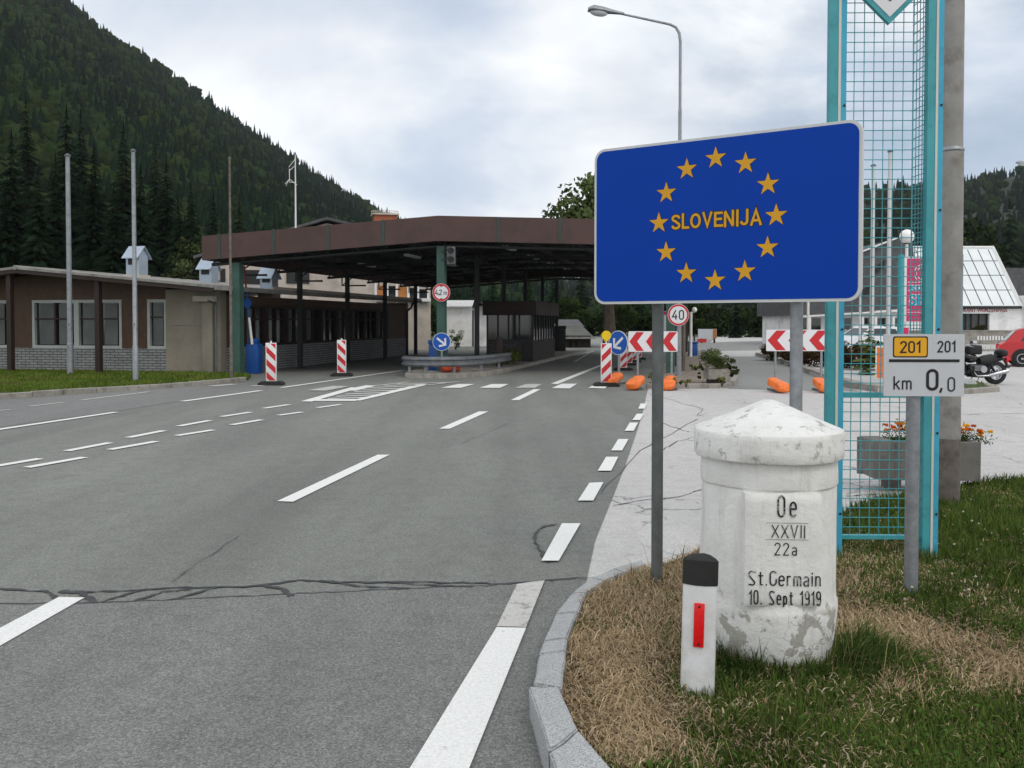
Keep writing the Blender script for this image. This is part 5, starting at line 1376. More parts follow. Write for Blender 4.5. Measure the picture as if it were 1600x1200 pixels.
M['stone'] = m.m
bs = thing('boundary_stone', 'thick round white boundary stone with conical cap and black inscription St. Germain', 'boundary stone', (SC.x, SC.y, 0), 0)
def wob(p, j, a):
    q = p * 5; f = mnoise.noise(q) * .008 + mnoise.noise(p * 14) * .004
    d = Vector((p.x, p.y, 0)); 
    if d.length > .02: d.normalize()
    return p + d * f + Vector((0, 0, mnoise.noise(q + Vector((5, 5, 5))) * .004))
mb = MB()
mb.lathe([(0.2900, -.05), (0.3060, .06), (0.3210, .13), (0.3287, .21), (0.3334, .285), (0.3315, .31), (0.3259, .325), (0.3240, .38), (0.3221, .5), (0.3201, .7), (0.3182, .82), (0.3182, .868), (0.3249, .874), (0.3268, .88), (0.3268, .94), (0.3240, 1.0)], 72, wob=wob)
mb.build('shaft', M['stone'], bs)
def wobr(p, j, a):
    p = wob(p, j, a)
    if j == 0: p.z += .010 * mnoise.noise(Vector((math.cos(a) * 6, math.sin(a) * 6, 1)))
    return p
mb = MB()
mb.lathe([(0.3277, 1.0), (0.3534, 1.0), (0.3572, 1.006), (0.3581, 1.05), (0.3572, 1.10), (0.3553, 1.124), (0.3505, 1.130), (0.2850, 1.157), (0.2280, 1.181), (0.1710, 1.206), (0.1140, 1.231), (0.0665, 1.251), (0.0285, 1.266), (0.0047, 1.268)], 72, wob=wobr)
mb.build('cap', M['stone'], bs)
# inscription tablet on the side towards the road
vdir = math.atan2(-SC.y, -SC.x) + R(12.5)
TT = Matrix.Rotation(vdir + math.pi / 2, 4, 'Z')
fr = .3305
mb = MB(); bm = bmesh.new()
pw, z0_, z1_ = .172, .345, .862
q = [(-pw, -fr, z0_), (pw, -fr, z0_), (pw, -fr, z1_), (-pw, -fr, z1_)]
nx_, nz_ = 14, 24
mbv = []
for s_, yb_ in ((0, -fr), (1, -.24)):
    for j in range(nz_ + 1):
        for i in range(nx_ + 1):
            x = -pw + 2 * pw * i / nx_; z = z0_ + (z1_ - z0_) * j / nz_
            y = yb_
            ed = min(i, nx_ - i, j, nz_ - j)
            if s_ == 0:
                y += (.010 if ed == 0 else 0) + mnoise.noise(Vector((x * 9, z * 9, 2))) * .0018
                z += (.004 * mnoise.noise(Vector((x * 30, z * 20, 0)))) if j in (0, nz_) else 0
            mbv.append(TT @ Vector((x, y, z)))
W_ = nx_ + 1; L_ = W_ * (nz_ + 1); fs = []
for j in range(nz_):
    for i in range(nx_):
        a = j * W_ + i; fs.append((a, a+1, a+1+W_, a+W_))
rim = [i for i in range(W_)] + [j * W_ + nx_ for j in range(1, nz_ + 1)] + [nz_ * W_ + i for i in range(nx_ - 1, -1, -1)] + [j * W_ for j in range(nz_ - 1, 0, -1)]
for a, b in zip(rim, rim[1:] + rim[:1]): fs.append((a, a + L_, b + L_, b))
mb.add(mbv, fs, True); tb = mb.build('tablet', M['stone'], bs, autosmooth=40)
m = N('weathered black lettering')
m.color(m.mix(m.ramp(m.noise(22, 4, .7), [(.56, 0.0), (.66, .85)]), (.018, .018, .020), (.5, .5, .47))); m.set(.85); M['ink'] = m.m
def tl(px, py):                            # photo pixel -> tablet local x, z
    n = (TT @ Vector((0, -1, 0))); d = ray(px, py); o_ = Vector((SC.x, SC.y, 0)) + n * (fr + .004)
    t = (o_ - Vector((0, 0, EYE))).dot(n) / d.dot(n); p = Vector((0, 0, EYE)) + d * t - Vector((SC.x, SC.y, 0))
    ux = TT @ Vector((1, 0, 0)); return p.dot(ux), p.z
mb = MB(); T2 = TT @ Matrix.Translation(Vector((0, -fr - .0035, 0)))
def line_text(txt, pxl, pyl, pxr, pyt, w, gap, z=0):
    x0, zb_ = tl(pxl, pyl); x1, _ = tl(pxr, pyl); _, zt_ = tl((pxl + pxr) / 2, pyt); h = zt_ - zb_
    nat = stroke_width(txt, h, 1, gap); strokes(mb, txt, x0, zb_, h, w, T2, sx=(x1 - x0 - gap * h * (len(txt) - 1)) / (nat - gap * h * (len(txt) - 1)), gap=gap, jit=.0012, z=z)
line_text('Oe', 1216, 807, 1244, 775, .0086, .28)
line_text('XXVII', 1206, 840, 1258, 821, .0050, .22)
line_text('22a', 1211, 867, 1245, 849, .0050, .3)
line_text('St.Germain', 1170, 914, 1282, 893, .0066, .2)
line_text('10. Sept 1919', 1171, 944, 1282, 924, .0066, .2)
for py in (817, 843):
    (x0, z0), (x1, _) = tl(1197, py), tl(1263, py); mb.ribbon([(x0, z0), (x1, z0)], .0018, T2)
mb.build('inscription', M['ink'], tb)

# ================================================================== DELINEATOR POST
D0 = G(1089, 1080, .06)
m = N('white delineator plastic')
sx_ = m.n('ShaderNodeSeparateXYZ'); m.l(m.tc.outputs['Object'], sx_.inputs[0])
f1 = m.mix(1.0, m.ramp(sx_.outputs[2], [(.0, 1.0), (.45, .35), (.62, .0)]), m.ramp(m.noise(7, 7, .7), [(.4, 0.0), (.68, .8)]), 'MULTIPLY')
m.color(m.mix(f1, (.74, .75, .77), (.33, .31, .20))); m.set(.45, 0, .4); M['delin'] = m.m
dp = thing('delineator_post', 'white delineator post with black cap and red reflector in front of the boundary stone', 'delineator', (D0.x, D0.y, 0), R(-13))
prof = [(-.072, -.010), (-.066, -.022), (-.02, -.036), (.02, -.036), (.066, -.022), (.072, -.010), (.045, .055), (.0, .075), (-.045, .055)]
tilt = Matrix.Rotation(R(1.2), 4, 'Y')
mb = MB(); bm = bmesh.new()
mb.prism(prof, -.05, .53, 'z', tilt); mb.build('post', M['delin'], dp)
mb = MB(); p2 = [(x * 1.04, y * 1.06) for x, y in prof]; n = len(p2)
vs = [tilt @ Vector((x, y, .528)) for x, y in p2] + [tilt @ Vector((x, y, .632 + (.004 if abs(x) < .03 else 0))) for x, y in p2] + [tilt @ Vector((x * .86, y * .86, .642)) for x, y in p2] + [tilt @ Vector((.012, .02, .656))]
fs = [tuple(range(n))[::-1]] + [(i + n * k, (i+1) % n + n * k, (i+1) % n + n * (k+1), i + n * (k+1)) for k in range(2) for i in range(n)] + [(2*n + i, 2*n + (i+1) % n, 3*n) for i in range(n)]
mb.add(vs, fs); mb.build('cap', M['rubber'], dp)
mb = MB(); mb.bbox(-.022, -.043, .265, .022, -.0365, .455, .003, tilt); rf = mb.build('reflector', M['reflector'], dp)
mb = MB(); 
for z in (.280, .440): disc(mb, .005, -.0455, -.0428, tilt, 10, 0, z)
mb.build('screw', M['black'], rf)

# ================================================================== KILOMETRE SIGN
K0 = G(1429, 932, .05)
km = thing('kilometre_sign', 'grey white kilometre sign with yellow 201 plate reading km 0,0 on a galvanised post', 'road sign', (K0.x, K0.y, 0), R(-3))
kz = lambda py: P(1440, py, K0.y).z
kx = lambda px: (px - 1430.5) / FPX * K0.y
mb = MB(); mb.tube([(0, .055, -.05), (0, .055, kz(524))], .0385, 18); mb.build('post', M['galv'], km)
mb = MB(); mb.prism(rrect(kx(1379), kz(619), kx(1502), kz(522), .008), -.003, .012, 'y'); mb.build('sign_plate', M['sign_grey'], km)
mb = MB(); flat(mb, rrect(kx(1392.5), kz(558.5), kx(1446), kz(525.5), .012), -.0042); mb.build('plate_border', M['black'], km)
mb = MB(); flat(mb, rrect(kx(1394.5), kz(556.5), kx(1444), kz(527.5), .010), -.0050); mb.build('yellow_plate', M['yellow_plate'], km)
mb = MB(); I4 = Matrix.Translation(Vector((0, -.0056, 0)))
def ktext(t, x0, x1, yb_, yt_, w, gap):
    h = kz(yt_) - kz(yb_); nat = stroke_width(t, h, 1, 0); g_ = gap * h * (len(t) - 1)
    strokes(mb, t, kx(x0), kz(yb_), h, w, I4, sx=(kx(x1) - kx(x0) - g_) / nat, gap=gap)
ktext('201', 1404.5, 1433.5, 550.5, 534, .0098, .26); ktext('201', 1461.5, 1487, 549.5, 533.5, .0085, .26)
ktext('km', 1394, 1421, 608, 588.5, .0085, .2); ktext('0', 1446, 1460.5, 608, 578.5, .0165, .2); ktext('0', 1477.5, 1487, 610.5, 590, .0085, .2)
mb.ribbon([(kx(1467.5), kz(607)), (kx(1465.5), kz(612.5))], .012, I4)
mb.ribbon([(kx(1388), kz(563.5)), (kx(1493), kz(563.5))], .0165, I4); mb.build('lettering', M['black'], km)
mb = MB()
for z in (kz(600), kz(540)): mb.box(-.06, .0125, z - .015, .06, .02, z + .015); mb.tube([(0, .055, z - .015), (0, .055, z + .015)], .043, 14)
mb.build('clamp', M['galv'], km)

# ================================================================== TEAL MESH PYLON
Y1 = 6.05
pxl = lambda px: (px - 800) / FPX * Y1
PO = Vector((pxl(1306), Y1, 0))
py_ = thing('mesh_pylon', 'tall teal steel advertising pylon with wire mesh infill and white diamond sign', 'pylon', PO, R(-1.2))
lx = lambda px: pxl(px) - PO.x
pz = lambda py: P(1380, py, Y1).z
HT = 4.6
for a, b, ml in ((1293, 1318, -.05), (1444, 1467, -.05)):
    x0, x1 = lx(a), lx(b); w = x1 - x0
    c = thing_mesh = MB(); c.box(x0, 0, -.05, x1, .06, HT); col_ = c.build('column', M['teal'], py_)
    s = MB(); s.box(x0 + w * .52, -.004, -.04, x0 + w * .68, -.0005, HT); s.build('pale_stripe', M['pale_stripe'], col_)
    s = MB(); s.box(x0 + w * .68, -.005, -.04, x1 + .0015, -.0005, HT); s.build('blue_stripe', M['teal_blue'], col_)
    s = MB()
    for z in (.35, .9, 1.6, 2.4, 3.1): disc(s, .008, -.011, -.006, None, 10, x1 - w * .12, z)
    s.build('bolt', M['black'], col_)
for za_, zb2_ in ((pz(844), pz(838)), (pz(622), pz(615)), (HT - .1, HT)):
    c = MB(); c.box(lx(1318), .03, za_, lx(1444), .07, zb2_); c.build('cross_rail', M['teal'], py_)
c = MB()
xx = lx(1318) + .006; step = 15.2 / FPX * Y1
i = 1
while xx + step * i < lx(1443): x = xx + step * i; c.tube([(x, .05, pz(838)), (x, .05, HT - .05)], .0032, 5); i += 1
zz_ = pz(838) + .055; 
while zz_ < HT - .1:
    c.tube([(lx(1318), .042, zz_), (lx(1446), .042, zz_)], .0032, 5); zz_ += step * 1.0
c.build('wire_mesh', M['teal'], py_)
c = MB()                                    # narrow second mesh running back beside the right column
for i in range(1, 4):
    y = .07 + .05 * i; c.tube([(lx(1444) - .004, y, pz(838)), (lx(1444) - .004, y, HT - .05)], .0032, 5)
zz_ = pz(838) + .03
while zz_ < HT - .1:
    c.tube([(lx(1444) - .004, .055, zz_), (lx(1444) - .004, .235, zz_)], .0032, 5); zz_ += step
c.build('side_mesh', M['teal'], py_)
dz = pz(42); xm = lx(1379); s_ = lx(1437) - xm
dm = [(xm, dz), (xm + .42, dz + .42 * 1.0), (xm, dz + .84), (xm - .42, dz + .42)]
c = MB(); c.prism(dm, -.055, -.02, 'y'); dsg = c.build('diamond_sign', M['teal'], py_)
c = MB(); flat(c, [(xm, dz + .045), (xm + .375, dz + .42), (xm, dz + .795), (xm - .375, dz + .42)], -.058); c.build('sign_face', M['sign_white'], dsg)
c = MB(); flat(c, [(xm, dz + .145), (xm + .275, dz + .42), (xm, dz + .695), (xm - .275, dz + .42)], -.061); c.build('emblem', M['dark_wood'], dsg)
b_ = MB(); b_.bbox(lx(1424), -.12, -.04, lx(1480), .3, .055, .01); b_.build('footing', M['concrete'], py_)

# ================================================================== MAST BEHIND THE PYLON
U0 = G(1481, 790, .02)
um = thing('steel_mast', 'thick weathered steel mast with a collar standing right behind the teal pylon', 'mast', (U0.x, U0.y, 0), 0)
r_ = 17 / FPX * U0.y; zc = P(1481, 236, U0.y).z
mb = MB(); mb.tube([(0, 0, .62), (0, 0, zc)], [r_, r_ * .97], 24); mb.build('lower_pole', M['mast'], um)
mb = MB(); mb.tube([(0, 0, -.05), (0, 0, .62)], [r_ * 1.01, r_], 24, caps=False); mb.build('rusty_foot', M['mast_rust'], um)
mb = MB(); mb.tube([(0, 0, zc + .02), (0, 0, zc + 6)], [r_ * .89, r_ * .8], 24); mb.build('upper_pole', M['mast'], um)
mb = MB(); mb.lathe([(r_ * .97, zc - .012), (r_ * 1.04, zc), (r_ * 1.02, zc + .012), (r_ * .89, zc + .03)], 24); mb.build('collar', M['galv'], um)

# ================================================================== FLOWER PLANTER
F0 = P(1450, 503, 8.6); F0.z = 0
fp = thing('flower_planter', 'rectangular grey concrete planter with orange marigolds behind the teal pylon', 'planter', F0, R(-2))
k = 8.6 / FPX
x0, x1 = (1366 - 1450) * k, (1534 - 1450) * k
z0, z1 = P(1450, 751, 8.6).z, P(1450, 691, 8.6).z
mb = MB(); t_ = .05; dd = .42
mb.box(x0 + .2, 0, z0, x1, t_, z1); mb.box(x0, dd - t_, z0, x1, dd, z1); mb.box(x1 - t_, t_, z0, x1, dd - t_, z1); mb.box(x0 + .2, t_, z0, x0 + .25, dd - t_, z1)
mb.box(x0 + .25, t_, z0, x1 - t_, dd - t_, z0 + .06)
mb.bbox(x0, -.035, z0 + .02, x0 + .20, dd + .0 - t_ - .002, z1 + .015, .01)
mb.build('trough', M['concrete_old'], fp)
mb = MB(); mb.box(x0 + .22, .1, -.02, x0 + .32, .36, z0); mb.box(x1 - .3, .1, -.02, x1 - .2, .36, z0); mb.build('foot', M['concrete_old'], fp)
mb = MB(); mb.box(x0 + .251, t_ + .001, z0 + .06, x1 - t_ - .001, dd - t_ - .001, z1 - .03); mb.build('soil', M['soil'], fp)
fv = []; ff = []; fc = []
def leafq(c, d, l, w, colr):
    d = Vector(d).normalized(); s = d.cross(Vector((rnd.uniform(-1, 1), rnd.uniform(-1, 1), rnd.uniform(-1, 1)))).normalized(); b = len(fv)
    fv.extend([tuple(c), tuple(c + d * l * .5 + s * w), tuple(c + d * l), tuple(c + d * l * .5 - s * w)]); ff.extend([(b, b+1, b+2), (b, b+2, b+3)]); fc.extend([colr] * 4)
for kx_ in range(15):
    cx = x0 + .28 + kx_ * .062 + rnd.uniform(-.03, .03); cy = rnd.uniform(.12, .3)
    hh = rnd.uniform(.08, .16) * (1.25 if kx_ < 6 else .8)
    for q in range(60):
        c = Vector((cx + rnd.gauss(0, .05), cy + rnd.gauss(0, .06), z1 - .04 + abs(rnd.gauss(0, hh * .5))))
        leafq(c, (rnd.uniform(-1, 1), rnd.uniform(-1, 1), rnd.uniform(0, 1)), rnd.uniform(.03, .06), .006, (.03 + rnd.random() * .03, .07 + rnd.random() * .05, .015))
    for q in range(4):
        c = Vector((cx + rnd.gauss(0, .045), cy + rnd.uniform(-.1, .06), z1 + hh * rnd.uniform(.5, 1.15)))
        colr = rnd.choice([(.80, .27, .015), (.72, .14, .01), (.85, .50, .03), (.80, .38, .02)])
        for w_ in range(14): leafq(c, (math.cos(w_ * .9) , math.sin(w_ * .9), rnd.uniform(-.2, .9)), .034, .013, colr)
        b = len(fv); fv.extend([tuple(c + Vector((-.002, 0, 0))), tuple(c + Vector((.002, 0, 0))), (cx, cy, z1 - .03)]); ff.append((b, b+1, b+2)); fc.extend([(.05, .09, .02)] * 3)
bulk('marigolds', fv, ff, M['flower'], np.array(fc), parent=fp)
# ================================================================== ROADWORK SIGNS
def beacon(name, label, p, rz, slant=1, base=True, group='red and white striped beacons', scale=1.0):
    t = thing(name, label, 'beacon', (p.x, p.y, 0.006), rz, group); t.scale = (scale,) * 3
    w, z0, z1 = .138, .10, 1.10
    b = MB(); b.prism([(-.32, 0), (.32, 0), (.32, .05), (.24, .10), (-.24, .10), (-.32, .05)], -.2, .2, 'y'); b.build('rubber_base', M['rubber'], t)
    b = MB(); b.bbox(-w, -.025, z0, w, .025, z1, .012); b.build('panel', M['white_paint'], t)
    s = MB()
    H_ = z1 - z0 - .04; W_ = 2 * w - .04
    for k in range(4):
        za = z0 + .02 + (k * 2 - 1) * .165 * (1.0)
        poly = [(-w + .02, za), (w - .02, za + slant * W_ * 1.0), (w - .02, za + slant * W_ + .165), (-w + .02, za + .165)]
        lo, hi = z0 + .02, z1 - .02
        # clip to panel
        def clip(poly, f):
            out = []
            for i in range(len(poly)):
                a, c = poly[i], poly[(i+1) % len(poly)]; fa, fb = f(a), f(c)
                if fa >= 0: out.append(a)
                if fa * fb < 0: u = fa / (fa - fb); out.append((a[0] + (c[0]-a[0]) * u, a[1] + (c[1]-a[1]) * u))
            return out
        if slant < 0: poly = [(x, z + W_) for x, z in poly]
        poly = clip(clip(poly, lambda q: q[1] - lo), lambda q: hi - q[1])
        if len(poly) > 2: flat(s, poly, -.0262); flat(s, poly, .0262)
    s.build('red_stripes', M['sign_red'], t)
    b = MB(); b.tube([(0, 0, z1), (0, 0, z1 + .05)], .022, 8); b.build('top_peg', M['white_paint'], t)
    return t
beacon('striped_beacon', 'red and white beacon on a black base at the left, before the green column', G(424, 602), R(4), -1)
beacon('striped_beacon', 'red and white beacon in the shade under the canopy, further back', G(534, 588), R(4), -1)
b1 = beacon('striped_beacon', 'red and white beacon with a yellow lamp on top, beside the blue arrow sign', G(947, 604), R(2), 1)
b = MB(); disc(b, .12, -.05, .05, None, 24, 0, 1.30); b.build('warning_lamp', M['amber'], b1)
b = MB(); b.box(-.05, -.04, 1.15, .05, .04, 1.19); b.build('lamp_foot', M['amber'], b1)
for px, py, sc, lab in ((974, 579, .92, 'striped beacon just behind the blue arrow sign, first of the row along the lane'), (983, 571, .9, 'striped beacon second in the row behind the arrow sign'), (990, 566, .9, 'small distant striped beacon beside the chevron board leg'), (998, 562, .9, 'farthest striped beacon behind the left chevron board')):
    beacon('striped_beacon', lab, G(px, py), R(8), 1, scale=sc)

def sandbag(p, label, seed, rz, bag='orange_bag', L=.66, group='orange sandbags holding down the sign stands', raise_=.40):
    g = random.Random(seed)
    bm = bmesh.new(); bmesh.ops.create_uvsphere(bm, u_segments=22, v_segments=14, radius=1)
    for v in bm.verts:
        x, y, z = v.co
        sq = lambda u: math.copysign(abs(u) ** .58, u)
        x, y, z = sq(x), sq(y), sq(z)
        waist = 1.0 - .22 * math.exp(-((x - .25) / .22) ** 2) + .10 * (x < -.1) * abs(x)
        q = Vector((x, y * waist * .46, z * .27 * waist))
        q.z += .02 + raise_ * .5 * (x + 1) if raise_ else 0
        q.x *= 1 - .10 * abs(q.z)
        q *= 1.0
        d = mnoise.noise(Vector((x * 3 + seed, y * 3, z * 3))) * .13 + mnoise.noise(Vector((x * 8 + seed, y * 7, z * 7))) * .05
        v.co = Vector((q.x * L * .5 * (1 + d), q.y * .36 * (1 + d), q.z * .40 * (1 + d * .6) + .09 + (raise_ * .25)))
    mb = MB(); mb.bm(bm); bm.free()
    mb.fixn = True
    o = mb.build('sandbag', M[bag], None, (p.x, p.y, .0)); o.rotation_euler = (0, 0, rz)
    zmin = min(v.co.z for v in o.data.vertices); 
    for v in o.data.vertices: v.co.z -= zmin - .02
    tag(o, label, 'sandbag', group); return o
def stand(mb, x, h, r=.028): mb.tube([(x, .03, 0.02), (x, .03, h)], r, 10)
def chevron_board(name, label, px0, px1, pyt, pyb, base, legs):
    Yb = G((px0 + px1) / 2, base).y
    a = P(px0, 503, Yb); w = (px1 - px0) / FPX * Yb; zt_, zb_ = P(px0, pyt, Yb).z, P(px0, pyb, Yb).z; h = zt_ - zb_
    t = thing(name, label, 'road sign', (a.x, Yb, .006), 0, 'red and white chevron boards')
    b = MB(); b.prism(rrect(0, zb_, w, zt_, .03), 0, .012, 'y'); b.build('board', M['sign_white'], t)
    c = MB(); n = 3; cw = w / n; bw_ = cw * .47; m_ = .02
    for i in range(n):
        x = i * cw + cw * .06
        c_poly = [(x, zb_ + h / 2), (x + cw * .42, zt_ - m_), (x + cw * .42 + bw_, zt_ - m_), (x + bw_, zb_ + h / 2), (x + cw * .42 + bw_, zb_ + m_), (x + cw * .42, zb_ + m_)]
        flat(c, c_poly[:4], -.002 - .0003 * i); flat(c, [c_poly[0], c_poly[3], c_poly[4], c_poly[5]], -.002 - .0003 * i)
    c.build('chevrons', M['sign_red'], t)
    for lp in legs:
        l = MB(); x = (lp - px0) / FPX * Yb; stand(l, x, zb_ + h * .9); l.build('leg', M['galv'], t)
        l = MB(); l.box(x - .06, -.45, .0, x + .06, .5, .05); l.build('foot', M['galv_dark'], t)
    return t, Yb
cA, YA = chevron_board('chevron_board', 'left red and white chevron board, half behind the sign post', 982, 1059, 518, 550, 608, (997, 1050))
cB, YB = chevron_board('chevron_board', 'right red and white chevron board behind the white boundary stone', 1197.5, 1295, 515.5, 549, 612, (1212.5, 1284.5))
for px, Yq, rz, s, lab in ((994, YA - .28, R(60), 1, 'orange sandbag on the left foot of the left chevron board'), (1046.5, YA - .28, R(70), 2, 'orange sandbag on the right foot of the left chevron board'), (1216.5, YB - .26, R(106), 3, 'orange sandbag on the left foot of the right chevron board'),
                       (1286, YB - .28, R(92), 4, 'orange sandbag beside the teal column, under the right chevron board')):
    p = P(px, 503, Yq); sandbag(p, lab, s, rz)
pa = G(959, 603); sandbag(Vector((pa.x, pa.y, 0)), 'orange sandbag leaning at the foot of the blue arrow sign', 5, R(56))
# round blue arrow signs
def arrow_disc(mb, r, y, dirv):
    d = Vector(dirv).normalized(); s = Vector((-d.y, d.x))
    def L(pts): return [tuple((d * a * r + s * b * r)) for a, b in pts]
    flat(mb, L([(-.66, -.11), (.50, -.11), (.50, .11), (-.66, .11)]), y)
    flat(mb, L([(.66, 0), (.45, .0), (-.02, .47), (.14, .64)]), y - .0005); flat(mb, L([(.66, 0), (.45, 0), (-.02, -.47), (.14, -.64)]), y - .0008)
pA = G(965.5, 601)
t = thing('arrow_sign', 'round blue sign with white arrow pointing down left, between beacon and chevron board', 'road sign', (pA.x, pA.y, .006), R(-46), None)
zc_ = P(964, 536, pA.y).z; rr_d = 19 / FPX * pA.y
b = MB(); disc(b, rr_d, 0, .012, Matrix.Translation((0, 0, zc_))); b.build('plate', M['sign_white'], t)
b = MB(); disc(b, rr_d * .95, -.003, -.001, Matrix.Translation((0, 0, zc_))); b.build('face', M['sign_blue'], t)
b = MB(); arrow_disc(b, rr_d, -.0045, (-.72, -.62)); 
b.v = [(x, y, z + zc_) for x, y, z in b.v]; b.build('arrow', M['sign_white'], t)
b = MB(); b.tube([(0, .04, .0), (0, .04, zc_ + .1)], .032, 10); b.build('post', M['galv'], t)
b = MB(); b.box(-.05, -.45, 0, .05, .45, .05); b.build('foot', M['galv_dark'], t)
# signs on the middle column of the canopy
cw_ = c2w(0, -.16)
def col_sign(name, label, px, py, rpx, rot):
    p = P(px, py, cw_.y - .12)
    return thing(name, label, 'road sign', (p.x, p.y, p.z), rot), rpx / FPX * p.y
t, r0 = col_sign('height_limit_sign', 'round white height limit sign 4,2 m with red rim on the middle green column', 689.5, 457, 14, R(-4))
b = MB(); disc(b, r0, 0, .015); b.build('plate', M['sign_white'], t)
b = MB(); ringplate(b, r0 * .76, r0 * .97, -.002); b.build('red_rim', M['sign_red'], t)
b = MB(); I3 = Matrix.Translation((0, -.0025, 0)); hgt = .17
strokes(b, '4', -.185, -.07, .15, .024, I3, .95, .1); strokes(b, ',', -.09, -.055, .13, .024, I3, 1, .1); strokes(b, '2', -.055, -.07, .15, .024, I3, .95, .1); strokes(b, 'm', .075, -.07, .13, .018, I3, 1.2, .1)
flat(b, [(-.055, .205), (.055, .205), (.0, .165)], -.0028); flat(b, [(-.055, -.205), (0, -.165), (.055, -.205)], -.0028)
b.build('lettering', M['black'], t)
t, r0 = col_sign('arrow_sign', 'round blue sign with white arrow pointing down right, on the middle green column', 690, 534, 14.2, R(-4))
b = MB(); disc(b, r0, 0, .015); b.build('plate', M['sign_white'], t)
b = MB(); disc(b, r0 * .95, -.003, -.001); b.build('face', M['sign_blue'], t)
b = MB(); arrow_disc(b, r0, -.0045, (.74, -.58)); b.build('arrow', M['sign_white'], t)
b = MB(); b.tube([(0, .03, r0 * .5), (0, .03, -t.location.z + .13)], .03, 8); b.build('post', M['galv'], t)
# traffic light
p = P(704.5, 399, cw_.y - .1)
t = thing('traffic_light', 'small two-lens traffic light hanging on the middle canopy column', 'traffic light', p, R(-6))
b = MB(); b.bbox(-.13, 0, -.27, .13, .18, .27, .02); b.build('housing', M['galv_dark'], t)
for z in (.13, -.13):
    b = MB(); disc(b, .09, -.012, .0, None, 24, 0, z); l = b.build('lens', M['black'], t)
    b = MB(); b.tube([(-.10, -.02, z), (-.07, -.09, z + .075), (0, -.11, z + .105), (.07, -.09, z + .075), (.10, -.02, z)], .012, 6); b.build('visor', M['black'], l)
b = MB(); b.box(-.3, .06, .1, -.13, .1, .14); b.box(-.3, .06, -.14, -.13, .1, -.1); b.build('bracket', M['dark_steel'], t)
# speed limit on the street lamp post, and the lamp
L0 = G(1060.5, 593)
def street_lamp(name, label, x, y, ztop, rz, arm=1.75):
    t = thing(name, label, 'street lamp', (x, y, 0), rz)
    b = MB(); b.tube([(0, 0, -.05), (0, 0, 3.2)], [.075, .07], 16); b.tube([(0, 0, 3.2), (0, 0, 5.9)], .062, 16); b.tube([(0, 0, 5.9), (0, 0, 7.7)], .05, 14)
    b.tube([(0, 0, 7.7), (0, 0, ztop - .5), (-.03, 0, ztop - .25), (-.13, 0, ztop - .08), (-.3, 0, ztop), (-arm, 0, ztop + .30)], [.042, .042, .042, .04, .036, .03], 12); b.build('pole', M['galv'], t)
    hx_, hz_ = -arm, ztop + .30
    hd = MB(); T = Matrix.Translation((hx_, 0, hz_)) @ Matrix.Rotation(R(9), 4, 'Y')
    bm = bmesh.new()
    secs = [(.1, .05, .05, .0), (-.25, .10, .09, -.01), (-.5, .17, .13, -.02), (-.78, .19, .15, -.03), (-.93, .12, .08, -.05)]
    vs = []
    for x_, w, h, zc in secs:
        vs.append([bm.verts.new((x_, w * math.cos(a), zc + h * math.sin(a) * (1 if math.sin(a) > 0 else .35))) for a in [i * 6.28318 / 12 for i in range(12)]])
    for A_, B_ in zip(vs[:-1], vs[1:]):
        for i in range(12): bm.faces.new((A_[i], A_[(i+1) % 12], B_[(i+1) % 12], B_[i]))
    bm.faces.new(vs[0]); bm.faces.new(vs[-1][::-1])
    hd.bm(bm, T); bm.free(); head = hd.build('lamp_head', M['galv'], t)
    ln = MB(); bm = bmesh.new(); bmesh.ops.create_uvsphere(bm, u_segments=16, v_segments=10, radius=1)
    for v in bm.verts: v.co = Vector((v.co.x * .26 - .62, v.co.y * .14, v.co.z * .10 - .07))
    ln.bm(bm, T); bm.free(); ln.build('lens', M['sign_grey'], head)
    return t
street_lamp('street_lamp', 'tall curved street lamp rising behind the blue country sign', L0.x, L0.y, P(1057, 38, L0.y).z, 0, 1.70)
p = P(1612, 257, 55)
street_lamp('street_lamp', 'distant street lamp whose head peeks in at the right picture edge', p.x + 1.2, 55, p.z - .3, 0, 1.2)
p = P(1060, 492, L0.y - .12)
t = thing('speed_limit_sign', 'round speed limit sign 40 with red rim on the street lamp post', 'road sign', p, R(4))
r0 = 17 / FPX * p.y
b = MB(); disc(b, r0, 0, .015); b.build('plate', M['sign_white'], t)
b = MB(); ringplate(b, r0 * .80, r0 * .97, -.002); b.build('red_rim', M['sign_red'], t)
b = MB(); strokes(b, '40', -.17, -.125, .25, .036, I3, 1.0, .28); b.build('lettering', M['black'], t)
wp = G(1068, 584)
t = thing('wooden_pole', 'dark wooden pole standing just behind the street lamp post', 'pole', (wp.x, wp.y, 0))
b = MB(); b.tube([(0, 0, 0), (0, 0, 1.9)], [.06, .055], 10); b.tube([(0, 0, 1.9), (0, 0, 2.0)], [.055, .03], 10); b.build('shaft', M['wood_post'], t)
# info panel at the canopy column
p = G(1043, 574)
t = thing('information_sign', 'white information board with magenta header left of the speed limit sign', 'sign', (p.x, p.y, 0), R(-10))
zt_, zb_ = P(1043, 486, p.y).z, P(1043, 519, p.y).z
b = MB(); b.bbox(-.24, 0, zb_, .24, .06, zt_, .01); b.build('board', M['sign_white'], t)
b = MB(); b.box(-.22, -.004, zt_ - .14, .22, -.001, zt_ - .02); b.build('header', M['pink'], t)
for x in (-.18, .18):
    b = MB(); b.tube([(x, .03, 0), (x, .03, zb_)], .025, 8); b.build('post', M['galv'], t)

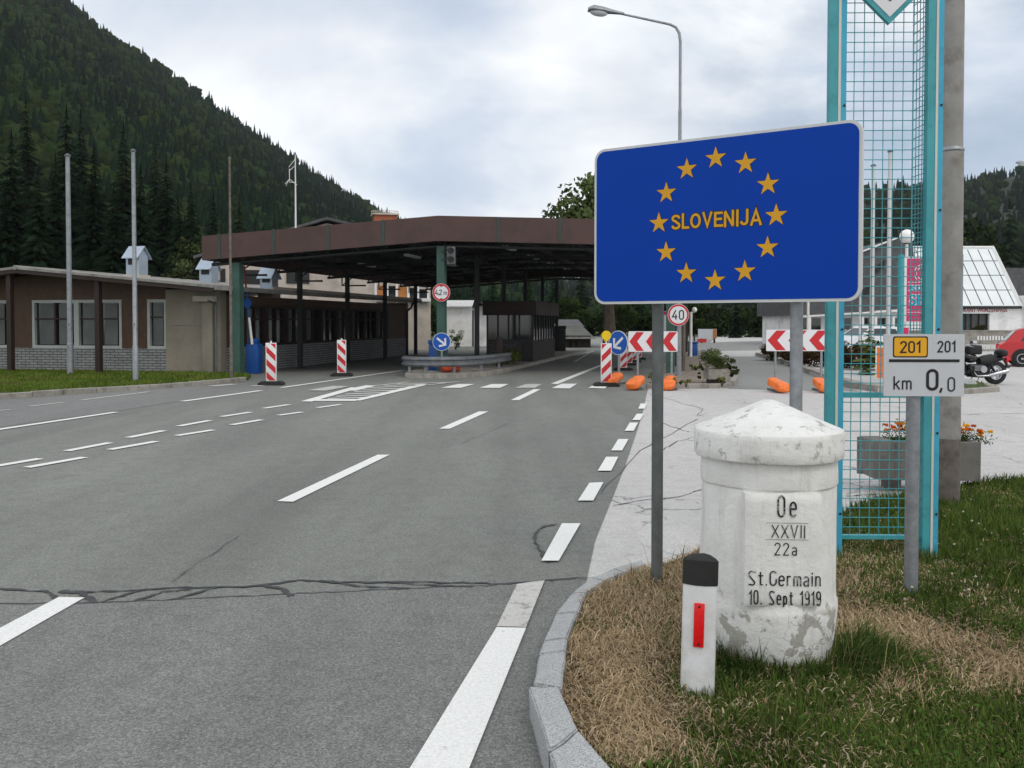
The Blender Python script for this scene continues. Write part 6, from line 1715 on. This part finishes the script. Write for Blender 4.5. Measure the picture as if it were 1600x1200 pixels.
# ================================================================== ISLAND: GUARD RAIL, BINS, BAG, SHRUBS
rail = [c2w(x, y) for x, y in ((-1.05, .9), (-1.12, -.2), (-.85, -.85), (-.3, -1.12), (.3, -1.0), (.85, -.55), (1.2, .4), (1.35, 1.8), (1.4, 3.4))]
def smooth_path(pts, n=5):
    out = []
    for i in range(len(pts) - 1):
        p0 = pts[max(i-1, 0)]; p1 = pts[i]; p2 = pts[i+1]; p3 = pts[min(i+2, len(pts)-1)]
        for k in range(n):
            u = k / n; out.append(.5 * ((2*p1) + (p2-p0) * u + (2*p0 - 5*p1 + 4*p2 - p3) * u*u + (3*p1 - p0 - 3*p2 + p3) * u**3))
    return out + [pts[-1]]
rp = smooth_path(rail)
wprof = [(0, .30), (.02, .31), (.07, .35), (.07, .39), (.015, .43), (.015, .47), (.07, .51), (.07, .55), (.02, .59), (0, .60)]
g0 = c2w(0, 0)
t = thing('guard_rail', 'galvanised corrugated guard rail curving round the nose of the traffic island', 'guard rail', (g0.x, g0.y, 0))
b = MB(); vs = []
for i, p in enumerate(rp):
    d = (rp[min(i+1, len(rp)-1)] - rp[max(i-1, 0)]).normalized(); n_ = Vector((d.y, -d.x, 0))
    for th in (0, .012):
        for o_, z in wprof: q = p - g0 + n_ * (o_ - th); vs.append((q.x, q.y, z + .02))
m_ = len(wprof); fs = []
for i in range(len(rp) - 1):
    for h_ in (0, 1):
        for k in range(m_ - 1): a = i * 2 * m_ + h_ * m_ + k; fs.append((a, a+1, a+1+2*m_, a+2*m_))
for i in range(len(rp) - 1):
    for k in (0, m_ - 1): a = i * 2 * m_ + k; fs.append((a, a + m_, a + 3 * m_, a + 2 * m_))
b.add(vs, fs, True); b.fixn = False; b.build('rail', M['rail_steel'], t)
for x, y in ((-.85, -.55), (-.25, -.8), (.55, -.5), (1.1, .6), (1.25, 2.4)):
    q = c2w(x, y) - g0; l = MB(); l.box(q.x - .04, q.y - .03, .0, q.x + .04, q.y + .03, .58); l.build('post', M['galv'], t)
def blue_bin(name, label, p, w, h, rz=0, cat='bin'):
    t = thing(name, label, cat, (p.x, p.y, p.z), rz)
    b = MB(); b.bbox(-w/2, -w/2, 0, w/2, w/2, h * .86, .03); b.build('body', M['blue_plastic'], t)
    b = MB(); b.bbox(-w/2 - .02, -w/2 - .02, h * .865, w/2 + .02, w/2 + .02, h, .03); b.build('lid', M['blue_plastic'], t)
    return t
q = c2w(-.35, .8, .13); blue_bin('blue_box', 'blue box housing behind the guard rail at the middle column', q, .5, .95, -TH)
q = c2w(.38, -.35, .13); sandbag(q, 'red orange sack lying on the traffic island behind the guard rail', 9, R(8), 'red_bag', .62, None, 0)
bpy.data.objects[[o.name for o in bpy.data.objects if o.name.startswith('sandbag')][-1]].location.z = .12
def bush(name, label, p, h, r, seed, colr, clumps=14, per=80, leaf=.07, base=0.0, group=None, conif=False):
    V, F, Nn, T = broad_arrays(h, r, seed, clumps, per, leaf, base)
    t = thing(name, label, 'shrub', (p.x, p.y, p.z), 0, group)
    bulk('foliage', V, F, M['leaf'], T[:, None] * np.array(colr)[None], parent=t, normals=Nn)
    b = MB()
    for k in range(4): a = k * 1.6; b.tube([(0, 0, -.03), (math.cos(a) * r * .25, math.sin(a) * r * .25, h * .5)], [.02 * h + .004, .006], 5)
    b.build('stem', M['bark'], t); return t
bush('shrub', 'low yellow green shrub on the island right of the middle column', c2w(.95, 4.8, .13), .55, .85, 51, (.10, .12, .03))
bush('shrub', 'upright green shrub by the white house, right of the middle column', P(712, 503, 53) * 1 - Vector((0, 0, EYE)), 1.3, .6, 52, (.09, .13, .04))
t = thing('bollard', 'short dark post standing among the shrubs on the island', 'bollard', c2w(1.05, 3.3, .13), -TH)
b = MB(); b.bbox(-.09, -.09, 0, .09, .09, .95, .015); b.build('shaft', M['dark_wood'], t); b = MB(); b.bbox(-.1, -.1, .95, .1, .1, 1.0, .01); b.build('cap', M['dark_steel'], t)
bn = blue_bin('waste_bin', 'dark bin on the far end of the canopy island', P(873, 503, 47) - Vector((0, 0, EYE)), .7, 1.45)
for ch in bn.children: ch.data.materials[0] = M['dark_steel']
# lifting barrier at the left column
q = P(397, 503, 28.6); q.z = 0
t = thing('lifting_barrier', 'blue barrier box with its red and white arm raised, left of the canopy', 'barrier', q, R(-8))
b = MB(); b.bbox(-.2, -.2, 0, .2, .2, .95, .03); b.bbox(-.14, -.14, .95, .14, .14, 1.12, .02); b.build('housing', M['blue_plastic'], t)
k = 28.6 / FPX
zz3 = lambda py: EYE + (503 - py) * k
b = MB(); b.tube([(.02, -.2, zz3(538)), (-.08, -.2, zz3(496))], [.045, .04], 8); arm = b.build('arm', M['white_paint'], t)
b = MB(); b.tube([(-.085, -.2, zz3(495)), (-.165, -.2, zz3(452))], [.038, .036], 8); b.build('arm_middle', M['blue_plastic'], arm)
b = MB(); b.tube([(-.166, -.2, zz3(451.5)), (-.23, -.2, zz3(416))], [.035, .03], 8); b.build('arm_tip', M['shaded_red'], arm)
b = MB(); disc(b, .155, -.26, -.245, Matrix.Translation((-.12, 0, zz3(474)))); b.build('round_plate', M['blue_plastic'], arm)
# flagpoles
def flagpole(name, label, px, pyb, pyt, wpx, group, z=0.05, mt='galv', rope=True, yb=None):
    p = G(px, pyb, z) if yb is None else P(px, 503, yb); p.z = z
    zt_ = P(px, pyt, p.y).z; r = wpx / FPX * p.y / 2
    t = thing(name, label, 'flagpole', (p.x, p.y, 0), 0, group)
    b = MB(); b.tube([(0, 0, 0), (0, 0, 1.0), (0, 0, 1.02), (0, 0, zt_)], [r * 1.25, r * 1.2, r, r * .78], 14); b.build('shaft', M[mt], t)
    b = MB(); b.lathe([(r * .8, zt_), (r * 1.2, zt_ + .01), (r * 1.2, zt_ + .05), (r * .5, zt_ + .09), (.004, zt_ + .10)], 12); b.build('finial', M['galv_dark'], t)
    if rope:
        b = MB(); b.tube([(r * 1.15, -r * .3, 1.05), (r * .9, -r * .3, zt_ - .05)], .006, 5); b.box(-.02, -r * 1.3 - .03, 1.55, .02, -r * 1.2, 1.62); b.build('halyard', M['galv'], t)
    return t
flagpole('flagpole', 'left of the two grey flagpoles on the lawn before the customs building', 110, 586, 245, 8, 'flagpoles')
flagpole('flagpole', 'grey flagpole on the lawn in front of the narrow window and first roof vent', 212, 597, 238, 7, 'flagpoles')
flagpole('flagpole', 'thin rusty flagpole beside the left green canopy column', 361.5, 593, 250, 4.2, 'flagpoles', mt='mast_rust', rope=False)
flagpole('flagpole', 'left of the white flagpoles seen through the mesh pylon', 1361.5, 566, 260, 7, 'flagpoles', 0.0, 'sign_edge', False)
flagpole('flagpole', 'taller white flagpole seen through the mesh pylon, left of the globe lamp', 1387.5, 566, 238, 7.5, 'flagpoles', 0.0, 'sign_edge', False)
flagpole('flagpole', 'pale flagpole at the right edge of the blue sign, in front of the shop', 1343.5, 572, 400, 5, 'flagpoles', 0.0, 'sign_edge', False)
flagpole('flagpole', 'thin pale pole left of the teal pylon, below the blue sign', 1262, 560, 330, 4.2, 'flagpoles', 0.0, 'pale_stripe', False)
# antenna mast on the canopy
p = P(463, 503, 34)
t = thing('antenna_mast', 'thin white antenna mast with a folded dipole rising over the canopy', 'antenna', (p.x, 34, P(463, 366, 34).z - .6), R(10))
hA = P(463, 242, 34).z - t.location.z
b = MB(); b.tube([(0, 0, 0), (0, 0, hA)], [.04, .018], 8); b.build('shaft', M['white_paint'], t)
b = MB()
za = P(463, 285, 34).z - t.location.z
b.tube([(0, 0, za), (-.22, 0, za), (-.22, 0, za + .5)], .015, 6)
for a in (0, 2.1, 4.2): b.tube([(-.22, 0, za + .12), (-.22 + math.cos(a) * .28, math.sin(a) * .28, za - .1)], .012, 5)
b.tube([(0, 0, hA - .15), (-.25, .1, hA - .45)], .012, 5); b.tube([(0, 0, hA - .4), (-.2, -.1, hA - .6)], .012, 5); b.build('dipole', M['white_paint'], t)
# globe lamps
def globe_lamp(label, px, pyb, pyg, rpx, Y, side=0.0):
    p = P(px, 503, Y); k = Y / FPX
    t = thing('globe_lamp', label, 'street lamp', (p.x, Y, 0), 0, 'white globe lamps')
    zg = EYE + (503 - pyg) * k; r = rpx * k
    b = MB(); b.tube([(0, 0, 0), (0, 0, zg - r * .8)], .05 * Y / 30, 10); b.build('pole', M['white_paint'], t)
    if side: b = MB(); b.tube([(0, 0, zg - r), (side, 0, zg - r), (side, 0, zg - r * .8)], .025, 6); b.build('arm', M['white_paint'], t)
    bm = bmesh.new(); bmesh.ops.create_uvsphere(bm, u_segments=28, v_segments=18, radius=r)
    b = MB(); b.bm(bm, Matrix.Translation((side, 0, zg))); bm.free(); b.build('globe', M['globe'], t)
    b = MB(); b.lathe([(r * .35, zg - r * 1.05), (r * .42, zg - r * .85), (r * .3, zg - r * .8)], 14, side); b.build('socket', M['dark_steel'], t)
globe_lamp('white globe lamp above the magenta sign, seen through the mesh', 1415.5, 570, 370, 11, 32)
globe_lamp('small white globe lamp right of the speed limit sign', 1079.5, 556, 484, 4.2, 40, .15)
q = G(1082.5, 559); blue_bin('waste_bin', 'blue bin on the paved island under the small globe lamp', q, .38, .75)
# distant billboard
p = P(1091, 503, 70); k = 70 / FPX
t = thing('billboard', 'pale billboard with orange edge and red foot at the far road bend', 'sign', (p.x, 70, 0))
b = MB(); b.box(0, 0, EYE + (503 - 529) * k, 29 * k, .1, EYE + (503 - 514) * k); b.build('board', M['sign_grey'], t)
b = MB(); b.box(23 * k, -.03, EYE + (503 - 529) * k, 28.5 * k, -.001, EYE + (503 - 514.5) * k); b.build('orange_edge', M['orange_panel'], t)
b = MB(); b.box(-1 * k, -.04, EYE + (503 - 535) * k, 13 * k, .06, EYE + (503 - 529.5) * k); b.build('red_foot', M['sign_red'], t)
for x in (4 * k, 24 * k):
    b = MB(); b.box(x, .02, -.2, x + .15, .08, EYE + (503 - 529) * k); b.build('post', M['dark_wood'], t)
# shrub in concrete tub on the island
q = G(1116, 598, .1)
t = thing('planter', 'square concrete planter on the brick island with a sprawling juniper', 'planter', (q.x, q.y, .10), R(8)); t.scale = (.72, .72, .72)
b = MB(); b.box(-.3, -.3, .14, .3, -.24, .5); b.box(-.3, .24, .14, .3, .3, .5); b.box(-.3, -.24, .14, -.24, .24, .5); b.box(.24, -.24, .14, .3, .24, .5); b.box(-.24, -.24, .14, .24, .24, .44); b.build('tub', M['concrete'], t)
b = MB(); b.box(-.22, -.2, 0, .22, .2, .14); b.build('foot', M['dark_steel'], t)
V, F, Nn, T = broad_arrays(.75, .68, 61, 26, 130, .055, .0); V[:, 2] += .45
V2_, F2_, N2_, T2_ = broad_arrays(.95, .30, 62, 14, 100, .055, .0); V2_[:, 0] += .75; V2_[:, 1] += .1; V2_[:, 2] += -.02
V3_, F3_, N3_, T3_ = broad_arrays(.85, .20, 63, 8, 80, .05, .0); V3_[:, 0] -= .55; V3_[:, 2] += .05
Vj = np.concatenate([V, V2_, V3_]); Fj = np.concatenate([F, F2_ + len(V), F3_ + len(V) + len(V2_)]); Tj = np.concatenate([T, T2_, T3_])
bulk('foliage', Vj, Fj, M['leaf'], Tj[:, None] * np.array([.085, .11, .04])[None], parent=t, normals=np.concatenate([Nn, N2_, N3_]))
for i, (px, py) in enumerate(((1020, 599), (1030, 592), (1050, 603), (1072, 604), (1128, 603), (1085, 578))):
    q = G(px, py, .1); bush('weed', ['weed tuft at the left corner of the brick island', 'dry weed beside the left chevron board', 'weed in the island kerb below the chevron board', 'weed in the middle of the front island kerb', 'weed at the right end of the island kerb', 'weed growing between the bricks behind the speed limit post'][i], q, .22 + .1 * (i < 2), .18, 70 + i, (.17, .19, .06), 5, 40, .05)
# planting bed hedge and small conifer
for i, (px, Y, h, r, cl) in enumerate(((1208, 38, .7, .9, (.06, .06, .022)), (1232, 35, .75, .9, (.075, .05, .025)), (1262, 33, .85, .9, (.06, .06, .02)), (1290, 31, .95, .9, (.085, .05, .025)), (1322, 30, 1.1, .9, (.07, .055, .02)), (1352, 29, 1.0, .8, (.085, .045, .02)), (1385, 28.5, 1.0, .9, (.06, .06, .02)), (1415, 28, 1.0, .9, (.07, .055, .02)))):
    p = P(px, 503, Y); p.z = .05
    bush('hedge_bush', ['low hedge bush at the far end of the planting bed', 'brownish hedge bush right of the blue sign post', 'green hedge bush under the right chevron board', 'reddish hedge bush left of the teal column', 'hedge bush hidden by the left teal column', 'red brown hedge bush seen through the mesh', 'hedge bush left of the kilometre sign', 'hedge bush behind the kilometre sign'][i], p, h, r, 80 + i, cl, 16, 90, .10, group='hedge bushes in the planting bed')
p = P(1358, 503, 26.2)
hc = P(1358, 497, 26.2).z
t = thing('young_fir', 'small pale green fir in the planting bed, seen through the mesh', 'tree', (p.x, p.y, .05))
V, F, Nn, T = conifer_arrays(hc, .55, 333, 11, 8, droop=.1, sub=2); bulk('crown', V, F, M['leaf'], T[:, None] * np.array([.13, .16, .05])[None], parent=t, normals=Nn)
b = MB(); b.tube([(0, 0, -.05), (0, 0, hc * .95)], [.03, .006], 6); b.build('trunk', M['bark'], t)
# orange and white barrier post behind the kilometre sign
p = P(1377, 503, 24.5)
t = thing('striped_post', 'orange and white marker post half hidden by the kilometre sign', 'marker post', (p.x, p.y, 0), R(-20))
b = MB(); b.bbox(-.14, -.02, .05, .14, .02, 1.0, .01); b.build('panel', M['white_paint'], t)
b = MB(); b.box(-.10, -.024, .12, .14, -.021, .95); b.build('orange_face', M['orange_bag'], t)
b = MB(); b.bbox(-.3, -.15, 0, .3, .15, .06, .01); b.build('base', M['blue_plastic'], t)
# magenta shop sign on teal posts
p = P(1440, 503, 22.0); k = 22.0 / FPX
t = thing('shop_sign', 'magenta shop sign with cyan lettering on teal posts behind the pylon', 'sign', (p.x, 22.0, 0))
zp = lambda py: EYE + (503 - py) * k
b = MB(); b.bbox((1412 - 1440) * k, 0, zp(504), (1496 - 1440) * k, .12, zp(401), .012); b.build('case', M['white_paint'], t)
b = MB(); flat(b, [((x - 1440) * k, zp(y)) for x, y in ((1416, 502), (1492, 502), (1492, 404), (1416, 404))], -.003); b.build('face', M['pink'], t)
b = MB()
for i, rr2 in enumerate((.15, .21)): b.ribbon(arc(0, 0, rr2, rr2, 0, 360, 28)[:-1], .02, Matrix.Translation(((1441 - 1440) * k, -.0045, zp(427))), .0004 * i, True)
for y in (441, 454, 484, 488):
    b.ribbon([((1418 - 1440) * k, zp(y)), ((1490 - 1440) * k, zp(y))], .015, Matrix.Translation((0, -.0045, 0)))
b.build('ring_emblem', M['sign_white'], t)
for txt, y, sz_, w0_, w1_ in (('KOMPAS', 450.5, .17, 1419, 1489), ('SHOP', 469.5, .36, 1419, 1489)):
    for off, mt_, yy_, nm in ((.022, 'sign_white', -.0055, 'lettering_outline'), (.008, 'cyan', -.0065, 'lettering')):
        o = text_mesh(nm, txt, M[mt_], sz_, t, ((1454 - 1440) * k, yy_, zp(y)), (R(90), 0, 0), 0.0, off)
        bx_ = [v.co.x for v in o.data.vertices]; o.scale = ((w1_ - w0_) * k / (max(bx_) - min(bx_)), 1, 1)
for x in ((1408 - 1440) * k, (1500 - 1440) * k):
    b = MB(); b.box(x - .055, -.02, 0, x + .055, .1, zp(398)); b.build('post', M['teal'], t)
b = MB(); b.box((1412 - 1440) * k, .0, zp(545), (1420 - 1440) * k, .1, zp(512)); b.build('lower_panel', M['pink'], t)

# ================================================================== VEHICLES
def wheel(parent, x, y, r, w, rim='chrome', spokes=5, name='wheel'):
    T = Matrix.Translation((x, y, r))
    b = MB(); prof = [(r * .62, -w/2), (r * .92, -w/2), (r, -w * .3), (r, w * .3), (r * .92, w/2), (r * .62, w/2)]
    vs = []; n = 28
    for (pr, py0) in prof:
        for i in range(n): a = 6.28318 * i / n; vs.append(T @ Vector((pr * math.cos(a), py0, pr * math.sin(a))))
    fs = [(j * n + i, j * n + (i+1) % n, ((j+1) % 6) * n + (i+1) % n, ((j+1) % 6) * n + i) for j in range(6) for i in range(n)]
    b.add(vs, fs, True); wo = b.build(name, M['rubber'], parent)
    b = MB(); 
    vs = []
    for (pr, py0) in [(r * .63, -w * .38), (r * .63, w * .38), (r * .54, w * .38), (r * .54, -w * .38)]:
        for i in range(n): a = 6.28318 * i / n; vs.append(T @ Vector((pr * math.cos(a), py0, pr * math.sin(a))))
    b.add(vs, [(j * n + i, j * n + (i+1) % n, ((j+1) % 4) * n + (i+1) % n, ((j+1) % 4) * n + i) for j in range(4) for i in range(n)])
    for s in range(spokes):
        Ts = T @ Matrix.Rotation(6.28318 * s / spokes, 4, 'Y'); b.box(.02, -w * .2, -r * .06, r * .56, w * .2, r * .06, Ts)
    disc(b, r * .14, -w * .42, w * .42, T, 16); b.build('rim', M[rim], wo)
    return wo
def car(name, label, loc, rz, paint):
    t = thing(name, label, 'car', loc, rz)      # x forward, length 4.0, width 1.68
    low = [(-1.98, .32), (-1.99, .62), (-1.93, .82), (-1.80, .90), (1.05, .93), (1.75, .80), (1.98, .66), (2.0, .32), (1.6, .22), (-1.6, .22)]
    def lens(poly, halfw, inset):
        pass
    bm = bmesh.new()
    def shell(poly, w, top_in):
        zs = [p[1] for p in poly]; z0, z1 = min(zs), max(zs)
        def off(z): return w - top_in * max(0, (z - z0) / (z1 - z0)) ** 1.5
        L = [bm.verts.new((x, -off(z), z)) for x, z in poly]; Rr = [bm.verts.new((x, off(z), z)) for x, z in poly]
        n = len(poly); bm.faces.new(L); bm.faces.new(Rr[::-1])
        for i in range(n): bm.faces.new((L[i], Rr[i], Rr[(i+1) % n], L[(i+1) % n]))
    shell(low, .83, .03)
    bmesh.ops.bevel(bm, geom=[e for e in bm.edges if len(e.link_faces) == 2 and e.calc_face_angle(0) > .2], offset=.045, segments=3, affect='EDGES')
    b = MB(); b.bm(bm); bm.free(); body = b.build('body', M[paint], t, autosmooth=30)
    bm = bmesh.new(); cab = [(-1.84, .86), (-1.42, 1.34), (-1.22, 1.40), (.2, 1.41), (.42, 1.36), (1.15, .90)]
    shell(cab, .80, .17)
    bmesh.ops.bevel(bm, geom=[e for e in bm.edges if len(e.link_faces) == 2 and e.calc_face_angle(0) > .2], offset=.04, segments=3, affect='EDGES')
    b = MB(); b.bm(bm); bm.free(); b.build('cabin', M[paint], t, autosmooth=30)
    def sidey(z): return .80 - .17 * max(0, (z - .86) / .55) ** 1.5
    for s in (-1, 1):
        for poly in ([(-1.30, .95), (-1.12, 1.28), (-.62, 1.31), (-.62, .95)], [(-.54, .95), (-.54, 1.31), (.18, 1.31), (.36, 1.25), (.85, .96)]):
            w_ = MB(); w_.add([(x, s * (sidey(z) + .006), z) for x, z in poly], [tuple(range(len(poly)))]); w_.build('side_window', M['glass'], t)
    w_ = MB(); w_.add([(-1.775, -.62, .96), (-1.775, .62, .96), (-1.455, .54, 1.32), (-1.455, -.54, 1.32)], [(0, 1, 2, 3)]); w_.build('rear_window', M['glass'], t)
    w_ = MB(); w_.add([(1.06, -.64, .98), (1.06, .64, .98), (.50, .56, 1.33), (.50, -.56, 1.33)], [(0, 1, 2, 3)]); w_.build('windscreen', M['glass'], t)
    for x in (-1.25, 1.28):
        for s in (-1, 1):
            a_ = MB(); disc(a_, .355, s * .835 - .012, s * .835 + .012, Matrix.Translation((x, 0, .31)), 28); a_.build('wheel_arch', M['black'], t)
            wheel(t, x, s * .80, .30, .17)
    w_ = MB()
    for s in (-1, 1): w_.bbox(-1.995, s * .70 - .11, .62, -1.93, s * .70 + .11, .80, .015)
    w_.build('tail_light', M['reflector'], t)
    w_ = MB()
    for s in (-1, 1): w_.bbox(1.86, s * .62 - .14, .60, 1.985, s * .62 + .14, .74, .02)
    w_.build('headlight', M['glass_roof'], t)
    w_ = MB(); w_.bbox(-2.06, -.80, .32, -1.93, .80, .50, .03); w_.bbox(1.93, -.80, .30, 2.06, .80, .48, .03); w_.build('bumper', M['rubber'], t)
    w_ = MB()
    for s in (-1, 1): w_.bbox(-1.1, s * .845 - .012, .50, 1.0, s * .845 + .012, .56, .008)
    w_.build('trim_strip', M['rubber'], t)
    w_ = MB()
    for s in (-1, 1): w_.bbox(.58, s * .90 - .09, .93, .70, s * .90 + .09, 1.06, .02)
    w_.build('mirror', M['black'], t)
    return t
car('parked_car', 'red hatchback parked at the right edge behind the motorcycle', (20.15, 33.0, 0.004), R(-24), 'car_red')
p = P(1360, 503, 46); car('parked_car', 'white car parked before the shop, seen through the mesh', (p.x - .1, 46, 0.004), R(200), 'car_white')
p = P(1250, 503, 62); car('parked_car', 'pale car behind the right chevron board, nearly hidden', (p.x + 2.6, 58, 0.004), R(170), 'car_white')

# motorcycle, side on, front wheel to the left
MY = 23.6; k = MY / FPX
p = P(1520, 503, MY)
mt = thing('motorcycle', 'black touring motorcycle on its stand behind the kilometre sign', 'motorcycle', (p.x, MY, .004), R(6))
X = lambda px: (px - 1520) * k
Z = lambda py: EYE + (503 - py) * k
zg = Z(600)
ZZ = lambda py: Z(py) - Z(598)
rw = wheel(mt, X(1558), 0, 18.2 * k, .14, 'chrome', 6); fw = wheel(mt, X(1473), 0, 18.2 * k, .11, 'chrome', 6)
def cap(b, pts, rs, sc=(1, 1, 1), seg=12): b.tube(pts, rs, seg)
b = MB(); bm = bmesh.new(); bmesh.ops.create_uvsphere(bm, u_segments=20, v_segments=14, radius=1)
for v in bm.verts:
    x, y, z = v.co; s = 1.0 - .25 * (x > 0) * x; v.co = Vector((x * 15 * k, y * .17 * s, z * 8.5 * k * s + x * -2.2 * k))
b.bm(bm, Matrix.Translation((X(1515), 0, ZZ(556)))); bm.free(); b.build('fuel_tank', M['moto_black'], mt)
b = MB(); b.bbox(X(1508), -.17, ZZ(551), X(1531), .17, ZZ(536.5), .05, None, 3); b.build('tank_bag', M['leather'], mt)
b = MB(); b.tube([(X(1530), 0, ZZ(562)), (X(1538), 0, ZZ(561.5)), (X(1552), 0, ZZ(558.5)), (X(1558), 0, ZZ(558))], [.11, .15, .14, .09], 14); b.build('seat', M['leather'], mt)
b = MB(); bm = bmesh.new(); bmesh.ops.create_uvsphere(bm, u_segments=18, v_segments=12, radius=1)
for v in bm.verts: x, y, z = v.co; v.co = Vector((math.copysign(abs(x) ** .7, x) * 7.5 * k, y * .2, math.copysign(abs(z) ** .7, z) * 6 * k))
b.bm(bm, Matrix.Translation((X(1568), 0, ZZ(549)))); bm.free(); b.build('helmet_roll', M['leather'], mt)
b = MB(); b.tube([(X(1552), 0, ZZ(557)), (X(1566), 0, ZZ(557)), (X(1573), 0, ZZ(559)), (X(1577), 0, ZZ(566)), (X(1578), 0, ZZ(570))], [.05, .05, .045, .035, .03], 8); b.bbox(X(1574), -.08, ZZ(572.5), X(1580), .08, ZZ(569), .01); b.build('rear_fender', M['moto_black'], mt)
b = MB(); b.bbox(X(1575), -.06, ZZ(564), X(1579), .06, ZZ(556), .012); b.build('tail_light', M['reflector'], mt)
b = MB(); b.bbox(X(1511), -.16, ZZ(585), X(1537), .16, ZZ(566), .05, None, 3); b.build('crankcase', M['moto_black'], mt)
b = MB()
for i in range(5): b.bbox(X(1514), -.27, ZZ(575.5 - i * 1.6), X(1529), .27, ZZ(574.8 - i * 1.6), .004, None, 1)
disc(b, .09, -.2, .2, Matrix.Translation((X(1532), 0, ZZ(574))), 18); b.build('cylinder_block', M['chrome'], mt)
b = MB()
for s in (-1, 1): b.tube([(X(1515), s * .2, ZZ(578)), (X(1520), s * .2, ZZ(584)), (X(1538), s * .2, ZZ(584)), (X(1542), s * .21, ZZ(583)), (X(1570), s * .22, ZZ(576.5))], [.022, .024, .026, .045, .058], 12)
b.build('exhaust', M['chrome'], mt)
b = MB()
b.tube([(X(1505), 0, ZZ(548)), (X(1508), 0, ZZ(566)), (X(1512), 0, ZZ(585)), (X(1538), 0, ZZ(587)), (X(1541), 0, ZZ(566)), (X(1568), 0, ZZ(560))], .022, 8)
b.tube([(X(1503), 0, ZZ(549)), (X(1540), 0, ZZ(561))], .024, 8)
for s in (-.09, .09): b.tube([(X(1538), s, ZZ(582)), (X(1558), s, ZZ(580))], .024, 8); b.tube([(X(1545), s, ZZ(562)), (X(1555), s, ZZ(579))], .02, 8)
b.build('frame', M['dark_steel'], mt)
b = MB()
for s in (-.09, .09): b.tube([(X(1503), s, ZZ(541)), (X(1484), s, ZZ(570)), (X(1474), s, ZZ(581))], [.022, .024, .02], 8)
b.build('fork', M['chrome'], mt)
b = MB(); b.tube([(X(1508), .38, ZZ(540)), (X(1502), .28, ZZ(537)), (X(1501), 0, ZZ(540)), (X(1502), -.28, ZZ(537)), (X(1508), -.38, ZZ(540))], .016, 8); b.build('handlebar', M['chrome'], mt)
b = MB(); b.bbox(X(1503), -.46, ZZ(536), X(1510), -.32, ZZ(529), .02); b.bbox(X(1503), .32, ZZ(536), X(1510), .46, ZZ(529), .02); b.build('mirror', M['chrome'], mt)
b = MB(); disc(b, .1, -.08, .08, Matrix.Translation((X(1494), 0, ZZ(547))) @ Matrix.Rotation(R(90), 4, 'Z'), 18); b.build('headlamp', M['chrome'], mt)
b = MB(); b.tube([(X(1488), 0, ZZ(572)), (X(1480), 0, ZZ(561.5)), (X(1470), 0, ZZ(559)), (X(1460), 0, ZZ(564))], [.05, .06, .06, .03], 8); b.build('front_fender', M['moto_black'], mt)
b = MB()
for s in (-.14, .14): b.tube([(X(1527), s, ZZ(586)), (X(1519), s, ZZ(598))], .018, 6); b.tube([(X(1519), s, ZZ(597.3)), (X(1526), s, ZZ(597.3))], .014, 6)
b.build('stand', M['chrome'], mt)
# stone by the motorcycle
q = G(1510, 602, .05)
bm = bmesh.new(); bmesh.ops.create_icosphere(bm, subdivisions=3, radius=.2)
for v in bm.verts: v.co = Vector((v.co.x * 1.5, v.co.y, v.co.z * .55)) * (1 + mnoise.noise(v.co * 7) * .3)
b = MB(); b.bm(bm); bm.free(); tag(b.build('boulder', M['granite'], None, (q.x, q.y, .1)), 'low grey stone on the grass island under the motorcycle', 'stone')
# ================================================================== AIR
hz_m = bpy.data.materials.new('mountain air'); hz_m.use_nodes = True
t_ = hz_m.node_tree; t_.nodes.clear()
o_ = t_.nodes.new('ShaderNodeOutputMaterial'); v_ = t_.nodes.new('ShaderNodeVolumePrincipled')
v_.inputs['Color'].default_value = (.80, .88, .97, 1); v_.inputs['Density'].default_value = 0.00009; v_.inputs['Anisotropy'].default_value = 0.2
t_.links.new(v_.outputs[0], o_.inputs['Volume'])
mb = MB(); mb.box(-1510, -65, -1.2, 1510, 1810, 460)
hz_o = mb.build('haze', hz_m); hz_o['kind'] = 'stuff'; hz_o['label'] = 'thin blue mountain haze over the whole pass'; hz_o['category'] = 'haze'
